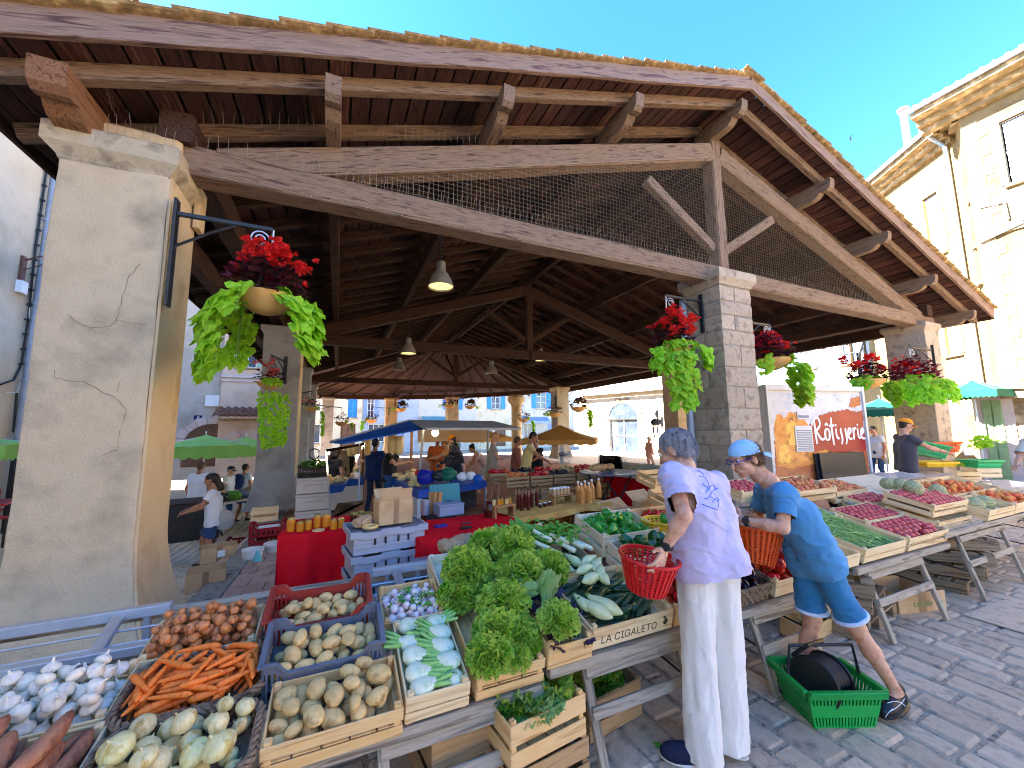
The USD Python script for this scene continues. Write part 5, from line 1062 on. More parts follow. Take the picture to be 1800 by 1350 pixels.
mat("lettuce_pale", lin(182, 210, 140), lin(160, 198, 118), .4, 7, 3, .2, 40, c3=lin(130, 178, 92), trans=.3, coords="position", spec=.45); mat("lettuce_yellow", lin(196, 190, 60), lin(150, 170, 50), .5, 7, trans=.3, coords="position"); mat("leaf_purple", lin(62, 34, 56), lin(92, 62, 84), .3, 9, 3, .2, 60, c3=lin(40, 30, 42), trans=.15, coords="position", spec=.5)
mat("leek_white", lin(236, 236, 208), lin(222, 232, 202), .35, 8, 4, spec=.5); mat("leek_green", lin(96, 160, 60), lin(120, 178, 78), .4, 8, 4, trans=.15, coords="position"); mat("leek_root", lin(216, 196, 150), rough=.8)

def ico(n, r): v, f = ICO[n]; return v * np.asarray(r, float), f
def knobbly(n, r, amp, sc, seed): v, f = ico(n, r); return displaced(v, f, amp, sc, seed), f
def bent(v, k, axis=0, to=2): v = v.copy(); v[:, to] += k * v[:, axis] ** 2; return v
def heap(key, n, dims, sink=.12, tries=16, yaw=(0, 6.28), mound=.0, tilt=.25, inset=.012, top=None, seed=0, region=None):
    """lets items settle one by one into a crate; returns their frames. dims(): half axes of the next item"""
    M, w, l, h, floor = C[key]; R_ = random.Random(hash_(key) + seed); rs = .008; X = np.arange(-w / 2 + inset, w / 2 - inset, rs); Y = np.arange(-l / 2 + inset, l / 2 - inset, rs)
    GX, GY = np.meshgrid(X, Y, indexing="ij"); H = np.full(GX.shape, floor + .004); out = []
    for _ in range(n):
        a, b_, c = dims(R_); best = None
        for _t in range(tries):
            ya = R_.uniform(*yaw); ex = math.hypot(a * math.cos(ya), b_ * math.sin(ya)) * .93; ey = math.hypot(a * math.sin(ya), b_ * math.cos(ya)) * .93
            lx, ly = max(0.0, w / 2 - inset - ex), max(0.0, l / 2 - inset - ey); x, y = R_.uniform(-lx, lx), R_.uniform(-ly, ly)
            if region and not (region[0] < x / w + .5 < region[1] and region[2] < y / l + .5 < region[3]): continue
            u = ((GX - x) * math.cos(ya) + (GY - y) * math.sin(ya)) / a; v = (-(GX - x) * math.sin(ya) + (GY - y) * math.cos(ya)) / b_; q = 1 - u * u - v * v; m = q > 0
            if not m.any(): continue
            z = (H[m] + c * np.sqrt(q[m])).max() - sink * c; sc = z + mound * ((x / w * 2) ** 2 + (y / l * 2) ** 2)
            if best is None or sc < best[0]: best = (sc, x, y, z, ya, m, q, c, u, v)
        if best is None: continue
        _, x, y, z, ya, m, q, c, u, v = best; H[m] = np.maximum(H[m], z + c * np.sqrt(q[m]) * .9)
        gx_ = np.clip(H[m] * 0, -1, 1); R = rotz(ya) @ rotx(R_.uniform(-1, 1) * tilt) @ roty(R_.uniform(-1, 1) * tilt * .6); out.append((M @ mat4(R, (x, y, z)), (a, b_, c), R_))
    return out
def hash_(s): return sum(ord(c_) * (i + 3) for i, c_ in enumerate(s)) % 9973
S_ = [0]
def sd(): S_[0] += 1; return S_[0]
def heap_of(key, name, lab, cat, group, n, dims, shape, m, smooth=True, **k):
    for M, d, R_ in heap(key, n, dims, **k):
        sh = shape(d, R_); solid(name, lab, cat, sh, m, smooth, M, group)
def potato_dims(lo, hi): return lambda R: (lambda a: (a, a * R.uniform(.62, .78), a * R.uniform(.55, .68)))(R.uniform(lo, hi))
def potato(d, R): v, f = ico(3, d); v = bent(v, R.uniform(-1.2, 1.2) / .04 * .03, 0, 1); return displaced(v, f, d[0] * R.uniform(.08, .2), .7 / d[0], sd(), 4), f
heap_of("potato", "potato", "large yellow potato in the light wooden crate in front", "potato", "large potatoes in the wooden crate", 40, potato_dims(.028, .056), potato, "potato_skin", mound=.02)
heap_of("greycr", "potato", "smooth potato in the blue grey plastic crate", "potato", "potatoes in the blue grey plastic crate", 34, potato_dims(.032, .048), potato, "potato_skin", mound=.03)
heap_of("redcr", "potato", "smooth potato in the dark red plastic crate", "potato", "potatoes in the dark red plastic crate", 36, potato_dims(.03, .042), potato, "potato_skin", mound=.03)
def onion(d, R):
    b = B(); k = R.uniform(.75, .95); pr = [(0, -.86 * k), (.12, -.87 * k), (.45, -.78 * k), (.8, -.48 * k), (.98, -.05), (.97, .25 * k), (.80, .58 * k), (.50, .82 * k), (.20, .95 * k), (.07, 1.05 * k), (.06, 1.18 * k), (.09, 1.25 * k), (0, 1.26 * k)]
    b.lathe([(a, c + .0) for a, c in pr], 18); v, f, g_ = b.get(); v = v * d[0]; Rr = rotx(R.choice([R.uniform(-.5, .5), R.uniform(-1.6, 1.6)])) @ roty(R.uniform(-.9, .9)); return displaced(v, f, d[0] * .05, 1 / d[0], sd(), 2) @ Rr.T, f
heap_of("onion", "onion", "big pale yellow onion in the front wicker basket", "onion", "pale onions in the wicker basket", 34, lambda R: (R.uniform(.028, .048),) * 3, onion, "onion_skin", mound=.02, sink=.2)
heap_of("shallot", "shallot", "copper brown shallot in the crate behind the carrots", "shallot", "shallots in the wooden crate", 120, lambda R: (R.uniform(.020, .028),) * 3, onion, "shallot_skin", mound=.02, sink=.2, tries=10)
def garlic(d, R):
    b = B(); b.lathe([(a * d[0], c * d[0]) for a, c in ((0, -.62), (.5, -.62), (.86, -.42), (1, -.1), (.88, .22), (.55, .48), (.25, .68), (.14, .95), (.13, 1.25), (0, 1.27))], 24, mod=lambda z, a: 1 + .07 * np.abs(np.sin(a * 4.5)) - .03); v, f, g_ = b.get(); return v @ (rotx(R.uniform(-1.2, 1.2)) @ roty(R.uniform(-1.0, 1.0))).T, f
heap_of("garlic", "garlic_bulb", "white garlic bulb in the crate before the left pillar", "garlic", "white garlic bulbs in the crate", 78, lambda R: (R.uniform(.026, .033),) * 3, garlic, "garlic_skin", mound=.02, sink=.3, tries=10)
def turnip(d, R): b = B(); b.lathe([(a * d[0], c * d[0]) for a, c in ((0, -1.5), (.08, -1.1), (.5, -.75), (.9, -.25), (1, .15), (.75, .6), (.3, .8), (0, .82))], 14); v, f, g_ = b.get(); return v @ (rotx(R.uniform(-1.5, 1.5)) @ roty(R.uniform(-1.5, 1.5))).T, f
heap_of("turnip", "turnip", "small white turnip with pink blush in its crate", "turnip", "small turnips in the wooden crate", 62, lambda R: (R.uniform(.018, .026),) * 3, turnip, "turnip_skin", mound=.02, sink=.2, tries=10)
M0 = C["turnip"][0]
for k in range(9):
    b = B()
    for j in range(14): leaf(b, V(rnd.gauss(0, .014), rnd.gauss(0, .014), rnd.uniform(0, .02)), V(rnd.uniform(-1, 1), rnd.uniform(-1, 1), .6), V(0, 0, 1), .016)
    solid("parsley_sprig", "green leaf tuft among the small turnips", "leaf tuft", b, "lettuce_dark", M=M0 @ mat4(None, (rnd.uniform(-.13, .13), rnd.uniform(-.11, .11), .115)), group="green leaf tufts among the turnips")  # leaf tufts stand for turnip tops
def carrot(d, R):
    L, r = d[0], d[1]; t = np.linspace(-1, 1, 12); bend = R.uniform(-.09, .09) * L; rr = r * np.array([.05 if k == 0 else .72 if k == 1 else 1 - .55 * ((x_ + 1) / 2) ** 1.3 for k, x_ in enumerate(t)]); rr[-1] = r * .08; rr *= 1 + .05 * npr.uniform(-1, 1, 12)
    b = B(); b.tube(np.stack([t * L, bend * (1 - t * t), t * 0], 1), rr, 9); v, f, g_ = b.get(); return v, f
heap_of("carrot", "carrot", "orange carrot in the long wicker basket", "carrot", "carrots in the wicker basket", 105, lambda R: (R.uniform(.055, .09), R.uniform(.011, .0165), .014), carrot, "carrot_skin", mound=.03, sink=.35, tilt=.12, tries=14)
def sweet(d, R):
    L, r = d[0], d[1]; t = np.linspace(-1, 1, 16); rr = r * np.clip(1 - np.abs(t) ** 2.4, 0, 1) ** .6 * .9 + r * .06; b = B(); ph = R.uniform(0, 6); b.tube(np.stack([t * L, .2 * r * np.sin(t * 3 + ph) + R.uniform(-.5, .5) * r * t * t, .15 * r * np.sin(t * 4 + ph)], 1), rr, 12); v, f, g_ = b.get(); return displaced(v, f, r * .16, .8 / r, sd(), 3), f
heap_of("sweet", "sweet_potato", "reddish brown sweet potato in the corner crate", "sweet potato", "sweet potatoes in the corner crate", 34, lambda R: (R.uniform(.085, .125), R.uniform(.022, .03), .024), sweet, "sweet_skin", yaw=(.7, 1.9), mound=.02, sink=.3, tilt=.12)
# fennel bulbs with stalks
M0 = C["fennel"][0]
for k, (x, y, z, ya) in enumerate([(-.06, .19, .12, -.5), (.07, .17, .12, .2), (.08, .08, .13, 2.6), (-.07, .07, .12, 2.9), (.07, -.01, .13, 2.5), (-.07, -.02, .13, -.2), (.08, -.10, .13, 2.7), (-.07, -.11, .12, -.15), (-.06, -.18, .11, .1), (.07, -.17, .10, 2.9), (0, .05, .09, 1.3), (0, -.08, .09, 1.2)]):
    t = thing("fennel_bulb", "white fennel bulb with cut green stalks in the long crate", "fennel", M0 @ mat4(rotz(ya) @ roty(rnd.uniform(-.15, .15)), (x, y, z)), "fennel bulbs in the long crate")
    b = B(); b.lathe([(0, -.052), (.022, -.05), (.042, -.032), (.048, -.005), (.042, .022), (.028, .045), (.02, .06)], 16, R=np.array([[0, 0, 1], [1, 0, 0], [0, .72, 0]]), mod=lambda z, a: 1 + .06 * np.cos(a * 2 + z * 20)); part(t, "bulb", b, "fennel_bulb", True)
    for j in range(4): a = -.33 + .22 * j; b = B(); L = rnd.uniform(.06, .13); b.tube([(.045, .012 * (j - 1.5), 0), (.045 + L * .5 * math.cos(a), .016 * (j - 1.5) + L * .5 * math.sin(a), .006), (.045 + L * math.cos(a), .016 * (j - 1.5) + L * math.sin(a), .004 + .01 * (j % 2))], [.013, .010, .008], 8); part(t, "stalk", b, "fennel_stalk", True)
    b = B()
    for j in range(26): p = V(.07 + rnd.uniform(0, .07), rnd.gauss(0, .02), rnd.uniform(-.01, .015)); b.tube([p, p + V(rnd.uniform(.0, .05), rnd.uniform(-.02, .02), rnd.uniform(-.004, .01))], .0011, 3, False)
    part(t, "frond", b, "fennel_frond")
# courgettes
def courg(key, n, lab, group, yaw, pale=0, lab2=None, group2=None, region=None):
    for q, (M, d, R_) in enumerate(heap(key, n, lambda R: (R.uniform(.085, .11), R.uniform(.018, .023), .02), yaw=yaw, tilt=.1, sink=.25, mound=.02)):
        t = thing("courgette", lab, "courgette", M, group); L, r = d[0], d[1]; tt = np.linspace(-1, 1, 12); rr = r * np.array([.3, .75, .95, 1, 1, 1, 1, 1, .98, .9, .75, .62]); bd = R_.uniform(-.006, .006)
        b = B(); b.tube(np.stack([tt * L, bd * (1 - tt ** 2), tt * 0], 1), rr, 10); part(t, "fruit", b, "courgette_skin", True); b = B(); b.tube([(L, 0, 0), (L + .016, 0, .001), (L + .022, 0, .001)], [r * .55, r * .42, r * .5], 6); part(t, "stem", b, "courgette_stem")
courg("courg", 34, "dark green courgette in the stencilled crate", "dark courgettes in the stencilled crate", (-.35, .75)); courg("courg2", 24, "dark green courgette in the crate behind the stencilled one", "dark courgettes in the second crate", (.9, 2.2))
def pale_c(M, s=1.0, lab="", group=None):
    b = B(); t = np.linspace(0, 1, 14); rr = np.array([.004, .013, .02, .026, .030, .032, .032, .030, .027, .024, .021, .018, .013, .011]) * s; b.tube(np.stack([(t - .5) * .17 * s, .004 * np.sin(t * 3), t * 0], 1), rr, 12); th = thing("pale_courgette", lab, "courgette", M, group); part(th, "fruit", b, "courgette_pale", True); b = B(); b.tube([(.085 * s, 0, 0), (.1 * s, 0, .002)], [.011 * s, .009 * s], 7); part(th, "stem", b, "stalk_green")
def onplane(sec, px, py, h):
    n_ = V(0, -SN, CS); p0 = V(0, 1.8, HZ[sec]) + n_ * h; d = _ray(px, py); return EYE + d * (((p0 - EYE) @ n_) / (d @ n_))
def dispM(sec, px, py, h, yaw=0, tilt=0): return mat4(rotx(SLOPE) @ rotz(yaw) @ roty(tilt), onplane(sec, px, py, h))
for k, (px, py, yw, s, h) in enumerate([(988, 995, 2.2, 1, .15), (1010, 985, 1.8, .95, .16), (1035, 985, .4, 1, .19), (1050, 992, .7, 1, .20), (1030, 1000, .2, .95, .2), (1056, 1003, 1.0, 1, .2), (1042, 1016, .2, 1.05, .19), (1060, 1013, 1.4, .95, .19), (1048, 1070, 2.0, 1.15, .17), (1064, 1063, 2.05, 1.2, .17), (1026, 1060, 1.7, .9, .16)]):
    pale_c(dispM("B", px, py, h, yw), s, ("pale green courgette in the heap at the back of the crates" if k < 8 else "pale green courgette lying at the front of the stencilled crate"), ("pale courgettes in the back heap" if k < 8 else "pale courgettes at the front of the stencilled crate"))
def pepper_shape(b, s, R_): b.lathe([(a * s, c * s) for a, c in ((0, -.9), (.3, -1.0), (.55, -.95), (.7, -.6), (.85, 0), (.98, .45), (.9, .8), (.55, .95), (.25, .86), (0, .84))], 20, mod=lambda z, a: 1 + .13 * np.cos(a * 4 + .3 * np.sin(z * 30)) * (.6 + .4 * np.abs(z / s)))
def peppers(key, n, m, lab, group, fill=.0):
    for M, d, R_ in heap(key, n, lambda R: (R.uniform(.036, .044),) * 3, mound=.03, sink=.2):
        t = thing("bell_pepper", lab, "bell pepper", M @ mat4(rotx(R_.uniform(-1.7, 1.7)) @ roty(R_.uniform(-1, 1))), group); b = B(); pepper_shape(b, d[0], R_); part(t, "fruit", b, m, True); b = B(); b.tube([(0, 0, .03), (.002, 0, .045), (.008, 0, .056)], [.008, .006, .007], 6); part(t, "stalk", b, "stalk_green")
C["pepper"] = (*C["pepper"][:4], .09); C["pepper2"] = (*C["pepper2"][:4], .09)
peppers("pepper", 26, "pepper_green", "bright green bell pepper in the upper slatted crate", "green peppers in the upper slatted crate"); peppers("pepper2", 22, "pepper_dark", "dark green bell pepper behind the red basket", "dark peppers in the lower slatted crate"); peppers("redpep", 22, "pepper_red", "red pepper by the cardboard boxes", "red peppers by the cardboard boxes")
def tomato(d, R): b = B(); b.lathe([(a * d[0], c * d[0]) for a, c in ((0, -.82), (.5, -.75), (.9, -.35), (1, .05), (.9, .45), (.6, .72), (.3, .76), (.1, .7), (0, .68))], 18, mod=lambda z, a: 1 + .03 * np.cos(a * 5)); v, f, g_ = b.get(); return v @ (rotx(R.uniform(-1, 1)) @ roty(R.uniform(-1, 1))).T, f
heap_of("tomato", "tomato", "red tomato under the red plastic basket", "tomato", "tomatoes under the red basket", 60, lambda R: (R.uniform(.03, .038),) * 3, tomato, "tomato_skin", mound=.03, sink=.15); heap_of("tomato2", "tomato", "glossy red tomato beside the aubergines", "tomato", "tomatoes beside the aubergines", 52, lambda R: (R.uniform(.03, .042),) * 3, tomato, "tomato_skin", mound=.03, sink=.15)
heap_of("squash", "squash", "orange squash behind the tomatoes", "squash", "orange squash behind the tomatoes", 14, lambda R: (.075, .045, .045), lambda d, R: knobbly(3, d, .004, 20, sd()), "squash_skin", mound=.03)
def auberg(d, R): t = np.linspace(0, 1, 14); b = B(); b.tube(np.stack([(t - .5) * 2 * d[0], .01 * np.sin(t * 3), t * 0], 1), d[1] * np.array([.1, .55, .82, .95, 1, 1, .97, .92, .86, .8, .74, .66, .55, .4]), 14); v, f, g_ = b.get(); return v, f
heap_of("aub", "aubergine", "shiny dark aubergine in the wicker basket", "aubergine", "aubergines in the wicker basket", 14, lambda R: (R.uniform(.09, .11), .036, .034), auberg, "aubergine_skin", yaw=(.3, 1.2), tilt=.1, sink=.3)
# tray-packed stone fruit in rows
def rows_of(key, name, lab, group, m, nx, ny, r, z, jit=.004, skip=.04):
    M, w, l, h, fl = C[key]; b = B(); b.box((0, 0, z - r * .9), (w - .03, l - .03, .006)); solid("fruit_tray", "dark purple tray under the " + lab.split(" in ")[0] + "s in " + lab.split(" in ")[1], "tray", b, "purple_tray", M=M)
    for i in range(nx):
        for j in range(ny):
            if rnd.random() < skip: continue
            x = (-w / 2 + .02) + (w - .04) * (i + .5 + .25 * (j % 2 - .5)) / nx; y = (-l / 2 + .02) + (l - .04) * (j + .5) / ny; k = r * rnd.uniform(.92, 1.06)
            v, f = ICO[2]; v = v * k; v = v * (1 - .06 * np.exp(-((v[:, :1] / k) ** 2) * 8)); solid(name, lab, cat_of[name], (v @ rotx(rnd.uniform(-1, 1)).T @ rotz(rnd.uniform(0, 6)).T, f), m, True, M @ mat4(None, (x + rnd.uniform(-jit, jit), y + rnd.uniform(-jit, jit), z + rnd.uniform(-jit, jit))), group)
cat_of = dict(plum="plum", nectarine="nectarine", apricot="apricot")
rows_of("plum", "plum", "red plum in the front plum crate", "plums in the front crate", "plum_skin", 8, 5, .033, .108); rows_of("plum2", "plum", "red plum in the second plum crate", "plums in the second crate", "plum_skin", 8, 5, .033, .108); rows_of("plum3", "plum", "red plum in the raised crate at right", "plums in the raised crate", "plum_skin", 9, 6, .033, .115)
rows_of("peach", "nectarine", "yellow red nectarine in the crate with green label", "nectarines in the crate with green label", "nectarine_skin", 8, 5, .034, .12, .008); rows_of("peach2", "nectarine", "nectarine in the crate beside the melons", "nectarines beside the melons", "nectarine_skin", 8, 5, .034, .12, .008); rows_of("peach3", "nectarine", "dark nectarine in the low middle crate", "dark nectarines in the low middle crate", "plum_skin", 7, 3, .032, .11); rows_of("plum4", "nectarine", "red nectarine in the crate behind the beans", "nectarines behind the beans", "plum_skin", 6, 4, .034, .11, .008)
heap_of("apricot", "apricot", "orange apricot in the long right crate", "apricot", "apricots in the long crate", 110, lambda R: (R.uniform(.026, .032),) * 3, lambda d, R: ico(2, d), "apricot_skin", mound=.08, sink=.2, tries=8); heap_of("apricotf", "apricot", "orange apricot in the crate with pink stamp", "apricot", "apricots in the stamped crate", 70, lambda R: (R.uniform(.026, .032),) * 3, lambda d, R: ico(2, d), "apricot_skin", mound=.04, sink=.2, tries=8)
def melon(lab, M, r, group=None):
    t = thing("melon", lab, "melon", M, group); b = B(); b.lathe([(r * math.sin(a), -r * .92 * math.cos(a)) for a in np.linspace(0, PI, 14)], 30, mod=lambda z, a: 1 - .035 * np.abs(np.cos(a * 5)) ** 6); part(t, "rind", b, "melon_skin", True)
    b = B()
    for k in range(10): a = PI / 10 + k * PI / 5 - PI / 10; b.tube([(r * .967 * math.sin(e) * math.cos(a), r * .967 * math.sin(e) * math.sin(a), -r * .92 * math.cos(e)) for e in np.linspace(.25, PI - .25, 10)], r * .025, 4)
    part(t, "stripes", b, "melon_rib", kind="stuff")
for (px, py, h, r) in [(1606, 858, .24, .085), (1592, 868, .14, .085), (1618, 872, .13, .08), (1648, 862, .14, .08), (1584, 852, .14, .08), (1560, 850, .12, .075), (1632, 880, .10, .075), (1600, 878, .09, .08), (1660, 875, .10, .07)]:
    M = dispM("D", px, py, h); M[:3, :3] = rotx(rnd.uniform(-.8, .8)) @ roty(rnd.uniform(-.8, .8)); melon("green striped melon in the heap behind the plums", M, r, "striped melons in the heap")
for k, x in enumerate((-.14, .12)): melon(("left melon", "right melon")[k] + " in the crate with stamped lettering", C["melonf"][0] @ mat4(rotx(1.2), (x, 0, .10)), .085)
# green beans
def heapz(x, y): return .075 + .10 * math.exp(-((x / .34) ** 4)) * max(0, .3 + .9 * (y + .5))
Mb, made, bst = mat4(rotx(SLOPE), dm("C", 4.19, .5)[:3, 3]), 0, B()
P = np.array([[(x, y, heapz(x, y) - .03) for y in np.linspace(-.47, .48, 20)] for x in np.linspace(-.30, .30, 14)]); b = B(); b.sheet(P); solid("bean_heap", "packed green beans deeper in the heap", "beans", b, "bean_green", True, M=Mb, kind="stuff")
for k in range(560):
    x, y = rnd.uniform(-.29, .29), rnd.uniform(-.48, .48); a = rnd.gauss(-1.2, .7); L = rnd.uniform(.06, .085); cv = rnd.uniform(-.02, .02); d = V(math.cos(a), math.sin(a), 0); s_ = V(-d[1], d[0], 0); z0 = rnd.uniform(-.008, .016); pts = []
    for q in np.linspace(-1, 1, 6): p = V(x, y, 0) + d * L * q + s_ * cv * (1 - q * q); p[0] = np.clip(p[0], -.31, .31); p[1] = np.clip(p[1], -.49, .49); p[2] = heapz(p[0], p[1]) - .022 + z0 + .006 * q * rnd.uniform(-1, 1); pts.append(p)
    if made < 260 and z0 > -.002: b = B(); b.tube(pts, [.002, .0042, .0048, .0046, .004, .0015], 6); solid("green_bean", "slender green bean on the sloping heap", "green bean", b, "bean_green", True, M=Mb, group="green beans in the heap"); made += 1
    else: bst.tube(pts, [.002, .0042, .0048, .0046, .004, .0015], 5)
solid("bean_layer", "tangle of green beans between the others", "beans", bst, "bean_green", True, M=Mb, kind="stuff")

# ------------------------------------------------------------------ salads
def frill(b, base, tip, side, w, amp, R_, nu=7, nw=33, cup=.25):
    """a ruffled leaf from base to tip"""
    base, tip = np.asarray(base, float), np.asarray(tip, float); d = tip - base; L = np.linalg.norm(d); d = d / L; s = unit(np.cross(np.cross(d, side), d)); n = np.cross(d, s); u = np.linspace(.25, 1, nu)[:, None]; q = np.linspace(-1, 1, nw)[None, :]
    th = q * 1.15; rad = L * u; P = base + (rad * np.cos(th * .75))[..., None] * d + (rad * w / L * 1.0 * np.sin(th) * (.5 + .5 * u))[..., None] * s
    e = np.clip((u - .45) / .55, 0, 1) ** 1.5; ph = [R_.uniform(0, 6.28) for _ in range(6)]; f1 = R_.uniform(5.5, 8.5)
    o = np.sin(q * f1 * 1.9 + ph[0] + u * 2) * .9 + .75 * np.sin(q * f1 * 3.7 + ph[1] + u * 4) + .45 * np.sin(q * f1 * 6.1 + ph[2])
    o2 = np.cos(q * f1 * 2.6 + ph[3]) + .6 * np.sin(q * f1 * 5.2 + ph[4])
    P = P + (amp * e * o)[..., None] * n + (amp * .7 * e * o2)[..., None] * d - (cup * L * q ** 2 * u)[..., None] * n * 0.4
    b.sheet(P)
def lettuce(lab, M, R, m="lettuce_curly", n=85, seed=0, squash=.8, group="curly lettuces", amp=.13, wide=.5):
    R_ = random.Random(seed); b = B()
    for k in range(n):
        z = 1 - 1.25 * (k + .5) / n; a = k * 2.39996 + R_.uniform(-.3, .3); e = math.sqrt(max(0, 1 - z * z)); d = V(e * math.cos(a), e * math.sin(a), z); tip = d * R * R_.uniform(.88, 1.08) * (1, 1, squash); base = d * R * .22 * (1, 1, squash) + V(0, 0, -.12 * R)
        side = unit(np.cross(d, V(R_.uniform(-1, 1), R_.uniform(-1, 1), R_.uniform(-1, 1)))); frill(b, base, tip, side, R * wide * R_.uniform(.8, 1.2), R * amp, R_, nw=29)
    t = thing("lettuce", lab, "lettuce", M, group); part(t, "curly_leaves", b, m, True); b = B(); b.ball((0, 0, -.1 * R), (R * .45, R * .45, R * .4), 2); part(t, "heart", b, m, True); return t
for k, (px, py, h, R, lab) in enumerate([(893, 962, .30, .155, "topmost curly lettuce of the big heap"), (815, 1000, .24, .165, "curly lettuce at the left of the big heap"), (905, 1005, .26, .15, "curly lettuce in the middle of the big heap"), (955, 1000, .22, .14, "curly lettuce at the right of the big heap"), (852, 962, .25, .15, "curly lettuce at the upper back of the big heap"), (800, 1045, .16, .13, "yellowish curly lettuce low at the left of the big heap"),
                                      (878, 1062, .23, .15, "curly lettuce where the heap meets the front crate"), (868, 1105, .19, .13, "middle curly lettuce of the front crate"), (852, 1150, .165, .115, "front curly lettuce hanging over the crate edge"), (905, 1118, .16, .12, "curly lettuce at the right of the front crate"), (897, 1150, .13, .09, "small curly lettuce at the right front corner of the crate")]):
    lettuce(lab, dispM("A", px + 8, py, h), R * .93, "lettuce_curly", 90, 10 + k)
lettuce("single curly lettuce lying on dark red leaves", dispM("B", 982, 1088, .20), .105, n=80, seed=40, squash=.6, amp=.15)
def romaine(lab, M, R, seed, m="lettuce_pale"):
    R_ = random.Random(seed); b = B()
    for k in range(20):
        a = k * 2.4; o = V(0, math.cos(a), math.sin(a)) * R * (.2 + .035 * k * .6); frill(b, V(-R * 1.0, 0, 0) + o * .3, V(R * R_.uniform(.5, 1.1), 0, 0) + o * 1.3, np.cross(V(1, 0, 0), o), R * .62, R * .06, R_, 7, 25, cup=-.5)
    t = thing("lettuce", lab, "lettuce", M); part(t, "smooth_leaves", b, m, True); return t
romaine("pale cut lettuce head lying between the curly ones and the courgettes", dispM("A", 925, 1035, .23, 2.6, .2), .11, 3); romaine("loose grey green leafy head beside the pale lettuce", dispM("A", 962, 1040, .24, 1.0, -.7), .10, 4)
Mp = C["purple"][0]
for k in range(46):
    x, y = rnd.uniform(-.115, .115), rnd.uniform(-.235, .2); b = B(); frill(b, (0, 0, 0), (rnd.uniform(.05, .09), 0, rnd.uniform(-.01, .03)), (0, 1, 0), .05, .008, rnd, 6, 13, cup=.5)
    solid("red_leaf", "dark purple salad leaf in the orange tinted crate", "salad leaf", b, "leaf_purple", True, M=Mp @ mat4(rotz(rnd.uniform(0, 6.28)) @ roty(rnd.uniform(-.5, .2)), (x, y, .10 + rnd.uniform(0, .03))), group="dark red salad leaves in the crate")
# leeks, bulb ends towards the front
for k, (px, py, h) in enumerate([(925, 985, .2), (948, 975, .2), (965, 965, .21), (985, 975, .19), (1000, 952, .21), (968, 950, .24), (1025, 962, .19), (1040, 965, .18), (930, 970, .24), (1010, 968, .18)]):
    M = dispM("B", px, py, h, rnd.uniform(2.0, 2.35), 0.0); t = thing("leek", "white leek with cut root end at the back of the display", "leek", M, "leeks at the back")
    b = B(); b.tube([(-.005, 0, 0), (0, 0, 0), (.012, 0, 0), (.08, 0, .006), (.15, 0, .014)], [.012, .017, .019, .016, .014], 10); part(t, "shaft", b, "leek_white", True); b = B(); b.lathe([(0, .006), (.01, .004), (.014, 0)], 8, R=roty(-PI / 2), t=(-.005, 0, 0)); part(t, "root_end", b, "leek_root")
    for j in range(3): b = B(); frill(b, (.12, 0, .01), (.33 + .04 * j, rnd.uniform(-.07, .07), .05 - .03 * j), (0, 1, 0), .05, .006, rnd, 8, 7, cup=.8); part(t, "green_leaf", b, "leek_green", True)
b = B()
for k in range(150): p = V(rnd.gauss(0, .13), rnd.gauss(0, .07), rnd.uniform(0, .05)); leaf(b, p, V(rnd.uniform(-1, 1), rnd.uniform(-1, 1), rnd.uniform(-.1, .8)), V(0, 0, 1), .035)
solid("parsley_bunch", "leafy dark green parsley behind the leeks", "parsley", b, "lettuce_dark", M=dispM("B", 975, 938, .22), kind="stuff")
# salad crates on the ground under the benches
def ground_crate(lab, p, yaw, w, l, h, m, n, seed, style="slat", tiltx=0.0, mats=("lettuce_curly", "lettuce_pale", "lettuce_dark")):
    M = mat4(rotz(yaw) @ rotx(tiltx), p); crate(lab, M, w, l, h, m, style, floor=.06)
    for k in range(n):
        R_ = random.Random(seed * 50 + k); b = B()
        for j in range(24): a = j * 2.4; d = V(math.cos(a), math.sin(a), R_.uniform(.1, 1.2)); frill(b, d * .02, unit(d) * R_.uniform(.09, .15), np.cross(d, (0, 0, 1)), .06, .012, R_, 6, 17)
        solid("trimmed_salad", ("trimmed salad in the " + lab), "salad", b, mats[k % len(mats)], True, M=M @ mat4(rotx(R_.uniform(-.4, .4)), (R_.uniform(-.3, .3) * w, R_.uniform(-.36, .36) * l, h * .75 + R_.uniform(-.03, .05))), group="trimmed salads in the " + lab)
q = gz(960, 1345, 0); ground_crate("upper crate of salad trimmings under the first bench", V(.90, 1.93, .20), .12, .42, .50, .19, "crate_wood_warm", 13, 1, mats=("lettuce_curly", "lettuce_pale", "lettuce_dark", "lettuce_yellow"))
crate("lower old crate under the salad trimmings", mat4(rotz(.1), (.91, 1.95, 0)), .44, .52, .19, "crate_wood_old", "slat")
ground_crate("old slatted crate behind the ladder legs", V(1.44, 2.16, .0), .12, .40, .52, .21, "crate_wood_old", 7, 2, mats=("lettuce_dark", "lettuce_curly")); crate("tall pale crate standing in the dark under the front bench", mat4(rotz(.1), (.55, 2.1, 0)), .3, .5, .3, "crate_wood_old", "slat")
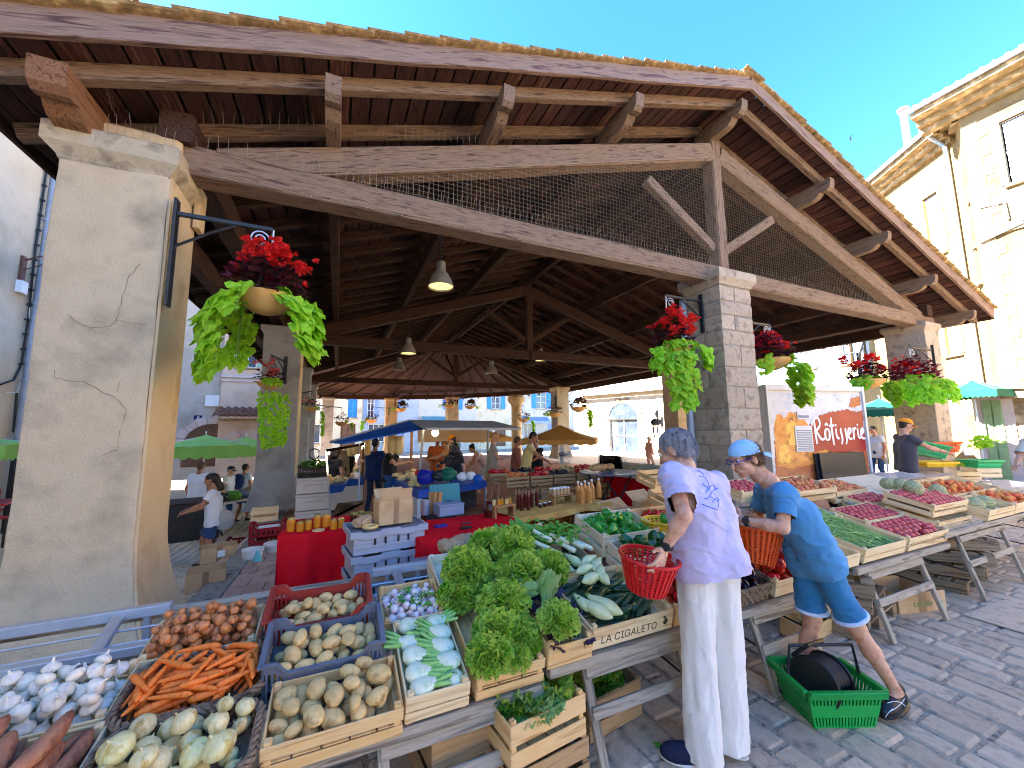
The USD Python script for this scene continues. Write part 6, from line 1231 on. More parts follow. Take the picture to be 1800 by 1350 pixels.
# ------------------------------------------------------------------ the honey tables, boxes and other stalls
mat("cloth_red", lin(206, 16, 30), lin(216, 26, 38), .9, 3, 4, .1, 40, spec=.04, coords="position"); mat("cloth_ochre", lin(196, 146, 74), lin(206, 158, 86), .85, 3, 4, .1, 40, spec=.15, coords="position")
mat("honey", lin(206, 120, 24), lin(220, 140, 40), .15, 5, spec=.6, vary=.12); mat("honey_dark", lin(78, 26, 20), lin(96, 36, 24), .12, 5, spec=.6, vary=.15); mat("juice", lin(216, 142, 70), lin(226, 156, 84), .2, 5, spec=.5, vary=.06); mat("gold_lid", lin(196, 174, 96), rough=.35, metal=.6, spec=.5); mat("cork_cap", lin(40, 34, 32), rough=.4); mat("jam_cream", lin(226, 192, 120), rough=.3)
mat("label_white", lin(238, 238, 236), rough=.6); mat("teal_board", lin(40, 124, 132), rough=.5); mat("cash_grey", lin(142, 156, 178), rough=.4, metal=.2); mat("blue_paint", lin(28, 82, 170), lin(36, 94, 182), .4, 4); mat("blue_awning", lin(16, 84, 166), lin(24, 98, 180), .6, 3); mat("awning_grey", lin(176, 174, 168), rough=.6); mat("panel_white", lin(226, 222, 214), lin(216, 210, 200), .5, 2, coords="position"); mat("warm_panel", lin(226, 196, 164), rough=.7)
mat("bulb_warm", lin(255, 230, 180), emit=((1, .75, .42), 3.0)); mat("basket_red", lin(216, 26, 24), rough=.35, spec=.5); mat("basket_orange", lin(232, 92, 24), rough=.35, spec=.5, trans=.15); mat("basket_yellow", lin(236, 196, 40), rough=.35, spec=.5); mat("basket_green", lin(18, 148, 60), lin(24, 160, 70), .35, 3, spec=.5); mat("basket_mint", lin(20, 176, 110), rough=.35)
mat("yellow_awning", lin(236, 188, 92), lin(242, 200, 112), .7, 3, trans=.35); mat("green_umbrella", lin(160, 222, 112), lin(178, 232, 132), .7, 3, trans=.35); mat("teal_umbrella", lin(4, 92, 70), lin(8, 104, 80), .7, 3, trans=.1); mat("canvas_grey", lin(178, 172, 168), rough=.8)
mat("red_chair", lin(200, 40, 44), rough=.5); mat("bread", lin(196, 140, 76), lin(222, 182, 128), .8, 12); mat("white_plastic", lin(232, 232, 230), rough=.4); mat("milk_plastic", lin(214, 214, 206), lin(226, 226, 220), .4, 4, trans=.2); mat("aqua", lin(110, 206, 206), rough=.4); mat("paper_bag", lin(176, 142, 108), lin(190, 156, 122), .8, 10, 4, .4, 30); mat("cheese", lin(236, 200, 130), lin(240, 214, 152), .6, 12, vary=.1); mat("bag_blue", lin(34, 40, 150), rough=.5); mat("bag_green", lin(26, 110, 78), rough=.5); mat("grass_bright", lin(150, 206, 40), lin(176, 222, 60), .5, 10, trans=.3, coords="position")
def yframe(p, yaw=0.0): return mat4(rotz(yaw), p)
def cloth_table(lab, cl_lab, p, w, d, h, yaw, m, drops=(.6, .2, .3, .3), legs=True):
    """p: middle of the front edge at ground; trestle table, and its cloth as a thing of its own"""
    t = thing("trestle_table", lab, "table", yframe(p, yaw)); b = B(); b.box((0, d / 2, h - .02), (w - .02, d - .02, .035)); part(t, "table_top", b, "trestle_wood")
    for x in (-w * .36, w * .36):
        for y0, y1 in ((d * .35, d * .08), (d * .65, d * .92)):
            b = B(); b.bar((x, y0, h - .05), (x + .03, y1, 0), .04, .04); part(t, "trestle_leg", b, "trestle_wood")
        b = B(); b.bar((x, d * .2, .3), (x, d * .8, .3), .03, .05); part(t, "trestle_brace", b, "trestle_wood")
    fr, bk, lf, rg = drops; b = B(); n = 46
    uu = np.linspace(-w / 2 - .012, w / 2 + .012, n); prof = [(d + .012, h - bk), (d + .012, h - .0), (d * .5, h + .003), (-.012, h + .003), (-.014, h - fr * .5), (-.016, h - fr)]
    P = np.array([[(u, y - (.03 * math.sin(u * 17 + .6) + .018 * math.sin(u * 41)) * max(0, (h - z) / max(.1, fr)) * (1 if y < 0 else -.5), z + .012 * math.sin(u * 9) * (z < h - fr + .01)) for u in uu] for y, z in prof]); b.sheet(P[:, ::-1], thick=.004)
    for s, dr in ((-1, lf), (1, rg)):
        yy = np.linspace(0, d, 12); P = np.array([[(s * (w / 2 + .014 + .02 * math.sin(y * 23) * k), y, h + .002 - dr * k) for y in yy] for k in (0, .5, 1)]); b.sheet(P if s < 0 else P[:, ::-1], thick=.004)
    solid("tablecloth", cl_lab, "tablecloth", b, m, 50, yframe(p, yaw)); return t
cloth_table("trestle table under the red cloth with honey jars at left", "bright red cloth hanging over the left honey table", V(.08, 3.86, 0), .98, .62, .78, -.08, "cloth_red", (.52, .3, .72, .3))
cloth_table("trestle table under the red cloth with cash box", "bright red cloth under the grey cash box", V(1.13, 3.22, 0), .98, .68, .78, .05, "cloth_red", (.26, .3, .3, .1))
cloth_table("trestle table under the ochre cloth with bottles", "ochre cloth under the juice bottles", V(2.32, 3.70, 0), 1.36, .62, .78, .19, "cloth_ochre", (.05, .5, .1, .2))
def jar(lab, group, p, r, h, m, lid="gold_lid", name="jar"):
    t = thing(name, lab, "jar", mat4(None, p), group); b = B(); b.lathe([(0, 0), (r * .9, 0), (r, r * .15), (r, h * .78), (r * .8, h * .88), (0, h * .88)], 14); part(t, "filled_glass", b, m, 40); b = B(); b.lathe([(r * .86, h * .86), (r * .86, h), (r * .8, h * 1.01), (0, h * 1.01)], 14); part(t, "lid", b, lid, 40)
def bottle(lab, group, p, r, h, m, cap, name="bottle"):
    t = thing(name, lab, "bottle", mat4(None, p), group); b = B(); b.lathe([(0, 0), (r * .9, 0), (r, .01), (r, h * .58), (r * .8, h * .68), (r * .38, h * .82), (r * .36, h * .92), (0, h * .92)], 14); part(t, "filled_glass", b, m, 40); b = B(); b.lathe([(r * .42, h * .9), (r * .42, h), (0, h)], 10); part(t, "cap", b, cap, 40)
def tz(px, py, z=.785): return gz(px, py, z)
for k, (px, py, hp, r) in enumerate([(511, 934, .118, .034), (527, 934, .085, .032), (541, 931, .085, .032), (557, 927, .115, .034), (573, 926, .115, .034), (586, 930, .085, .030), (599, 928, .085, .030)]):
    jar(["tall jar of amber honey at the table corner", "squat honey jar second from the corner", "squat honey jar third from the corner", "tall honey jar in the middle, left of its pair", "tall honey jar in the middle, right of its pair", "squat honey jar left of the right pair", "squat honey jar right of the right pair"][k], "amber honey jars on the red cloth", tz(px, py), r, hp, "honey")
for k, (px, py) in enumerate([(622, 921), (634, 917), (646, 920), (632, 924), (645, 925), (655, 922)]): jar("dark red jam jar behind the grey crates", "dark jam jars on the red cloth", tz(px, py), .036, .105, "honey_dark")
b = B(); b.lathe([(0, 0), (.05, 0), (.05, .012), (0, .014)], 16); solid("loose_lid", "loose pale jar lid lying before the honey jars", "lid", b, "crate_wood_warm", 40, mat4(None, tz(560, 933)))
def cardboard_box(lab, p, yaw, w, d, h, flaps=True, print_=None, tilt=0):
    t = thing("cardboard_box", lab, "cardboard box", mat4(rotz(yaw) @ rotx(tilt), p)); th = .005
    for s in (-1, 1):
        b = B(); b.box((0, s * (d / 2), h / 2), (w, th, h)); part(t, "side_panel", b, "cardboard"); b = B(); b.box((s * (w / 2), 0, h / 2), (th, d - th, h)); part(t, "end_panel", b, "cardboard")
        if flaps:
            b = B(); b.bar((-w / 2 + .01, s * d / 2, h), (w / 2 - .01, s * d / 2, h), .004, .01); a = .7 if s > 0 else 1.3; q = V(0, s * (d / 2 + d * .22 * math.cos(a)), h + d * .22 * math.sin(a)); b.box(q, (w - .02, .004, d * .45), rotx(-s * (PI / 2 - a))); part(t, "flap", b, "cardboard")
    b = B(); b.box((0, 0, .005), (w, d, .006)); part(t, "bottom", b, "cardboard"); b = B(); b.box((0, -d / 2 - .0035, h * .5), (w * .16, .001, h)); part(t, "packing_tape", b, "kraft_paper"); return t
# stacked grey boxes with the cardboard box on top
gp_ = gd(681, 965, 3.05); k0 = V(gp_[0], gp_[1] + .18, 0)
for k in range(5):
    M = yframe(k0 + (0, 0, .178 * k), .12 + .03 * (k % 2)); t = thing("stacking_box", ["lowest", "second lowest", "middle", "second highest", "topmost"][k] + " light grey plastic box in the stack before the red cloth", "plastic box", M)
    w, d, h = .60, .40, .178; b = B()
    for s in (-1, 1): b.box((0, s * (d / 2 - .02), h / 2 - .02), (w - .05, .012, h - .045)); b.box((s * (w / 2 - .03), 0, h / 2 - .02), (.012, d - .05, h - .045))
    for q in (.05, .085): b.box((0, -d / 2 + .012, q), (w - .06, .006, .006))
    b.box((0, 0, .012), (w - .05, d - .05, .012)); part(t, "body", b, "plastic_lightgrey")
    b = B(); uu = np.linspace(-w / 2, w / 2, 40)
    for s in (-1, 1):
        P = np.array([[(u, s * (d / 2 + e), h - .002 - dz - .012 * (abs(abs(u / w * 2) - .5) < .22)) for u in uu] for e, dz in ((-.012, .05), (0, .05), (.004, .0), (-.012, .0))]); b.sheet(P if s > 0 else P[:, ::-1], thick=.004)
        b.box((s * (w / 2 - .005), 0, h - .03), (.014, d, .05), None, .003)
    part(t, "rim", b, "plastic_lightgrey"); b = B()
    for x in (-.12, -.04, .06, .14): b.box((x, -d / 2 + .009, h * .5), (.016, .012, .05), None, .004)
    part(t, "handle_slots", b, "black_plastic")
    if k == 4: b = B(); b.box((0, 0, h - .02), (w - .04, d - .04, .008)); part(t, "lid_panel", b, "plastic_grey")
cardboard_box("open cardboard box on top of the grey plastic boxes", k0 + (.06, .02, .892), .12, .27, .22, .19)
b = B(); v, f = knobbly(3, (.075, .055, .05), .03, 22, 5); b.add(v, f); solid("paper_bag", "crumpled brown paper bag on the grey plastic boxes", "paper bag", b, "paper_bag", M=mat4(None, k0 + (-.18, -.05, .925)))
b = B(); b.tube([(.05 * math.cos(a), .05 * math.sin(a), 0) for a in np.linspace(0, 2 * PI, 21)], .012, 8, False); solid("tape_roll", "roll of pale tape on the grey plastic boxes", "tape", b, "jam_cream", True, mat4(None, k0 + (-.13, -.15, .905)))
for k, (px, py) in enumerate([(793, 960), (815, 955)]): v, f = knobbly(3, (.10, .07, .06), .035, 18, 8 + k); solid("paper_bag", ["crumpled brown paper bag left of the salads", "pale brown paper bag against the big salad heap"][k], "paper bag", (v, f), "paper_bag", True, mat4(None, gd(px, py, 2.85 + .08 * k)))
b = B(); b.box((0, 0, 0), (.62, .35, .02), None, .004); solid("crate_shelf", "dark shelf board behind the salad heap carrying paper bags", "board", b, "plastic_grey", M=mat4(rotz(.05), gd(800, 985, 2.95)))
# things beside the cash box
q = tz(795, 908); t = thing("cash_box", "blue grey metal cash box on the red cloth", "cash box", yframe(q, .12)); b = B(); b.box((0, .1, .055), (.27, .19, .10), None, .008); part(t, "body", b, "cash_grey"); b = B(); b.box((0, .1, .112), (.276, .196, .018), None, .006); part(t, "lid", b, "cash_grey"); b = B(); b.tube([(-.04, .1, .12), (-.04, .1, .14), (.04, .1, .14), (.04, .1, .12)], .005, 5); part(t, "handle", b, "iron")
b = B(); b.box((0, 0, .13), (.36, .012, .26)); solid("teal_board", "teal blue board propped behind the cash box", "board", b, "teal_board", M=mat4(rotz(.12) @ rotx(-.2), tz(785, 893) + (0, .03, 0)))
b = B(); b.box((0, 0, .014), (.09, .06, .012)); b.tube([(-.05, 0, .03), (-.05, 0, .05), (.05, 0, .05), (.05, 0, .03)], .007, 5); solid("card_reader", "small black card reader with handle before the cash box", "card reader", b, "black_plastic", M=yframe(tz(819, 930), .2))
b = B(); b.box((0, 0, .008), (.11, .07, .012)); solid("purse", "blue purse lying left of the cash box", "purse", b, "bag_blue", M=yframe(tz(775, 926), .3))
b = B(); b.lathe([(0, 0), (.045, 0), (.05, .15), (.046, .152), (.04, .02)], 16); solid("metal_tin", "tall grey metal tin left of the teal board", "tin", b, "aluminium", 40, mat4(None, tz(747, 905)))
for k in range(3): b = B(); b.box((0, 0, .11), (.05, .03, .22)); solid("wood_slab", "upright wooden slab beside the metal tin", "slab", b, "trestle_wood", M=mat4(rotz(.3 * k) @ roty(.08 * k), tz(757 + 6 * k, 903)), group="upright wooden slabs beside the tin")
b = B(); b.lathe([(0, 0), (.06, 0), (.075, .05), (.07, .1), (.045, .13), (.05, .15), (0, .15)], 18); t = solid("honey_pot", "brown honey pot with a small label right of the cash box", "pot", b, "honey_dark", 40, mat4(None, tz(862, 908)))
def riser(lab, p, yaw, w=.24, d=.13, h=.11):
    t = thing("wooden_riser", lab, "riser", yframe(p, yaw)); b = B(); b.box((0, 0, h), (w, d, .018), None, .003); part(t, "shelf", b, "trestle_wood")
    for x in (-1, 1): b = B(); b.box((x * (w / 2 - .015), 0, h / 2 - .005), (.022, d * .9, h - .012)); part(t, "side_panel", b, "trestle_wood")
pr = tz(883, 908); riser("low wooden riser with small honey jars", pr, .1, .24)
for k in range(5): jar("small pale honey jar on the wooden riser", "small honey jars on the wooden riser", pr + rotz(.1) @ V(-.09 + .045 * k, .01 * (-1) ** k, .12), .019, .055, "jam_cream" if k % 3 == 0 else "honey")
for k, (px, py) in enumerate([(911, 895), (923, 893), (935, 892), (944, 890), (917, 898), (929, 897)]): bottle("dark red syrup bottle with black cap on the ochre cloth", "dark syrup bottles", tz(px, py), .021, .24, "honey_dark", "cork_cap")
pr2 = tz(985, 885); riser("longer wooden riser with square jars", pr2, .2, .30, .13, .10)
for k in range(10): jar("small square jar of mixed nuts on the longer riser", "nut jars on the longer riser", pr2 + rotz(.2) @ V(-.12 + .055 * (k % 5), -.03 + .06 * (k // 5), .11), .023, .075, "crate_wood_old", "label_white")
for k, (px, py) in enumerate([(1017, 882), (1029, 880), (1041, 877), (1053, 874), (1023, 886), (1036, 884)]): bottle("bottle of cloudy apricot juice with wire top", "juice bottles on the ochre cloth", tz(px, py), .032, .24, "juice", "label_white")
for k, (px, py) in enumerate([(950, 893), (958, 891), (966, 889)]): jar("small jar with white lid between syrup and riser", "small white lidded jars", tz(px, py), .022, .05, "honey_dark", "label_white")
# cardboard boxes behind the peppers
cardboard_box("open cardboard box right of the ochre table", gd(1118, 905, 4.35) - (0, 0, .0) + (0, .1, -.22), .35, .52, .34, .24); cardboard_box("open cardboard box with dark packaging near the man", gd(1150, 893, 4.7) + (.1, .1, -.18), .2, .42, .34, .24)
t = thing("crate_stool", "dark plastic stand under the cardboard boxes", "stand", yframe(gd(1130, 930, 4.45) * (1, 1, 0) + (0, .1, 0), .3)); b = B(); b.box((0, 0, .46), (.9, .45, .03)); part(t, "top", b, "plastic_grey")
for x in (-.4, .4):
    for y in (-.18, .18): b = B(); b.bar((x, y, 0), (x, y, .45), .03, .03, up=(0, 1, 0)); part(t, "leg", b, "iron")
# plastic hand baskets
def hand_basket(lab, M, r0, r1, h, m, rows=9, cols=26, sq=1.0, name="plastic_basket"):
    t = thing(name, lab, "basket", M); b = B(); an = np.linspace(0, 2 * PI, 41)
    for k in range(rows): z = h * (k + .3) / rows; r = r0 + (r1 - r0) * z / h; b.tube([(r * math.cos(a), r * sq * math.sin(a), z) for a in an], .0042, 4, False)
    part(t, "woven_rings", b, m); b = B()
    for k in range(cols):
        a = 2 * PI * k / cols; P = np.array([[(r * math.cos(a + e), r * sq * math.sin(a + e), z) for e in (-.05, .05)] for z, r in ((0, r0 + .003), (h, r1 + .003))]); b.sheet(P, thick=.003)
    part(t, "ribs", b, m, kind="stuff"); b = B(); b.tube([(r1 * 1.02 * math.cos(a), r1 * 1.02 * sq * math.sin(a), h) for a in an], .009, 7, False); part(t, "rim", b, m, True); b = B(); b.lathe([(0, .004), (r0, .004)], 24); v, f, g_ = b.get(); v[:, 1] *= sq; part(t, "base", (v, f), m); return t
RB = gd(1134, 1005, 2.02) + (0, 0, -.09); RBM = mat4(rotx(.12) @ roty(.08), RB); hand_basket("red woven plastic basket held by the man in the lilac shirt", RBM, .092, .146, .172, "basket_red", 11, 30)
hand_basket("yellow woven plastic basket behind the man", mat4(None, gd(1165, 928, 3.15) + (0, 0, -.11)), .11, .16, .17, "basket_yellow")
OB = gd(1322, 955, 2.50) + (0, 0, -.12); OBM = mat4(rotx(-.1) @ roty(.25), OB); hand_basket("orange red woven plastic basket held by the woman", OBM, .108, .165, .2, "basket_orange", 12, 32)
v, f = knobbly(2, (.04, .04, .04), .004, 20, 3); solid("bell_pepper", "green pepper lying in the yellow basket", "bell pepper", (v, f), "pepper_green", True, mat4(None, gd(1168, 912, 3.15)))
def shop_basket(lab, M, m, w=.46, d=.30, h=.22, handle=True, hm="black_plastic"):
    """moulded shopping basket with slotted walls"""
    t = thing("shopping_basket", lab, "shopping basket", M); c = .80; b = B()
    def wall(p0, p1, q0, q1, n, inward):
        p0, p1, q0, q1 = map(lambda x: V(*x), (p0, p1, q0, q1))
        def at(u, z): return (p0 * (1 - u) + p1 * u) * (1 - z) + (q0 * (1 - u) + q1 * u) * z
        def quad(u0, u1, z0, z1): P = np.array([[at(u0, z0), at(u1, z0)], [at(u0, z1), at(u1, z1)]]); b.sheet(P[:, ::-1], thick=.005)
        quad(0, 1, 0, .06); quad(0, 1, .30, .62); quad(0, 1, .86, 1)
        for k in range(n): u = (k + .5) / n; quad(u - .3 / n, u + .3 / n, .06, .30); quad(u - .3 / n, u + .3 / n, .62, .86)
    B0 = [(-w / 2 * c, -d / 2 * c, 0), (w / 2 * c, -d / 2 * c, 0), (w / 2 * c, d / 2 * c, 0), (-w / 2 * c, d / 2 * c, 0)]; T0 = [(-w / 2, -d / 2, h), (w / 2, -d / 2, h), (w / 2, d / 2, h), (-w / 2, d / 2, h)]
    for k in range(4): wall(B0[k], B0[(k + 1) % 4], T0[k], T0[(k + 1) % 4], 20 if k % 2 == 0 else 13, 0)
    b.box((0, 0, .004), (w * c, d * c, .008)); part(t, "body", b, m); b = B()
    for k in range(4):
        a, e = V(*T0[k]), V(*T0[(k + 1) % 4]); o = unit(np.cross(e - a, (0, 0, 1))) * .012; b.bar(a + o, e + o, .03, .016); b.bar(a + o * 1.9 + (0, 0, -.012), e + o * 1.9 + (0, 0, -.012), .004, .03)
    part(t, "rim", b, m)
    if handle: b = B(); x = w * .33; b.tube([(-x, -d / 2 - .005, h - .02), (-x - .02, -d * .20, h + .15), (-x - .02, d * .2, h + .15), (-x, d / 2 + .005, h - .02)] if handle == "up" else [(-w * .5, 0, h), (-w * .44, 0, h + .16), (w * .44, 0, h + .16), (w * .5, 0, h)], .009, 6); part(t, "handle", b, hm)
    return t
GBp = gfl(1454, 1252); GBM = yframe(GBp, -.42 + .0); shop_basket("green shopping basket with black handle on the paving", GBM, "basket_green", .42, .31, .205)
t = thing("cable_reel", "black cable reel lying in the green shopping basket", "cable reel", GBM @ mat4(rotz(.5) @ roty(.1), (-.02, 0, .175)))
for s in (-1, 1): b = B(); b.lathe([(0, 0), (.13, 0), (.135, .006), (.13, .012), (0, .012)], 24, R=roty(PI / 2), t=(s * .085 - .006, 0, 0)); part(t, "flange", b, "black_plastic", 40)
for k in range(9): b = B(); b.tube([(-.065 + .016 * k, .115 * math.cos(a), .115 * math.sin(a)) for a in np.linspace(0, 2 * PI, 25)], .008, 6, False); part(t, "cable_turn", b, "black_cable", True)
b = B(); b.tube([(-.09, .1, .10), (-.09, .02, .19), (.09, .02, .19), (.09, .1, .1)], .012, 7); part(t, "carry_handle", b, "black_plastic")
def pallet(lab, M, group=None, n=7):
    t = thing("pallet", lab, "pallet", M, group)
    for k in range(n): plank(t, (0, -.36 + .72 * k / (n - 1), .105), (.8, .085, .018), "pallet_wood", "top_board")
    for x in (-.37, 0, .37): plank(t, (x, 0, .06), (.09, .8, .07), "pallet_wood", "bearer"); plank(t, (x, 0, .012), (.09, .8, .02), "pallet_wood", "bottom_board")
for k in range(4): pallet(["lowest", "second", "third", "topmost"][k] + " pallet of the stack under the bean bench", mat4(rotz(.15 + .12 * k), gfl(1545, 1120) * (1, 1, 0) + (.12 - .05 * k, .45, .115 * k)), "pallets under the bean bench")
for k in range(4): pallet(["lowest", "second", "third", "topmost"][k] + " pallet of the loose stack under the right bench", mat4(rotz(.1 + .3 * k) @ roty(.03 * k), gfl(1680, 1040) * (1, 1, 0) + (.35, .35, .115 * k)), "pallets under the right bench")
q = gfl(1640, 1078); M = mat4(rotz(-.25), q + (0, .2, 0)); cb = cardboard_box("open cardboard fruit box with green lettering under the bench", q + (0, .22, 0), -.25, .52, .36, .17, False)
part(cb, "lettering", lettering("Les Bio", .045, mat4(np.stack([V(1, 0, 0), V(0, 0, 1), V(0, -1, 0)], 1), (-.1, -.1835, .05)), .001), "stalk_green"); b = B(); b.box((.19, -.184, .06), (.06, .002, .05)); part(cb, "green_label", b, "label_green")
t = crate("wooden crate standing on end behind the woman's leg", mat4(rotz(.1) @ rotx(.12), gfl(1490, 1150) + (.05, .3, 0)), .42, .20, .32, "crate_wood_warm", "slat"); b = B(); b.box((0, 0, .008), (.9, .5, .012), None, .004); solid("metal_plate", "flat dark edged metal plate on the paving at the right", "plate", b, "paver", M=yframe(gfl(1815, 1088), -.05))

# ---- food trailer
TA, TB = gd(1343, 676, 7.0), gd(1514, 682, 7.6); ut = unit((TB - TA) * (1, 1, 0)); Lt = np.linalg.norm((TB - TA)[:2]); nt = V(ut[1], -ut[0], 0); zt_, zb_ = TA[2], .55; FT = np.stack([ut, -nt, V(0, 0, 1)], 1)
mat("trailer_print", lin(196, 196, 200), lin(214, 214, 216), .3, 2.5, 5, spec=.5, c3=lin(168, 180, 192), coords="object"); mat("print_red", lin(146, 26, 30), lin(166, 40, 40), .3, 3, spec=.5); mat("print_roast", lin(200, 96, 30), lin(226, 150, 66), .3, 5, 4, spec=.5, c3=lin(140, 60, 26), lo=.3, hi=.7, dist=.5); mat("print_brown", lin(126, 60, 44), lin(190, 100, 56), .3, 4, 4, spec=.5, c3=lin(96, 44, 32), dist=.6, lo=.3, hi=.7); mat("print_gold", lin(230, 150, 48), lin(244, 190, 86), .3, 6, 4, spec=.5, c3=lin(200, 100, 34), lo=.3, hi=.7, dist=.5); mat("print_white", lin(244, 240, 240), rough=.3)
tr = thing("food_trailer", "white food trailer with printed roast chickens and script lettering under the right bay", "food trailer", mat4(FT, V(TA[0], TA[1], 0)))
b = B(); b.box((Lt / 2, .95, (zt_ + zb_) / 2), (Lt, 1.88, zt_ - zb_), None, .02); part(tr, "body", b, "panel_white")
def tq(u, z, pz=None): return V(u * Lt, 0, zb_ + (zt_ - zb_) * z)
b = B(); b.box((Lt / 2, -.006, zb_ + (zt_ - zb_) * .47), (Lt - .1, .008, (zt_ - zb_) * .9)); part(tr, "printed_side", b, "trailer_print")
R3 = random.Random(4)
def blob(pts, m, n0, name):
    ps = Polygon([(u * Lt, zb_ + (zt_ - zb_) * z) for u, z in pts]).buffer(.05).buffer(-.05).segmentize(.025); ps = Polygon([(x + R3.gauss(0, .008), y + R3.gauss(0, .010)) for x, y in ps.exterior.coords[:-1]]).buffer(0); ps = max(getattr(ps, "geoms", [ps]), key=lambda q: q.area); b = B(); b.extrude(ps, .0012, mat4(np.stack([V(1, 0, 0), V(0, 0, 1), V(0, -1, 0)], 1), (0, -.010 - n0, 0))); part(tr, name, b, m)
def wob(pts, a=.02): return [(u + R3.uniform(-a, a), z + R3.uniform(-a, a)) for u, z in pts]
blob(wob([(.03, .03), (.30, .03), (.6, .03), (.97, .03), (.97, .40), (.8, .42), (.6, .40), (.5, .40), (.4, .45), (.04, .46)], .008), "print_brown", .0, "print_roast_dark"); blob(wob([(.05, .22), (.2, .2), (.46, .24), (.56, .3), (.56, .5), (.48, .6), (.42, .56), (.32, .72), (.22, .74), (.16, .68), (.10, .72), (.04, .58)], .01), "print_roast", .0016, "print_chicken")
blob(wob([(.07, .25), (.17, .24), (.2, .34), (.15, .42), (.08, .4)], .006), "print_gold", .0032, "print_chicken_leg"); blob(wob([(.18, .42), (.25, .42), (.27, .6), (.22, .66), (.17, .58)], .006), "print_gold", .0032, "print_chicken_leg")
blob(wob([(.40, .34), (.55, .36), (.7, .32), (.85, .36), (.97, .33), (.97, .74), (.9, .74), (.8, .76), (.65, .74), (.50, .68), (.38, .58)], .012), "print_red", .0048, "print_brushstroke"); blob(wob([(.82, .78), (.97, .8), (.97, .9), (.85, .88)], .01), "print_brown", .0016, "print_roof")
# script lettering drawn as brush strokes
def bez(p): p = np.array(p, float); t = np.linspace(0, 1, 14)[:, None]; return ((1 - t) ** 3 * p[0] + 3 * (1 - t) ** 2 * t * p[1] + 3 * (1 - t) * t * t * p[2] + t ** 3 * p[3]) if len(p) == 4 else ((1 - t) ** 2 * p[0] + 2 * (1 - t) * t * p[1] + t * t * p[2])
ST = [[(.15, 1.35), (.15, .5), (.22, -.25)], [(-.1, 1.0), (.1, 1.7), (.75, 1.6), (.62, 1.0)], [(.62, 1.0), (.5, .75), (.18, .62)], [(.25, .65), (.5, .2), (.7, -.15), (.95, .15)],
      [(1.25, .75), (.95, .75), (.95, .0), (1.2, .0)], [(1.2, .0), (1.5, .0), (1.5, .75), (1.25, .75)], [(1.1, .95), (1.22, 1.2), (1.35, .95)], [(1.7, 1.5), (1.62, .6), (1.75, -.35)], [(1.45, .95), (1.7, .9), (1.95, 1.0)], [(2.05, .75), (2.0, .2), (2.15, .0), (2.3, .15)], [(2.06, .95), (2.08, 1.0), (2.1, .96)],
      [(2.55, .75), (2.3, .7), (2.75, .2), (2.45, -.3)], [(3.0, .75), (2.75, .7), (3.15, .2), (2.85, -.3)], [(3.15, .35), (3.5, .45), (3.45, .85), (3.25, .75)], [(3.25, .75), (3.05, .5), (3.1, -.15), (3.5, .1)], [(3.65, .8), (3.68, .4), (3.65, .0)], [(3.67, .45), (3.75, .85), (3.95, .75)], [(4.08, .75), (4.05, .2), (4.15, .0), (4.3, .15)], [(4.09, .95), (4.11, 1.0), (4.13, .96)], [(4.38, .35), (4.7, .45), (4.65, .85), (4.48, .75)], [(4.48, .75), (4.28, .5), (4.3, -.1), (4.75, .1)]]
b = B(); sx = Lt * .54 / 4.75; sz = (zt_ - zb_) * .20
for s_ in ST:
    c_ = bez(s_); c_ = np.stack([Lt * .43 + c_[:, 0] * sx, np.full(len(c_), -.019), zb_ + (zt_ - zb_) * .455 + c_[:, 1] * sz * .75], 1); w_ = .020 * (.7 + .5 * np.sin(np.linspace(0.3, PI - .3, len(c_)))); d_ = np.gradient(c_, axis=0); n_ = np.stack([-d_[:, 2], d_[:, 0] * 0, d_[:, 0]], 1); n_ /= np.linalg.norm(n_, axis=1, keepdims=True) + 1e-9
    P = np.stack([c_ - n_ * w_[:, None], c_ + n_ * w_[:, None]]); b.sheet(P, thick=.001)
part(tr, "script_lettering", b, "print_white", kind="stuff")
b = B(); b.box((Lt / 2, .0, zt_ - .05), (Lt + .02, .06, .1), None, .01); b.box((.015, -.012, (zt_ + zb_) / 2), (.04, .05, zt_ - zb_)); b.box((Lt - .02, -.012, (zt_ + zb_) / 2), (.05, .05, zt_ - zb_)); part(tr, "frame_profile", b, "panel_white")
for (u0, u1, z0, z1) in ((.245, .415, .345, .60), (.28, .40, .66, .74)):
    b = B(); b.box(((u0 + u1) / 2 * Lt, -.02, zb_ + (zt_ - zb_) * (z0 + z1) / 2), ((u1 - u0) * Lt, .02, (zt_ - zb_) * (z1 - z0)), None, .005); vp = part(tr, "vent", b, "panel_white"); n = int((z1 - z0) * 50)
    for k in range(n): b = B(); b.box(((u0 + u1) / 2 * Lt, -.033, zb_ + (zt_ - zb_) * (z0 + .02 + (z1 - z0 - .05) * k / n)), ((u1 - u0) * Lt * .84, .012, .012), rotx(.5)); part(vp, "louvre", b, "plastic_lightgrey")
for k in range(2): b = B(); b.box((Lt * (.63 + .02 * k), -.06 - .05 * k, zb_ + (zt_ - zb_) * .12), (Lt * .46, .03, (zt_ - zb_) * .42), rotx(-.06)); solid("board_panel", ["dark brown panel leaning on the trailer, rear one", "dark brown panel leaning on the trailer, front one"][k], "panel", b, "beam_dark" if False else "iron", M=mat4(FT, V(TA[0], TA[1], 0)))
for x in (.3, 1.5): b = B(); b.lathe([(0, -.08), (.26, -.08), (.28, 0), (.26, .08), (0, .08)], 20, R=rotx(PI / 2), t=(x * Lt / 2, .15, .28)); part(tr, "wheel", b, "black_plastic", 40)
for x in (.05, Lt - .05): b = B(); b.bar((x, .1, 0), (x, .1, zb_), .05, .05, up=(0, 1, 0)); part(tr, "support_leg", b, "aluminium")

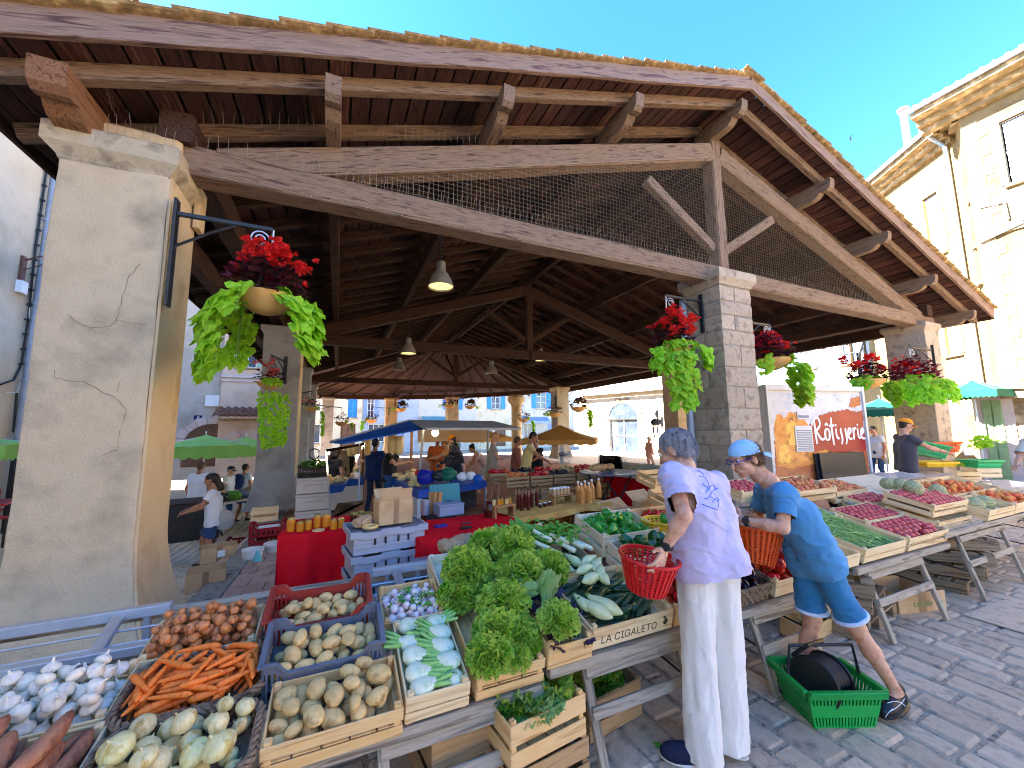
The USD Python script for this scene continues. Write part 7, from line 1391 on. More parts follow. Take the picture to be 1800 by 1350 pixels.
# ---- cheese stall with blue awning
ck = thing("cheese_stall", "cheese trailer with blue awning flap and warm lamp in the middle of the hall", "market stall")
K, L_, R_2 = gd(735, 868, 6.7), gd(686, 838, 8.6), gd(856, 848, 7.9); zc_ = .62; fl = gh(7)
def prism(b, pts, z0, z1): b.extrude(Polygon([(p[0], p[1]) for p in pts]), z1 - z0, mat4(None, (0, 0, z0)))
K, L_, R_2 = K * (1, 1, 0), L_ * (1, 1, 0), R_2 * (1, 1, 0); Bk = L_ + R_2 - K
b = B(); prism(b, [K, R_2, Bk, L_], zc_ - .14, zc_); part(ck, "counter_top", b, "blue_paint"); b = B(); m1 = K * .55 + R_2 * .45; prism(b, [K + (L_ - K) * .02, K + (R_2 - K) * .04, L_ + (R_2 - K) * .04, L_], fl + .25, zc_ - .14); part(ck, "side_panel", b, "panel_white"); b = B(); prism(b, [K + (L_ - K) * .1 + (R_2 - K) * .1, K + (R_2 - K) * .9 + (L_ - K) * .1, Bk - (Bk - K) * .1, L_ + (R_2 - K) * .1], fl + .2, zc_ - .145); part(ck, "chassis", b, "black_plastic")
b = B(); c = K * .7 + R_2 * .3 + (0, 0, fl + .3); b.lathe([(0, -.1), (.28, -.1), (.3, 0), (.28, .1), (0, .1)], 20, R=rotx(PI / 2) @ np.eye(3), t=c); part(ck, "wheel", b, "black_plastic", 40)
for e in (K + (R_2 - K) * .45, R_2 - (R_2 - K) * .03): b = B(); b.bar((e[0], e[1], fl), (e[0], e[1], zc_ - .1), .03, .03, up=(0, 1, 0)); part(ck, "prop_leg", b, "aluminium")
b = B(); e = K + (R_2 - K) * .42; b.bar((e[0], e[1] - .05, fl), (e[0], e[1] - .05, zc_ + .3), .03, .03, up=(0, 1, 0)); part(ck, "blue_strap_post", b, "bag_blue")
def quadp(name, pts, m, th=.02): P = np.array([[pts[0], pts[1]], [pts[3], pts[2]]]); b = B(); b.sheet(P, thick=th); part(ck, name, b, m)
quadp("awning_flap", [gd(582, 777, 6.6), gd(722, 739, 8.6), gd(752, 752, 8.0), gd(604, 779, 6.4)], "blue_awning"); quadp("flap_edge", [gd(580, 780, 6.6), gd(582, 776, 6.6), gd(722, 737, 8.6), gd(722, 740, 8.6)], "awning_grey", .03)
quadp("roof_panel", [gd(722, 738, 8.6), gd(868, 740, 11.2), gd(916, 752, 9.4), gd(750, 752, 7.4)], "awning_grey", .05); quadp("roof_lining", [gd(726, 742, 8.5), gd(866, 743, 11.0), gd(905, 755, 9.3), gd(752, 755, 7.4)], "warm_panel", .01)  # lining and back wall carry the warm lamp light in their colour
quadp("back_wall", [gd(735, 752, 9.6), gd(860, 752, 10.6), gd(858, 772, 10.6), gd(735, 778, 9.6)], "warm_panel"); quadp("glass_side", [gd(577, 785, 6.6), gd(640, 775, 7.6), gd(640, 880, 7.6), gd(585, 905, 6.6)], "pane_clear" if False else "panel_white", .006) if False else None
for (a, c) in (((724, 742, 8.6), (722, 860, 8.6)), ((744, 755, 8.8), (738, 830, 8.8)), ((858, 745, 10.4), (856, 840, 10.4)), ((630, 780, 7.4), (630, 880, 7.4))): b = B(); b.bar(gd(*a), gd(*c), .05, .05, up=(0, 1, 0)); part(ck, "post", b, "trestle_wood" if a[0] < 730 and a[0] > 700 else "aluminium")
p = gd(765, 761, 8.4); b = B(); b.ball(p, .075, 2); part(ck, "lamp_bulb", b, "bulb_warm", True)
glass("clear_pane", (.93, .96, .98)); quadp("clear_side_sheet", [gd(572, 790, 6.4), gd(642, 778, 7.6), gd(640, 885, 7.6), gd(580, 915, 6.4)], "clear_pane", .004)
for k, (px, py) in enumerate([(690, 770), (702, 772), (645, 774)]): b = B(); b.lathe([(0, 0), (.08, -.02), (.10, -.2), (.08, -.36), (0, -.38)], 9); v, f, g_ = b.get(); solid("hanging_bag", ["left", "right", "small left"][k] + " pale paper bundle hanging under the blue awning", "paper bundle", (displaced(v, f, .015, 12, k), f), "jam_cream", True, mat4(None, gd(px, py - 6, 7.9)))
for k in range(46):
    u, w = rnd.random(), rnd.random(); q = K + (L_ - K) * (.1 + .85 * u) + (R_2 - K) * (.02 + .55 * w * (1 - .5 * u)) + V(0, 0, zc_ + .06 + .14 * w * rnd.random()); b = B(); r = rnd.uniform(.04, .09); b.lathe([(0, -.03), (r, -.03), (r, .03), (0, .03)], 10); solid("cheese", "round of cheese piled on the blue counter", "cheese", b, "cheese", 40, mat4(rotx(rnd.uniform(-.5, .5)), q), "cheeses on the blue counter")
for k, (px, py, s, m, lab) in enumerate([(748, 838, .17, "bag_blue", "dark blue bag on the blue counter"), (772, 836, .14, "black_plastic", "black bag in the middle of the blue counter"), (790, 834, .15, "bag_green", "green bag right on the blue counter"), (812, 838, .10, "label_white", "white package at the right of the blue counter"), (828, 836, .09, "label_white", "small white package at the counter end"), (840, 842, .10, "blue_paint", "blue box at the end of the counter"), (735, 830, .06, "basket_red", "small red package among the cheeses")]):
    v, f = knobbly(3, (s, s * .7, s * .8), s * .25, 5 / s * .3, 30 + k); solid("bag", lab, "bag", (v, f), m, True, mat4(None, gd(px, py, 7.1)))

# ---- greengrocer's crates further in, red counter, folding table and chair
n = 0
for row, (y0, z0, cnt_) in enumerate(((6.6, 0, 6), (6.75, .30, 6), (6.95, .60, 6), (7.5, .62, 6))):
    for k in range(cnt_):
        x = 3.35 + .52 * k - .1 * row; p = V(x, y0, gh(7) + .06 + z0); R_ = rnd.uniform(-.06, .06); lab = ["lowest", "second", "third", "top rear"][row] + " tier crate number " + "one two three four five six".split()[k] + " from the left in the greengrocer's stack"
        crate(lab, yframe(p, R_), .48, .34, .28 if row < 2 else .2, "crate_wood_old", "slat3", group="greengrocer's stacked crates")
        if row >= 2:
            b = B(); m = ["tomato_skin", "courgette_skin", "apricot_skin", "tomato_skin", "aubergine_skin", "pepper_red", "potato_skin"][(k + row) % 7]
            for j in range(16): q = rnd.uniform(.035, .05); solid("market_vegetable", ["red", "green", "orange", "red", "dark", "red", "brown"][(k + row) % 7] + " vegetable in the " + lab.replace("greengrocer's stack", "stack"), "vegetable", ico(2, (q * 1.2, q, q)), m, True, mat4(rotz(rnd.uniform(0, 3)), p + (rnd.uniform(-.18, .18), rnd.uniform(-.12, .12), .19 + rnd.uniform(0, .05))), "vegetables in the greengrocer's crates")
p = gfl(1080, 905) ; t = thing("folding_table", "grey folding table with crossed legs and bread", "table", yframe(gd(1072, 829, 7.0) * (1, 1, 0) + (0, 0, gh(6)), .1)); zt2 = gd(1072, 829, 7.0)[2] - gh(6)
b = B(); b.lathe([(0, zt2 - .02), (.55, zt2 - .02), (.55, zt2), (0, zt2)], 28); part(t, "table_top", b, "plastic_grey", 40)
for s in (-1, 1):
    for y in (-.2, .2): b = B(); b.bar((-.36 * s, y, zt2 - .02), (.36 * s, y, .0), .025, .025); part(t, "leg", b, "iron")
for k in range(3): v, f = knobbly(3, (.17, .08, .06), .012, 12, 60 + k); solid("bread_loaf", ["left", "middle", "right"][k] + " brown loaf on the folding table", "bread", (v, f), "bread", True, mat4(rotz(.4 * k), gd(1048 + 18 * k, 826, 6.9) + (0, .1 * k, .04)))
t = thing("red_counter", "long glass topped counter with bright red front at the right of the hall", "counter"); a_, c_ = gd(1052, 850, 8.2), gd(1220, 862, 6.4); b = B(); u_ = unit((c_ - a_) * (1, 1, 0)); n_ = V(-u_[1], u_[0], 0); L5 = np.linalg.norm((c_ - a_)[:2]); Mx = mat4(np.stack([u_, n_, V(0, 0, 1)], 1), a_ * (1, 1, 0)); 
def cb_(nm, c, s, m): b = B(); b.box(c, s, None, .004); v, f, g_ = b.get(); part(t, nm, (v @ Mx[:3, :3].T + Mx[:3, 3], f, g_), m)
cb_("front_panel", (L5 / 2, .3, .30), (L5, .6, .80), "cloth_red"); cb_("worktop", (L5 / 2, .32, .72), (L5 + .06, .72, .04), "panel_white"); cb_("glass_screen", (L5 / 2, .02, .92), (L5, .008, .36), "clear_pane")
for k in range(10): r = rnd.uniform(.04, .07); b = B(); b.lathe([(0, 0), (r, 0), (r * 1.1, .08), (r, .12), (0, .13)], 12); q = Mx @ np.array([.2 + (L5 - .3) * k / 10, .3 + rnd.uniform(-.1, .1), .74, 1]); solid("food_tub", "tub of food on the red counter", "tub", b, ["honey_dark", "basket_red", "jam_cream", "lettuce_pale", "panel_white"][k % 5], 40, mat4(None, q[:3]), "tubs on the red counter")
for k in range(3): crate(["left", "middle", "right"][k] + " pale crate on the red counter", mat4(Mx[:3, :3], (Mx @ np.array([.5 + .5 * k, .35, .74, 1]))[:3]), .4, .3, .2, "crate_wood_pale", "slat")
t = thing("folding_chair", "black metal folding chair with pale seat before the red counter", "chair", yframe(gfl(1112, 905) * (1, 1, 1) + (.1, .2, 0), -.5)); b = B(); b.box((0, 0, .44), (.36, .36, .02), None, .005); part(t, "seat", b, "crate_wood_pale")
for s in (-1, 1):
    b = B(); b.tube([(s * .19, .22, 0), (s * .19, -.02, .44), (s * .19, -.2, .86)], .012, 6); part(t, "back_leg", b, "iron"); b = B(); b.tube([(s * .17, -.2, 0), (s * .17, .1, .44)], .012, 6); part(t, "front_leg", b, "iron")
b = B(); b.box((0, -.19, .8), (.38, .02, .14), rotx(.35), .005); part(t, "backrest", b, "iron")
def fan(lab, p, r, yaw, stand=1.0):
    t = thing("fan", lab, "fan", yframe(p, yaw)); b = B()
    for q in (.25, .45, .65, .85, 1.0): b.tube([(q * r * math.cos(a), -.05 * (1 - q), q * r * math.sin(a)) for a in np.linspace(0, 2 * PI, 25)], .004, 4, False)
    for k in range(24): a = 2 * PI * k / 24; b.tube([(.1 * r * math.cos(a), -.05, .1 * r * math.sin(a)), (r * math.cos(a), 0, r * math.sin(a))], .003, 3, False)
    part(t, "grille", b, "aluminium", kind="stuff"); b = B(); b.tube([(0, 0, -r), (0, 0, -r - stand)], .018, 6); b.tube([(0, .12, 0), (0, .1, -r)], .015, 5); part(t, "stand", b, "iron"); b = B(); b.ball((0, .06, 0), (.07, .1, .07), 2); part(t, "motor", b, "black_plastic", True)
    for k in range(3): a = 2.1 * k; b = B(); P = np.array([[(q * r * math.cos(a + e), .02 * e, q * r * math.sin(a + e)) for e in (-.35, 0, .35)] for q in (.15, .85)]); b.sheet(P, thick=.004); part(t, "blade", b, "plastic_lightgrey")
fan("pale fan behind the vegetable crates", gd(992, 799, 9.0), .26, .3, .9); fan("large fan at the right before the white facade", gd(1158, 742, 7.6), .30, .5, .4)
# ---- umbrellas and awnings
def umbrella(lab, top, r, h, m, sides=4, group=None, floor=0.0, yaw=.3, val=.22):
    t = thing("market_umbrella", lab, "umbrella", None, group); top = np.asarray(top, float); b = B()
    cs = [top + rotz(yaw + 2 * PI * k / sides + PI / sides) @ V(r, 0, -h) for k in range(sides)]
    for k in range(sides):
        a, c = cs[k], cs[(k + 1) % sides]; P = np.array([[top * (1 - q) + (a * (1 - e) + c * e) * q - V(0, 0, .10 * h * math.sin(PI * q) + .06 * math.sin(PI * e) * q * 0) for e in np.linspace(0, 1, 9)] for q in np.linspace(0, 1, 7)]); b.sheet(P, thick=.006)
    part(t, "canopy", b, m, 40); b = B()
    for k in range(sides):
        a, c = cs[k], cs[(k + 1) % sides]; ee = np.linspace(0, 1, 33); P = np.array([[(a * (1 - e) + c * e) - V(0, 0, q * val * (1 if q == 0 else (.8 + .2 * abs(math.sin(e * PI * 8))))) for e in ee] for q in (0, 1)]); b.sheet(P, thick=.005)
    part(t, "valance", b, m); b = B(); b.tube([top + (0, 0, .1), V(top[0], top[1], floor)], .022, 8); part(t, "pole", b, "aluminium"); b = B()
    for c in cs: b.tube([top - (0, 0, .03), c + (0, 0, .0)], .01, 5)
    part(t, "ribs", b, "aluminium", kind="stuff"); return t
umbrella("pale green umbrella left of the second pillar, nearer one", gd(362, 764, 11.0), 1.45, .30, "green_umbrella", 4, floor=-1.1, yaw=.2, val=.34); umbrella("pale green umbrella half hidden by the second pillar", gd(432, 768, 13.5), 1.3, .32, "green_umbrella", 4, floor=-1.1, yaw=.5, val=.34); umbrella("bright green umbrella at the far left edge", gd(-45, 766, 5.3), .72, .12, "green_umbrella", 4, floor=gh(8), yaw=.1)
umbrella("yellow scalloped umbrella behind the standing man", gd(845, 752, 20), 1.7, .5, "yellow_awning", 4, floor=gh(20), yaw=.1); umbrella("yellow scalloped umbrella right of the round column", gd(985, 747, 17), 2.2, .6, "yellow_awning", 4, floor=gh(17), yaw=.9); umbrella("teal green umbrella right of the right pillar", gd(1708, 668, 11.5), .80, .34, "teal_umbrella", 6, floor=0, yaw=.3)
umbrella("small dark green umbrella behind the food trailer", gd(1545, 700, 13), 1.0, .4, "teal_umbrella", 4, floor=0)
t = thing("shop_awning", "grey canvas awning on the stone house at the right edge", "awning"); P = np.array([[gd(1715, 694, 13.8), gd(1860, 640, 11.5)], [gd(1708, 712, 12.6), gd(1860, 668, 10.0)]]); b = B(); b.sheet(P, thick=.03); part(t, "canvas", b, "canvas_grey"); P = np.array([[gd(1708, 712, 12.6), gd(1860, 668, 10.0)], [gd(1708, 722, 12.6), gd(1860, 682, 10.0)]]); b = B(); b.sheet(P, thick=.01); part(t, "valance", b, "canvas_grey")
b = B(); b.bar(gd(1710, 715, 12.6), gd(1735, 700, 14.5), .05, .05); b.bar(gd(1800, 695, 11.5), gd(1790, 690, 14.0), .05, .05); part(t, "awning_arms", b, "aluminium")
# ---- right stall
rt_ = gd(1715, 850, 9.0); t = thing("white_stall_table", "white topped stall table in the sun at the right", "table", yframe(rt_ * (1, 1, 0), -.5)); b = B(); b.box((0, 0, rt_[2]), (2.3, .9, .05), None, .01); part(t, "table_top", b, "white_plastic")
for x in (-1, 1):
    for y in (-.38, .38): b = B(); b.bar((x, y, 0), (x, y, rt_[2] - .03), .05, .05, up=(0, 1, 0)); part(t, "leg", b, "aluminium")
for k, (px, py, d, lab) in enumerate([(1690, 838, 8.7, "pale slatted crate in the sun, left one"), (1725, 832, 8.7, "pale slatted crate in the sun, right one")]): crate(lab, yframe(gd(px, py + 6, d), -.5), .5, .36, .2, "crate_wood_pale", "slat")
shop_basket("mint green shopping basket held before the man in the orange cap", mat4(rotz(-.5) @ roty(.22), gd(1624, 792, 7.4) + (0, 0, -.1)), "basket_mint", .60, .34, .24, False); shop_basket("mint green shopping basket on the sunny stall table", mat4(rotz(-.45), gd(1725, 822, 8.2)), "basket_mint", .55, .36, .16, False); shop_basket("orange shopping basket with yellow fruit on the sunny stall", mat4(rotz(-.5), gd(1652, 795, 8.4)), "basket_orange", .6, .36, .22, False); shop_basket("flat yellow basket under the mint green one", mat4(rotz(-.5), gd(1642, 820, 8.0)), "basket_yellow", .62, .36, .1, False)
shop_basket("green shopping basket at the right edge beside the bench", mat4(rotz(.1) @ roty(-.3), gd(1815, 935, 6.6) + (0, 0, -.1)), "basket_green", .5, .34, .24, "up")
b = B()
for k in range(90): leaf(b, V(rnd.gauss(0, .14), rnd.gauss(0, .1), rnd.uniform(0, .3)), V(rnd.uniform(-1, 1), rnd.uniform(-1, 1), .8), V(0, .5, 1), .10)
solid("herb_tray", "bright yellow green herbs on the sunny stall", "herbs", b, "grass_bright", M=mat4(None, gd(1728, 790, 9.2)))
b = B()
for k in range(60): b.ball((rnd.gauss(0, .10), rnd.gauss(0, .07), rnd.uniform(0, .08)), .025, 1)
solid("green_grapes", "heap of green grapes beside the mint basket", "grapes", b, "grass_bright", True, mat4(None, gd(1690, 818, 8.4)), kind="stuff")
for k, (px, py, m, lab) in enumerate([(1762, 858, "canvas_grey", "grey handwritten price card leaning at the right stall"), (1700, 796, "label_white", "small white price card on the sunny stall"), (1655, 862, "label_white", "white price card on the apricot crates")]):
    b = B(); b.box((0, 0, .13), (.34 if k == 0 else .14, .01, .26 if k == 0 else .16), rotx(-.25), .002); solid("price_card", lab, "price card", b, m, M=yframe(gd(px, py, 7.6) + (0, 0, -.1), -.5))
for k in range(3): v, f = knobbly(3, (.30, .20, .07), .05, 6, 90 + k); solid("plastic_sack", ["grey", "pale", "brown"][k] + " crumpled sack behind the melons", "sack", (v, f), "canvas_grey" if k < 2 else "paper_bag", True, mat4(None, gd(1555 + 40 * k, 838, 6.6)))
# ---- left side: boxes, buckets, crates by the second pillar
cardboard_box("closed cardboard box with white label by the left pillar", gfl(372, 1000) + (.05, .1, .1), .25, .42, .3, .2, False); cardboard_box("cardboard box on the ground under the labelled one", gfl(345, 1040) + (.05, .12, 0), .2, .34, .3, .2, False)
q = gfl(372, 1000) + (.05, .1, .1); b = B(); b.box((0, 0, 0), (.09, .002, .09)); solid("box_label", "square white label on the cardboard box", "label", b, "label_white", M=yframe(q + rotz(.25) @ V(.02, -.1535, .11), .25))
for k, (px, py, lab) in enumerate([(443, 990, "white plastic bucket, left one on the hall edge"), (481, 978, "translucent lidded bucket, right one on the hall edge")]):
    p = gfl(px, py); t = thing("plastic_bucket", lab, "bucket", mat4(None, p)); b = B(); b.lathe([(0, 0), (.105, 0), (.125, .17), (.13, .17), (.13, .185), (.0, .186) if k else (.12, .186)] + ([] if k else [(.10, .02)]), 22); part(t, "pail", b, "milk_plastic" if k else "white_plastic", 40)
    b = B(); b.lathe([(.133, .165), (.134, .19), (.12, .192), (0, .192)], 22) if k else b.tube([(.125 * math.cos(a), .125 * math.sin(a), .17 - .1 * math.sin(a)) for a in np.linspace(.1, PI - .1, 12)], .004, 4); part(t, "lid" if k else "handle", b, "white_plastic", 40)
b = B(); b.lathe([(0, 0), (.05, 0), (.055, .1), (.03, .16), (.02, .2), (0, .2)], 12); solid("detergent_bottle", "aqua cleaning bottle in front of the white bucket", "bottle", b, "aqua", 40, mat4(None, gfl(452, 996) + (0, -.03, 0)))
b = B(); a_, c_ = gfl(372, 1012, .02), gfl(420, 980, .02); b.bar(a_, c_, .05, .04); solid("metal_profile", "dark metal profile lying on the stone edge", "profile", b, "iron")
for k, (px, py, z, lab) in enumerate([(468, 965, 0, "lower crimson crate beside the red table"), (467, 948, .19, "upper crimson crate with white packets beside the red table"), (418, 962, 0, "crimson crate behind the cardboard box")]): plastic_crate(lab, yframe(gfl(px, 968 if k < 2 else py) + (0, .2, z), .1), .5, .34, .18, "plastic_crimson", n=8)
b = B(); b.box((0, 0, 0), (.3, .2, .05), None, .02); solid("packet", "white packets in the upper crimson crate", "packet", b, "label_white", M=yframe(gfl(467, 968) + (0, .2, .29), .1))
crate("wooden crate leaning at the second pillar", yframe(gfl(462, 960) + (-.1, .75, .25), .1), .4, .3, .2, "crate_wood", "slat")
for k in range(3): t = thing("polystyrene_box", ["lower", "middle", "upper"][k] + " white box under the black crate at the second pillar", "box", yframe(gfl(548, 930) + (0, .35, .31 * k), .05)); b = B(); b.box((0, 0, .13), (.62, .42, .25), None, .015); part(t, "body", b, "panel_white"); b = B(); b.box((0, 0, .275), (.64, .44, .05), None, .012); part(t, "lid", b, "panel_white"); b = B(); b.tube([(-.16, -.214, .06), (-.16, -.214, .17), (.16, -.214, .17), (.16, -.214, .06)], .006, 4); part(t, "moulded_line", b, "plastic_lightgrey")
p = gfl(548, 930) + (0, .35, .93); plastic_crate("black plastic crate of dark leaves on the white boxes", yframe(p, .05), .6, .4, .22, "black_plastic", n=12); b = B()
for k in range(90): leaf(b, V(rnd.uniform(-.26, .26), rnd.uniform(-.17, .17), rnd.uniform(.14, .3)), V(rnd.uniform(-1, 1), rnd.uniform(-1, 1), .5), V(0, 0, 1), .09)
solid("dark_greens", "dark leafy greens in the black crate", "greens", b, "lettuce_dark", M=yframe(p, .05))
t = thing("pallet_jack", "dark pallet jack handle behind the black crate", "pallet jack", yframe(gd(548, 900, 9.4) * (1, 1, 0) + (0, 0, gh(9)), .1)); b = B(); b.bar((0, 0, .2), (0, .1, 1.15), .05, .04); part(t, "draw_bar", b, "iron"); b = B(); b.tube([(0, .1, 1.12), (-.1, .1, 1.2), (-.1, .11, 1.36), (0, .12, 1.4), (.1, .11, 1.36), (.1, .1, 1.2), (0, .1, 1.12)], .018, 6); part(t, "grip", b, "iron"); b = B(); b.box((0, .5, .1), (.55, 1.1, .08)); part(t, "forks", b, "iron")
# market tables and goods in the side street
t = thing("street_table", "dark stall table beside the woman with black hair", "table", yframe(gd(345, 875, 7.6) * (1, 1, 0) + (-.55, .1, -.55), .15)); zz = .85; b = B(); b.box((0, 0, zz), (1.9, .8, .05)); part(t, "table_top", b, "beam_dark"); b = B(); b.box((0, -.41, zz - .35), (1.9, .02, .65)); part(t, "skirt", b, "iron")
for x in (-.85, .85): b = B(); b.bar((x, 0, 0), (x, 0, zz), .05, .6, up=(0, 1, 0)); part(t, "leg", b, "iron")
t = thing("street_table", "stall table with dark bags left of the second pillar", "table", yframe(gd(440, 868, 11) * (1, 1, 0) + (0, 0, -.95), .9)); b = B(); b.box((0, 0, .8), (2.2, .8, .05)); part(t, "table_top", b, "grey_wood")
for x in (-1, 1): b = B(); b.bar((x, -.3, 0), (x, .3, .78), .04, .04); part(t, "leg", b, "iron")
for k in range(7): v, f = knobbly(2, (.2, .16, .14), .05, 7, 120 + k); solid("grocery_heap", ["dark", "green", "grey", "brown", "pale", "black", "red"][k] + " bundle on the stall table left of the second pillar", "bundle", (v, f), ["black_plastic", "lettuce_dark", "plastic_grey", "trestle_wood", "canvas_grey", "iron", "red_chair"][k], True, mat4(None, gd(440, 868, 11) * (1, 1, 0) + rotz(.9) @ V(-.95 + .3 * k, rnd.uniform(-.2, .2), 0) + (0, 0, -.02)))
for k in range(2):
    t = thing("terrace_chair", ["red terrace chair at the far left edge", "red terrace chair behind it at the far left edge"][k], "chair", yframe(gd(10, 985, 5.9 + .7 * k) * (1, 1, 0) + (-.3, 0, gh(5.9)), .8 + k)); b = B(); b.box((0, 0, .45), (.4, .4, .03), None, .01); part(t, "seat", b, "red_chair"); b = B(); b.box((0, .2, .72), (.4, .03, .28), None, .01); part(t, "backrest", b, "red_chair")
    for x in (-.17, .17):
        for y in (-.17, .17): b = B(); b.bar((x, y, 0), (x, y, .45 if y < 0 else .8), .025, .025, up=(0, 1, 0)); part(t, "leg", b, "iron")
t = thing("terrace_table", "small pink red terrace table at the left edge", "table", yframe(gd(8, 930, 5.4) * (1, 1, 0) + (-.35, .1, gh(5.4)), .2)); b = B(); b.box((0, 0, .74), (.7, .7, .03), None, .01); part(t, "table_top", b, "red_chair"); b = B(); b.bar((0, 0, 0), (0, 0, .73), .05, .05, up=(0, 1, 0)); part(t, "pedestal", b, "iron")
# unseen house front added behind the camera for warm bounce light
for k, (a_, c_, nn, m, lab) in enumerate([((22, -17), (-5, -17), (0, 1), "wall_yellow", "unseen cream house front added behind the camera for warm bounce")]):
    t = thing("house_front", lab, "house"); Face(t, a_, c_, 0, 8.5, m, [(4, 5.2, 3.8, 5.6), (9, 10.2, 3.8, 5.6), (14, 15.2, 3.8, 5.6)], n=nn)
b = B()
for s in (-1, 1):
    P = np.array([[(.0, 0, 0), (.02, .0, .01)], [(s * .06, -.02, .035), (s * .065, .015, .03)], [(s * .13, -.05, .02), (s * .135, -.03, .02)]]); b.sheet(P if s > 0 else P[:, ::-1], thick=.004)
b.ball((.01, 0, 0), (.02, .07, .018), 1); solid("swift", "small dark swift gliding in the blue sky", "bird", b, "black_plastic", M=mat4(rotz(.6) @ roty(.5), gd(1495, 243, 17)))
b = B(); leaf(b, V(0, 0, .012), V(1, .3, .1), V(0, 0, 1), .05); leaf(b, V(.01, .01, .012), V(-.3, 1, .2), V(0, 0, 1), .04); solid("leaf_scrap", "small green salad scrap on the paving by the man's shoe", "leaf scrap", b, "lettuce_dark", M=mat4(None, gfl(1160, 1318)))
# ------------------------------------------------------------------ people
mat("skin", lin(206, 152, 122), lin(220, 170, 140), .5, 14, 4, .06, 120, c3=lin(192, 134, 106), coords="position", sss=.15); mat("skin_tan", lin(176, 116, 84), lin(190, 130, 96), .5, 14, 4, c3=lin(160, 102, 74), coords="position", sss=.1)
mat("hair_grey", lin(120, 120, 126), lin(160, 160, 166), .5, 40, 4, .3, 120, stretch=(1, 1, .3), c3=lin(88, 88, 94), coords="position"); mat("hair_dark", lin(34, 26, 24), lin(48, 36, 32), .4, 40, 4, .4, 90, coords="position"); mat("hair_brown", lin(86, 58, 40), lin(104, 74, 50), .5, 40, 4, .4, 90, coords="position"); mat("hair_blond", lin(196, 168, 120), rough=.5); mat("hair_white", lin(214, 210, 204), rough=.6)
def fab(n, a, b_=None, rough=.85): mat(n, lin(*a), lin(*(b_ or [min(255, x + 12) for x in a])), rough, 5, 4, .22, 38, spec=.15, sheen=.15, coords="position", stretch=(1, 1, .7))
fab("tee_lilac", (192, 184, 218)); fab("linen_cream", (226, 222, 214), (236, 232, 226)); fab("tee_blue", (74, 138, 186)); fab("shorts_blue", (48, 116, 164)); fab("hem_white", (206, 220, 240)); fab("cap_blue", (150, 200, 240)); fab("tee_black", (30, 30, 34)); fab("denim", (44, 74, 116)); fab("denim_dark", (48, 58, 78)); fab("tee_white", (224, 226, 232)); fab("tee_navy", (30, 52, 110)); fab("cloth_orange", (216, 112, 58)); fab("cloth_peach", (236, 176, 110)); fab("cap_orange", (240, 152, 36)); fab("tee_grey", (148, 138, 124)); fab("tee_yellow", (216, 192, 120)); fab("top_brown", (160, 92, 70)); fab("khaki", (98, 90, 64)); fab("pink_cloth", (228, 180, 172)); fab("beige_cloth", (206, 200, 182)); fab("lace_black", (40, 36, 38)); fab("pale_pink", (214, 176, 160)); fab("bag_navy", (28, 44, 92)); fab("tee_charcoal", (70, 68, 76))
mat("shoe_navy", lin(22, 30, 62), rough=.8); mat("shoe_white", lin(226, 224, 220), rough=.6); mat("shoe_black", lin(20, 22, 28), lin(30, 32, 38), .35, 10); mat("eye_dark", lin(30, 22, 18), rough=.15); mat("eye_white", lin(232, 228, 222), rough=.2); mat("glasses_blue", lin(40, 50, 150), rough=.25); mat("lip", lin(176, 96, 88), rough=.5); mat("print_blue", lin(86, 120, 206), rough=.8); mat("print_pale", lin(220, 230, 240), rough=.8)

def ik(a, c, l1, l2, hint):
    d = c - a; L = np.linalg.norm(d); L = min(L, (l1 + l2) * .999); d = unit(d); h = np.asarray(hint, float); h = unit(h - d * (h @ d)); x = (l1 ** 2 - l2 ** 2 + L * L) / (2 * L); return a + d * x + h * math.sqrt(max(0, l1 * l1 - x * x))
def hand(w, d, side, palm, k=1.0, curl=.35, h=.0045, spread=1.0):
    """palm and five fingers: from the wrist w along d; side points to the thumb, palm faces palm"""
    d, side = unit(d), unit(side - unit(d) * (side @ unit(d))); pn = unit(np.cross(d, side)); pn = pn if pn @ palm > 0 else -pn; f = [sd_cone(w, w + d * .03 * k, .021 * k, .024 * k)]
    for i, (o, L) in enumerate(((.032, .072), (.011, .080), (-.010, .074), (-.030, .058))):
        b0 = w + d * .018 * k + side * o * .55 * k; kn = w + d * (.088 - .006 * abs(i - 1)) * k + side * o * spread * k; f.append(sd_cone(b0, kn, .0145 * k, .0115 * k)); q, dd = kn, d + side * o * 2.2 * spread
        for j, fr in enumerate((.45, .32, .25)):
            a = curl * (j + .6); e = unit(dd * math.cos(a) + pn * math.sin(a)); n_ = q + e * L * fr * k; f.append(sd_cone(q, n_, (.0100 - .0009 * j) * k, (.0092 - .0010 * j) * k)); q = n_
    t0 = w + d * .022 * k + side * .022 * k; t1 = t0 + unit(d * .6 + side * .8 + pn * .2) * .040 * k; t2 = t1 + unit(d * .85 + side * .35 + pn * .35) * .032 * k; f += [sd_cone(t0, t1, .0145 * k, .0115 * k), sd_cone(t1, t2, .0110 * k, .0088 * k)]
    return nets(f, h * k, .004 * k)
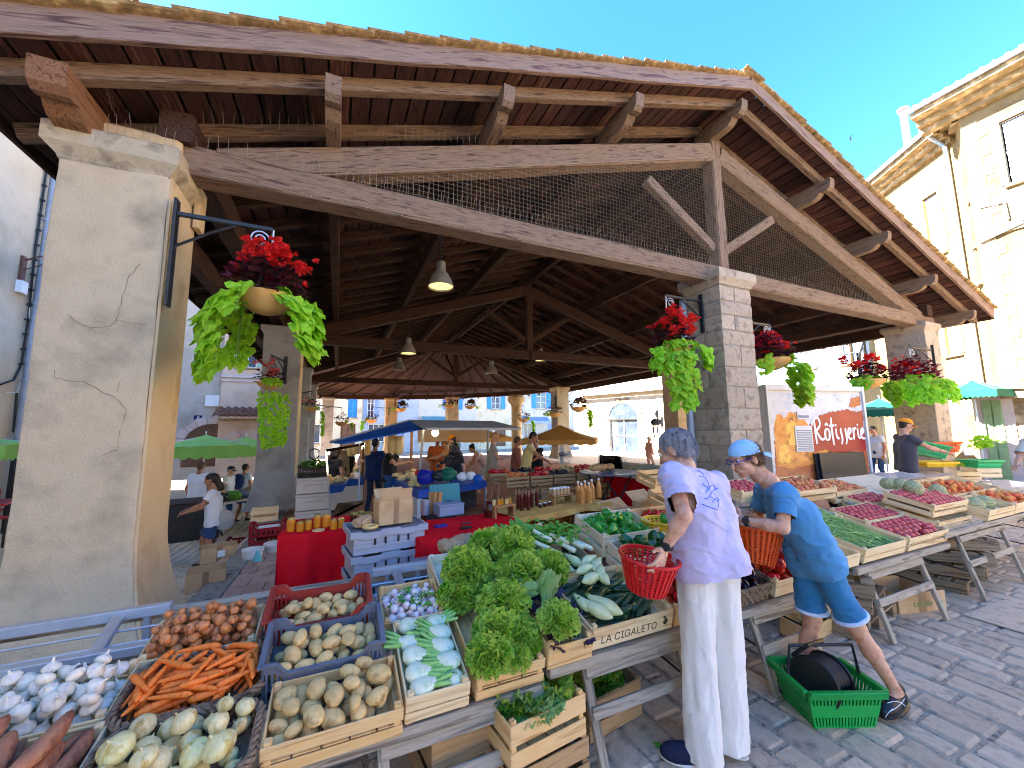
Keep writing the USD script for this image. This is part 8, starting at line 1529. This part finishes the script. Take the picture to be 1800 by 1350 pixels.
def head_sdf(c, fwd, up, k, nose=True):
    """skull, jaw, nose, brow, lips and ears round c; fwd where the face looks"""
    r = unit(np.cross(fwd, up)); up = np.cross(r, fwd); R = np.stack([r, fwd, up], 1); P = lambda x, y, z: c + R @ V(x, y, z) * k
    f = [sd_ell(P(0, -.012, .025), V(.077, .098, .092) * k, R), sd_ell(P(0, .025, -.045), V(.058, .066, .070) * k, R), sd_ell(P(0, .062, -.098), V(.026, .024, .020) * k, R)]
    f += [sd_cone(P(0, .092, .012), P(0, .118, -.030), .009 * k, .0135 * k), sd_cone(P(-.035, .080, .030), P(.035, .080, .030), .013 * k, .013 * k), sd_cone(P(-.018, .088, -.064), P(.018, .088, -.064), .009 * k, .009 * k), sd_ell(P(-.042, .062, -.028), V(.026, .026, .028) * k, R), sd_ell(P(.042, .062, -.028), V(.026, .026, .028) * k, R)]
    f += [sd_ell(P(s * .079, -.008, -.012), V(.009, .019, .032) * k, R @ rotx(-.2)) for s in (-1, 1)]
    return f, P, R
def figure(label, J, st, k=1.0, fine=False, group=None):
    """J: joints in the world; st: clothes"""
    t = thing("person", label, "person", None, group); hb, hc = (.0095, .0105) if fine else (.02, .022); sk = st.get("skin", "skin"); j = {a: np.asarray(b_, float) for a, b_ in J.items()}; f = []; w = st.get("build", 1.0) * k
    side = unit(j["hipR"] - j["hipL"]); sside = unit(j["shR"] - j["shL"])
    for s in "LR":
        f += [sd_cone(j["hip" + s], j["knee" + s], .080 * w, .054 * w), sd_cone(j["knee" + s], j["knee" + s] * .62 + j["ank" + s] * .38, .053 * w, .053 * w), sd_cone(j["knee" + s] * .62 + j["ank" + s] * .38, j["ank" + s], .053 * w, .033 * w)]
        f += [sd_cone(j["sh" + s], j["el" + s], .050 * w, .038 * w), sd_cone(j["el" + s], j["el" + s] * .65 + j["wr" + s] * .35, .038 * w, .039 * w), sd_cone(j["el" + s] * .65 + j["wr" + s] * .35, j["wr" + s], .038 * w, .025 * w)]
        f += [sd_cone(j["ank" + s], j["ank" + s] + j["toe" + s] * .12 * k - V(0, 0, .045 * k), .036 * k, .028 * k)]
    pv, ch, nk = j["pelvis"], j["chest"], j["neck"]
    tors = [sd_cone(pv - side * .07 * w, pv + side * .07 * w, .105 * w, .105 * w), sd_cone(pv - side * .05 * w, ch - sside * .07 * w, .10 * w, .105 * w), sd_cone(pv + side * .05 * w, ch + sside * .07 * w, .10 * w, .105 * w), sd_cone(ch - sside * .08 * w, j["shL"] * .8 + ch * .2, .105 * w, .058 * w), sd_cone(ch + sside * .08 * w, j["shR"] * .8 + ch * .2, .105 * w, .058 * w), sd_cone(j["shL"], j["shR"], .054 * w, .054 * w), sd_cone(ch, nk, .10 * w, .06 * w)]
    hf, P, R = head_sdf(j["head"], unit(j["face"]), unit(j["hup"]), k); f += tors + [sd_cone(nk, P(0, -.02, -.06), .056 * k, .052 * k)]
    v, fc = nets(f, hb, .028 * k); hv, hfc = nets(hf + [sd_cone(P(0, -.018, -.05), P(0, -.02, -.11) * .6 + nk * .4, .05 * k, .053 * k)], .005 if fine else .012, .016 * k); allv, allf = [v, hv], [fc, hfc + len(v)]; n_ = len(v) + len(hv)
    for s in "LR":
        d = unit(j["wr" + s] - j["el" + s]); hd = j.get("hd" + s, d); sd_ = j.get("hs" + s, np.cross(d, (0, 0, 1)) * (1 if s == "L" else -1) + V(0, 0, .3)); pm = j.get("hp" + s, V(0, 0, -1)); a, b_ = hand(j["wr" + s], hd, sd_, pm, k, st.get("curl" + s, .35), .0042 if fine else .0085); allv.append(a); allf.append(b_ + n_); n_ += len(a)
    part(t, "body", (np.vstack(allv), np.vstack(allf)), sk, True)
    # eyes
    b = B()
    for s in (-1, 1): b.ball(P(s * .032, .083, .008), .0125 * k, 2)
    part(t, "eyes", b, "eye_white" if fine else "eye_dark", True)
    if fine:
        b = B()
        for s in (-1, 1): b.ball(P(s * .032, .0925, .008), .006 * k, 1)
        part(t, "pupils", b, "eye_dark", True)
    seed = st.get("seed", 1); up_ = unit(nk - pv)
    def cloth(name, fns, m, kk=.03, amp=.006, sc=9, cut=None, s3=None):
        a, b_ = nets(fns, hc, kk * k); a = displaced(a, b_, amp * (2.2 if fine else 1), np.array(s3 or [sc, sc, sc * .55]), seed, 3)
        if fine:
            q = a @ np.array([[1, .2, .5], [-.2, 1, .3], [-.5, -.2, 1]]) * (np.array([16, 16, 1.6]) if s3 else np.array([4, 6, 11])); e = np.abs(meshkit.fbm(q, 2, seed + 3) - .5); a = a + vnormals(a, b_) * ((.004 if s3 else .009) * np.clip(1 - e / .07, 0, 1) ** 1.5)[:, None]
        if cut is not None: keep = cut(a)[b_].all(1); b_ = b_[keep]
        return part(t, name, (a, b_), m, True)
    if "top" in st:
        g_ = .014 * k + st.get("loose", .0); fl = st.get("sleeve", .5); hem = st.get("hem", .10)
        fn = [sd_cone(pv - side * .075 * w - up_ * hem, pv + side * .075 * w - up_ * hem, .112 * w + g_, .112 * w + g_), sd_cone(pv - side * .075 * w - up_ * hem, ch - sside * .08 * w, .108 * w + g_, .112 * w + g_), sd_cone(pv + side * .075 * w - up_ * hem, ch + sside * .08 * w, .108 * w + g_, .112 * w + g_), sd_cone(ch - sside * .08 * w, j["shL"] * .8 + ch * .2, .110 * w + g_ * .7, .062 * w + g_ * .5), sd_cone(ch + sside * .08 * w, j["shR"] * .8 + ch * .2, .110 * w + g_ * .7, .062 * w + g_ * .5), sd_cone(j["shL"], j["shR"], .056 * w + g_ * .5, .056 * w + g_ * .5), sd_cone(ch, ch * .25 + nk * .75, .105 * w + g_ * .6, .066 * w + g_ * .3)]
        for s in "LR":
            e = j["sh" + s] * (1 - min(1, fl)) + j["el" + s] * min(1, fl); fn.append(sd_cone(j["sh" + s], e, .060 * w + g_ * .4, (.058 if fl < 1 else .046) * w + g_ * .6))
            if fl > 1: fn.append(sd_cone(j["el" + s], j["el" + s] * .2 + j["wr" + s] * .8, .046 * w + g_ * .5, .04 * w))
        zc = [(j["sh" + s] * (1 - min(1, fl)) + j["el" + s] * min(1, fl), unit(j["el" + s] - j["sh" + s])) for s in "LR"]; hp0 = pv - up_ * (hem + .02 * k)
        def cut(a):
            ok = (a - hp0) @ up_ > -.035 * k
            for e, d in zc:
                if fl <= 1: t_ = (a - e) @ d; ok &= ~((np.min([q_(a) for q_ in fn[:3]], 0) > .014) & (t_ > .012 * k) & (t_ < .13 * k) & (np.linalg.norm(a - e - np.outer(t_, d), axis=1) < .088 * k))
            return ok
        cloth("shirt", fn, st["top"], .03, .0075, 11, cut)
    if "bottom" in st:
        kind = st["bottom"][0]; m = st["bottom"][1]; fn = [sd_cone(pv - side * .075 * w, pv + side * .075 * w, .116 * w, .116 * w), sd_cone(pv - side * .06 * w + up_ * .06, pv + side * .06 * w + up_ * .06, .108 * w, .108 * w)]; ends = []
        for s in "LR":
            if kind == "shorts":
                e = j["hip" + s] * .18 + j["knee" + s] * .82; fn.append(sd_cone(j["hip" + s], e, .098 * w, .092 * w)); ends.append((e, unit(j["knee" + s] - j["hip" + s]), j["hip" + s]))
            elif kind == "wide": fn += [sd_cone(j["hip" + s], j["knee" + s], .100 * w, .088 * w), sd_cone(j["knee" + s], j["ank" + s] - V(0, 0, .14), .088 * w, .104 * w)]
            elif kind == "skirt": fn += [sd_cone(j["hip" + s], j["knee" + s] * .9 + pv * .1, .11 * w, .14 * w)]
            elif kind == "apron": fn += [sd_cone(j["hip" + s], j["ank" + s] * .8 + j["knee" + s] * .2, .115 * w, .12 * w)]
            else: fn += [sd_cone(j["hip" + s], j["knee" + s], .092 * w, .066 * w), sd_cone(j["knee" + s], j["ank" + s], .066 * w, .052 * w)]
        def cut2(a):
            ok = a[:, 2] > (.04 if kind == "wide" else -9)
            for e, d, h0 in ends: ok &= ~(((a - e) @ d > .0) & (np.linalg.norm(a - e, axis=1) < .16 * k))
            return ok
        cloth({"shorts": "shorts", "skirt": "skirt", "apron": "apron"}.get(kind, "trousers"), fn, m, .035 if kind != "wide" else .022, .007, 8, cut2 if ends or kind == "wide" else None, (26, 26, 2.2) if kind == "wide" else None)
        if st.get("hemband"):
            for e, d, h0 in ends:
                b = B(); x = unit(np.cross(d, (0, 0, 1))); y = np.cross(d, x); b.tube([e - d * .004 + (x * math.cos(a) + y * math.sin(a)) * .098 * w for a in np.linspace(0, 2 * PI, 29)], .012, 6, False); part(t, "hem_band", b, st["hemband"], True)
    for s in "LR":
        a0 = j["ank" + s]; d = unit(j["toe" + s]); sv = unit(np.cross(d, (0, 0, 1))); upf = np.cross(sv, d); o = a0 - upf * .045 * k; Rf = np.stack([sv, d, upf], 1); L = (1.1 if fine else .95) * k
        a, b_ = nets([sd_ell(o + d * .05 * L, V(.044, .135, .045) * L, Rf), sd_ell(o + d * .12 * L - upf * .012, V(.046, .075, .036) * L, Rf), sd_cone(a0 - upf * .02, a0 - d * .012 + upf * .015, .042 * k, .038 * k)], .007 if fine else .018, .02); q = a - o; zz = q @ upf; a = a - np.outer(np.minimum(0, zz + .034 * k), upf); part(t, "shoe", (a, b_), st.get("shoe", "shoe_black"), True)
        a, b_ = nets([sd_ell(o + d * .055 * L - upf * .036 * k, V(.050, .142, .017) * L, Rf)], .007 if fine else .018, .01); part(t, "sole", (a, b_), st.get("sole", "shoe_white"), True)
    hr = st.get("hair")
    if hr:
        m, style = hr; fn = [sd_ell(P(0, -.020, .036), V(.084, .100, .092) * k, R)]
        if style == "short": fn.append(sd_ell(P(0, -.055, -.015), V(.072, .058, .070) * k, R))
        if style == "long": fn += [sd_cone(P(0, -.075, .03), P(.0, -.095, -.22), .07 * k, .06 * k), sd_ell(P(0, -.05, -.01), V(.08, .07, .08) * k, R)]
        if style == "bun": fn += [sd_ell(P(0, -.05, -.01), V(.076, .062, .07) * k, R), sd_ell(P(0, -.10, .07), V(.045, .045, .045) * k, R)]
        if style == "curly": fn += [sd_ell(P(0, -.03, .03), V(.13, .14, .13) * k, R), sd_ell(P(0, -.06, -.08), V(.13, .10, .12) * k, R)]
        a, b_ = nets(fn, .0065 if fine else .014, .02); q = (a - j["head"]) @ R / k; face = (q[:, 1] > .055 - .10 * np.clip(q[:, 2] - .03, -.4, .06)) & (q[:, 2] < .085); face |= (q[:, 1] > .02) & (q[:, 2] < .0) ; b_ = b_[~face[b_].all(1)]; a = displaced(a, b_, .012 if style == "curly" else .004, 60 if fine else 40, seed, 2); part(t, "hair", (a, b_), m, True)
        if fine:
            b = B(); n_ = vnormals(a, b_)
            for i in npr.choice(np.unique(b_), 1500): d = unit(n_[i] * .35 + R @ V(0, -.35, -.75) + npr.uniform(-.25, .25, 3)); b.tube([a[i] - d * .004, a[i] + d * .012 + n_[i] * .003, a[i] + d * .022 + n_[i] * .002], [.0011, .001, .0004], 3, False)
            part(t, "hair_strands", b, m, kind="stuff")
    cp_ = st.get("cap")
    if cp_:
        m, back = cp_; fn = [sd_ell(P(0, -.012, .040), V(.091, .110, .092) * k, R)]; a, b_ = nets(fn, .006 if fine else .013, .01); q = (a - j["head"]) @ R / k; cutz = .028 + .35 * (q[:, 1] * (-1 if back is None else 0)); b_ = b_[(q[:, 2] > .030 + (.10 * q[:, 1] if back else .0))[b_].all(1)]; part(t, "cap", (a, b_), m, True)
        s = -1 if back else 1; b = B(); PP = np.array([[P(x * (.082 - .012 * u), s * (.080 + .10 * u * (1 - .45 * x * x)) + (-.012), (.030 - .034 * u - .020 * x * x) + (-.014 if back else .0)) for x in np.linspace(-1, 1, 13)] for u in np.linspace(0, 1, 6)]); b.sheet(PP if s > 0 else PP[:, ::-1], thick=.005); part(t, "cap_peak", b, m, True)
    return t, P, R
def stand(p, ang, h=1.72, lean=.05, L=None, Rr=None, headp=0.1, heady=0.0, step=.1, bend=0.0, twist=0.0):
    """joints of somebody standing at p and facing ang; L, Rr: where the wrists are (right, forward, up from the feet)"""
    k = h / 1.75; F = V(math.cos(ang), math.sin(ang), 0); S = V(F[1], -F[0], 0); U = V(0, 0, 1); W = lambda x, y, z: p + (S * x + F * y + U * z); J = {}
    pz = .93 * k - bend; py = -.10 * math.sin(lean) * 2.0 * k; J["pelvis"] = W(0, py, pz); T = F * math.sin(lean) + U * math.cos(lean); T2 = F * math.sin(lean * 1.25) + U * math.cos(lean * 1.25); S2 = unit(S * math.cos(twist) + F * math.sin(twist)); J["chest"] = J["pelvis"] + T * .30 * k; J["neck"] = J["chest"] + T2 * .225 * k
    hp = lean * .6 + headp; hd = F * math.cos(heady) + S * math.sin(heady); J["face"] = hd * math.cos(hp) - U * math.sin(hp); J["hup"] = hd * math.sin(hp) + U * math.cos(hp); J["head"] = J["neck"] + (T2 * .5 + J["hup"] * .5) * .185 * k + hd * .015
    for s, q in (("L", -1), ("R", 1)):
        J["hip" + s] = J["pelvis"] + S * q * .09 * k - U * .02; J["ank" + s] = W(q * .095, step * q, .085 * k); J["knee" + s] = ik(J["hip" + s], J["ank" + s], .43 * k, .42 * k, F); J["toe" + s] = unit(F + S * q * .15); J["sh" + s] = J["neck"] - T * .055 * k + S2 * q * .175 * k
        tg = L if s == "L" else Rr; w_ = W(*tg) if tg is not None else J["sh" + s] + (S * q * .07 + F * .06 - U * .52) * k; d = w_ - J["sh" + s]; m = .53 * k
        if np.linalg.norm(d) > m: w_ = J["sh" + s] + unit(d) * m
        J["wr" + s] = w_; J["el" + s] = ik(J["sh" + s], w_, .29 * k, .255 * k, -F * .6 + S * q * .5 - U * .4)
    return J, k
def someone(label, px, py, ang, h, st, group=None, d=None, **kw):
    p = gfl(px, py) if d is None else gd(px, py, d) - (0, 0, h); J, k = stand(p, ang * Q, h, **kw); return figure(label, J, st, k, False, group)

# ---- the man with grey hair choosing at the display
g1 = lambda px, py, d: gd(px, py, d)
D0 = 2.28
Jm = dict(pelvis=g1(1245, 985, 2.06), chest=g1(1231, 900, 2.10), neck=g1(1203, 822, 2.20), head=g1(1187, 791, 2.27), face=V(-.30, .80, -.45), hup=V(-.15, .45, .85),
          hipL=g1(1223, 1000, 2.05), hipR=g1(1268, 1000, 2.07), kneeL=g1(1228, 1160, 1.99), kneeR=g1(1276, 1150, 2.05), ankL=gz(1236, 1312, .09), ankR=gz(1280, 1288, .09), toeL=unit(V(-.75, .62, 0)), toeR=unit(V(-.35, .9, 0)),
          shL=g1(1184, 838, 2.09), shR=g1(1256, 850, 2.25), elL=g1(1203, 906, 1.92), wrL=g1(1168, 966, 1.95), elR=g1(1270, 930, 2.42), wrR=g1(1220, 960, 2.48))
Jm["hdL"] = unit(g1(1160, 992, 1.89) - Jm["wrL"]); Jm["hsL"] = V(-.8, -.35, .1); Jm["hpL"] = V(.2, .9, -.2)
man, Pm, Rm = figure("man with grey hair in lilac T-shirt and cream trousers holding a red basket", Jm, dict(top="tee_lilac", sleeve=.6, hem=.03, loose=.016, bottom=("wide", "linen_cream"), hair=("hair_grey", "short"), shoe="shoe_navy", sole="shoe_white", build=.94, curlL=.42, seed=4), .95, True)
def watch(path, w, d, r, m="black_plastic"):
    d = unit(d); x = unit(np.cross(d, (0, 0, 1))); y = np.cross(d, x); b = B()
    for o in (-.006, 0, .006): b.tube([w + d * o + (x * math.cos(a) + y * math.sin(a)) * r for a in np.linspace(0, 2 * PI, 21)], .004, 6, False)
    e = unit((EYE - w) - d * ((EYE - w) @ d)); b.tube([w + e * (r - .002), w + e * (r + .010)], [.021, .019], 16); part(path, "wrist_watch", b, m, 40)
watch(man, Jm["wrL"] * .88 + Jm["elL"] * .12, Jm["elL"] - Jm["wrL"], .031)
def on_surface(path, sub, strokes, r, m, name):
    """thread-like print on a garment: strokes given as sight lines that meet it"""
    pr = UsdGeom.Mesh(stage.GetPrimAtPath(path + "/" + sub)); tm = trimesh.Trimesh(np.array(pr.GetPointsAttr().Get()), np.array(pr.GetFaceVertexIndicesAttr().Get()).reshape(-1, 3), process=False); b = B()
    for s_ in strokes:
        c_ = bez(s_); o = np.repeat(EYE[None], len(c_), 0); d = np.array([unit(_ray(*q)) for q in c_]); loc_, ri, ti = tm.ray.intersects_location(o, d, multiple_hits=False); loc_ = loc_[np.argsort(ri)]
        if len(loc_) > 2: b.tube(loc_ - d[np.sort(ri)] * .002, r, 4, False)
    if b.n: part(path, name, b, m, kind="stuff")
on_surface(man, "shirt", [[(1228, 838), (1240, 832), (1248, 850), (1246, 862)], [(1240, 868), (1246, 852), (1256, 846), (1258, 862)], [(1238, 876), (1250, 880), (1246, 862), (1262, 858)], [(1252, 884), (1262, 866), (1266, 880), (1262, 892)], [(1235, 850), (1242, 858), (1250, 856)], [(1246, 872), (1256, 876), (1262, 882)], [(1222, 828), (1232, 826), (1238, 836)], [(1234, 886), (1248, 892), (1262, 896)]], .0022, "print_blue", "back_print")
# ---- the woman leaning over the display
Jw = dict(pelvis=g1(1432, 985, 2.40), chest=g1(1392, 905, 2.44), neck=g1(1352, 846, 2.47), head=g1(1309, 806, 2.50), face=unit(V(-.92, .22, -.28)), hup=unit(V(-.28, .10, .95)),
          hipL=g1(1420, 1002, 2.46), hipR=g1(1452, 1004, 2.33), kneeL=g1(1428, 1088, 2.43), kneeR=g1(1505, 1103, 2.28), ankL=gz(1408, 1188, .09), ankR=gz(1576, 1216, .11), toeL=unit(V(-.95, .25, 0)), toeR=unit(gz(1548, 1272, .03) - gz(1602, 1232, .05)),
          shL=g1(1348, 862, 2.62), shR=g1(1380, 868, 2.33), elL=g1(1332, 908, 2.72), wrL=g1(1290, 902, 2.62), elR=g1(1376, 928, 2.25), wrR=g1(1306, 914, 2.39))
Jw["hdR"] = unit(g1(1288, 906, 2.46) - Jw["wrR"]); Jw["hsR"] = V(0, .2, 1); Jw["hpR"] = V(.3, .9, -.3)
wom, Pw, Rw = figure("woman in blue T-shirt, blue shorts and pale blue backward cap leaning over the crates", Jw, dict(top="tee_blue", sleeve=.62, hem=.02, loose=.006, bottom=("shorts", "shorts_blue"), hemband="hem_white", hair=("hair_brown", "short"), cap=("cap_blue", True), shoe="shoe_black", sole="shoe_black", build=.92, curlR=.5, curlL=.5, seed=8), .91, True)
watch(wom, Jw["wrR"] * .9 + Jw["elR"] * .1, Jw["elR"] - Jw["wrR"], .029)
b = B()
for s in (-1, 1):
    b.tube([Pw(s * (.033 + .025 * math.cos(a)), .104, .006 + .019 * math.sin(a)) for a in np.linspace(0, 2 * PI, 19)], .0026, 5, False); b.tube([Pw(s * .058, .102, .012), Pw(s * .080, .05, .012), Pw(s * .084, -.01, .006)], .0026, 5)
b.tube([Pw(-.008, .108, .008), Pw(.008, .108, .008)], .0026, 5); part(wom, "glasses", b, "glasses_blue", True); b = B()
b.tube([Pw(-.020, .094, -.064), Pw(0, .099, -.063), Pw(.020, .094, -.064)], [.002, .0042, .002], 6); part(wom, "lips", b, "lip", True)
on_surface(wom, "shirt", [[(1324, 856), (1328, 850), (1331, 856)], [(1326, 862), (1332, 860), (1330, 866)]], .0016, "print_pale", "chest_print")
on_surface(wom, "shoe_001", [[(1560, 1236), (1580, 1228), (1592, 1242)], [(1566, 1250), (1584, 1240), (1590, 1228)], [(1556, 1262), (1562, 1250), (1570, 1246)]], .002, "print_pale", "shoe_stripes")

# ---- people further off
someone("stallholder in orange cap and dark T-shirt working at the sunny stall", 1605, 905, -40, 1.78, dict(top="tee_charcoal", bottom=("long", "denim_dark"), cap=("cap_orange", False), hair=("hair_dark", "short"), skin="skin"), L=(-.12, .50, 1.18), Rr=(.16, .52, 1.16), headp=.25)
someone("customer in beige shirt cut off at the right edge, reaching to the stall", 1862, 930, 165, 1.70, dict(top="beige_cloth", sleeve=.8, bottom=("long", "beige_cloth"), hair=("hair_blond", "short"), loose=.02), L=(-.2, .50, 1.0), Rr=(.12, .45, 1.0), lean=.2)
someone("dark haired man seen behind the food trailer", 1548, 850, 165, 1.72, dict(top="tee_white", bottom=("long", "denim"), hair=("hair_dark", "short")))
someone("vendor in black T-shirt and long blue apron at the cheese counter", 683, 905, -30, 1.60, dict(top="tee_black", bottom=("apron", "denim"), hair=("hair_brown", "bun"), build=1.05), L=(-.1, .42, 1.12), Rr=(.1, .42, 1.14), headp=.3)
someone("vendor in blue shirt and white boots behind the aproned one", 655, 902, 60, 1.66, dict(top="tee_navy", bottom=("long", "denim_dark"), hair=("hair_dark", "short"), shoe="shoe_white", skin="skin_tan"), L=(-.2, .3, 1.0), Rr=(.2, .3, 1.0))
someone("man in orange shirt behind the cheeses", 768, 880, -100, 1.74, dict(top="cloth_orange", bottom=("long", "denim"), hair=("hair_dark", "short"), skin="skin_tan"), Rr=(.2, .35, 1.05), headp=.3)
someone("woman in peach top stretching an arm across the cheeses", 790, 884, 170, 1.66, dict(top="cloth_peach", bottom=("long", "khaki"), hair=("hair_brown", "bun")), L=(-.1, .55, 1.15), Rr=(.1, .5, 1.12), lean=.2, headp=.2)
someone("person in orange cap and black lace shirt at the cheese counter", 803, 892, 150, 1.72, dict(top="lace_black", sleeve=1.2, bottom=("long", "denim_dark"), cap=("cap_orange", False), hair=("hair_dark", "short"), build=1.1), L=(-.1, .4, 1.05), headp=.35, lean=.15)
someone("person with curly dark hair seen from behind at the counter end", 797, 905, 70, 1.50, dict(top="bag_green" if False else "tee_black", bottom=("long", "denim_dark"), hair=("hair_dark", "curly")), lean=.1)
someone("woman in pale top bending over by the yellow umbrella", 848, 872, 170, 1.60, dict(top="pale_pink", bottom=("skirt", "beige_cloth"), hair=("hair_dark", "bun")), lean=.6, headp=.2, L=(-.1, .5, .7), Rr=(.1, .5, .75))
someone("bald man in grey T-shirt and black shorts looking at his phone", 866, 889, -20, 1.76, dict(top="tee_grey", bottom=("shorts", "tee_black"), hair=None, shoe="shoe_white"), L=(-.1, .36, 1.15), Rr=(.08, .36, 1.15), headp=.35)
someone("woman in brown top with shoulder bag by the vegetable crates", 908, 884, -10, 1.64, dict(top="top_brown", sleeve=1.1, bottom=("long", "pale_pink"), hair=("hair_brown", "short"), skin="skin_tan"), headp=.2)
someone("man in yellow T-shirt and khaki shorts picking vegetables", 928, 887, -25, 1.76, dict(top="tee_yellow", bottom=("shorts", "khaki"), hair=("hair_dark", "short"), skin="skin_tan"), lean=.22, L=(-.1, .5, 1.0), Rr=(.15, .52, 1.02), headp=.3)
someone("person in dark top beyond the man in yellow", 945, 872, -150, 1.60, dict(top="tee_black", bottom=("long", "denim"), hair=("hair_brown", "short"), skin="skin_tan"), L=(-.1, .4, 1.0), headp=.3)
someone("white haired woman in pale pink in the sun by the white facade", 1143, 832, -10, 1.58, dict(top="pink_cloth", sleeve=1.1, bottom=("long", "pink_cloth"), hair=("hair_white", "short")))
someone("man in white T-shirt and blue shorts seen from behind under the green umbrella", 352, 812, 75, 1.78, dict(top="tee_white", bottom=("shorts", "tee_navy"), hair=("hair_brown", "short"), skin="skin_tan", loose=.01), d=10.0)
someone("woman with long black hair in white top and denim shorts at the dark stall", 380, 832, 185, 1.60, dict(top="tee_white", bottom=("shorts", "denim"), hair=("hair_dark", "long"), skin="skin_tan", build=1.05), L=(-.12, .36, .98), Rr=(.12, .36, 1.0), headp=.35, d=6.9)
someone("person in grey blue cap beyond the woman with black hair", 404, 820, -20, 1.68, dict(top="tee_white", bottom=("long", "denim"), cap=("denim_dark", False), hair=("hair_grey", "short")), d=11.5)
t, P_, R_b = someone("man carrying a dark blue backpack towards the side street", 430, 816, 60, 1.74, dict(top="tee_white", bottom=("shorts", "denim"), hair=("hair_dark", "short"), skin="skin_tan"), d=12.0)
bp0 = gd(430, 816, 12.0) - (0, 0, 1.74); F_ = V(math.cos(60 * Q), math.sin(60 * Q), 0); v, f = knobbly(3, (.17, .12, .24), .03, 6, 77); solid("backpack", "dark blue backpack on the man's back in the side street", "backpack", (v, f), "bag_navy", True, mat4(rotz(-30 * Q), bp0 - F_ * .20 + (0, 0, 1.24)))
sb = gd(380, 832, 6.9) - (0, 0, 1.6); b = B(); v, f = knobbly(2, (.16, .08, .18), .03, 6, 78); solid("shoulder_bag", "pale grey bag hanging at the black haired woman's hip", "bag", (v, f), "canvas_grey", True, mat4(None, sb + (.18, -.05, .78)))
# ------------------------------------------------------------------ alike things in small groups: say which one by its row and place
_by = {}
for pr in stage.GetPrimAtPath("/World").GetChildren():
    d = pr.GetCustomData()
    if d.get("group") and d.get("label"): _by.setdefault((d["group"], d["label"]), []).append(pr)
_ord = "first second third fourth fifth sixth seventh eighth ninth tenth".split()
for (gr, lab), ps in _by.items():
    if not 2 <= len(ps) <= 60: continue
    q = []
    for pr in ps:
        M = np.array(UsdGeom.Xformable(pr).GetLocalTransformation()).T; c = M[:3, 3] - EYE; z = c @ _fw; q.append((c @ _rt / z, -(c @ _up) / z, pr))
    n = len(q); rows_ = max(1, round(math.sqrt(n / 1.6))) if n > 4 else 1; q.sort(key=lambda a: -a[1])
    for r in range(rows_):
        row_ = sorted(q[r * n // rows_:(r + 1) * n // rows_], key=lambda a: a[0])
        for i, (_, _, pr) in enumerate(row_):
            tail = (", leftmost" if i == 0 else ", " + (_ord[i] if i < 10 else str(i + 1) + "th") + " from left") + (" of the " + ("front" if r == 0 else "back" if r == rows_ - 1 else _ord[r]) + " row" if rows_ > 1 else "")
            words = lab.split(); keep = words[:16 - len(tail.split())]
            while keep[-1] in ("the", "in", "of", "on", "with", "and", "by", "a", "behind", "light", "dark", "long"): keep.pop()
            pr.SetCustomDataByKey("label", " ".join(keep).rstrip(",") + tail)
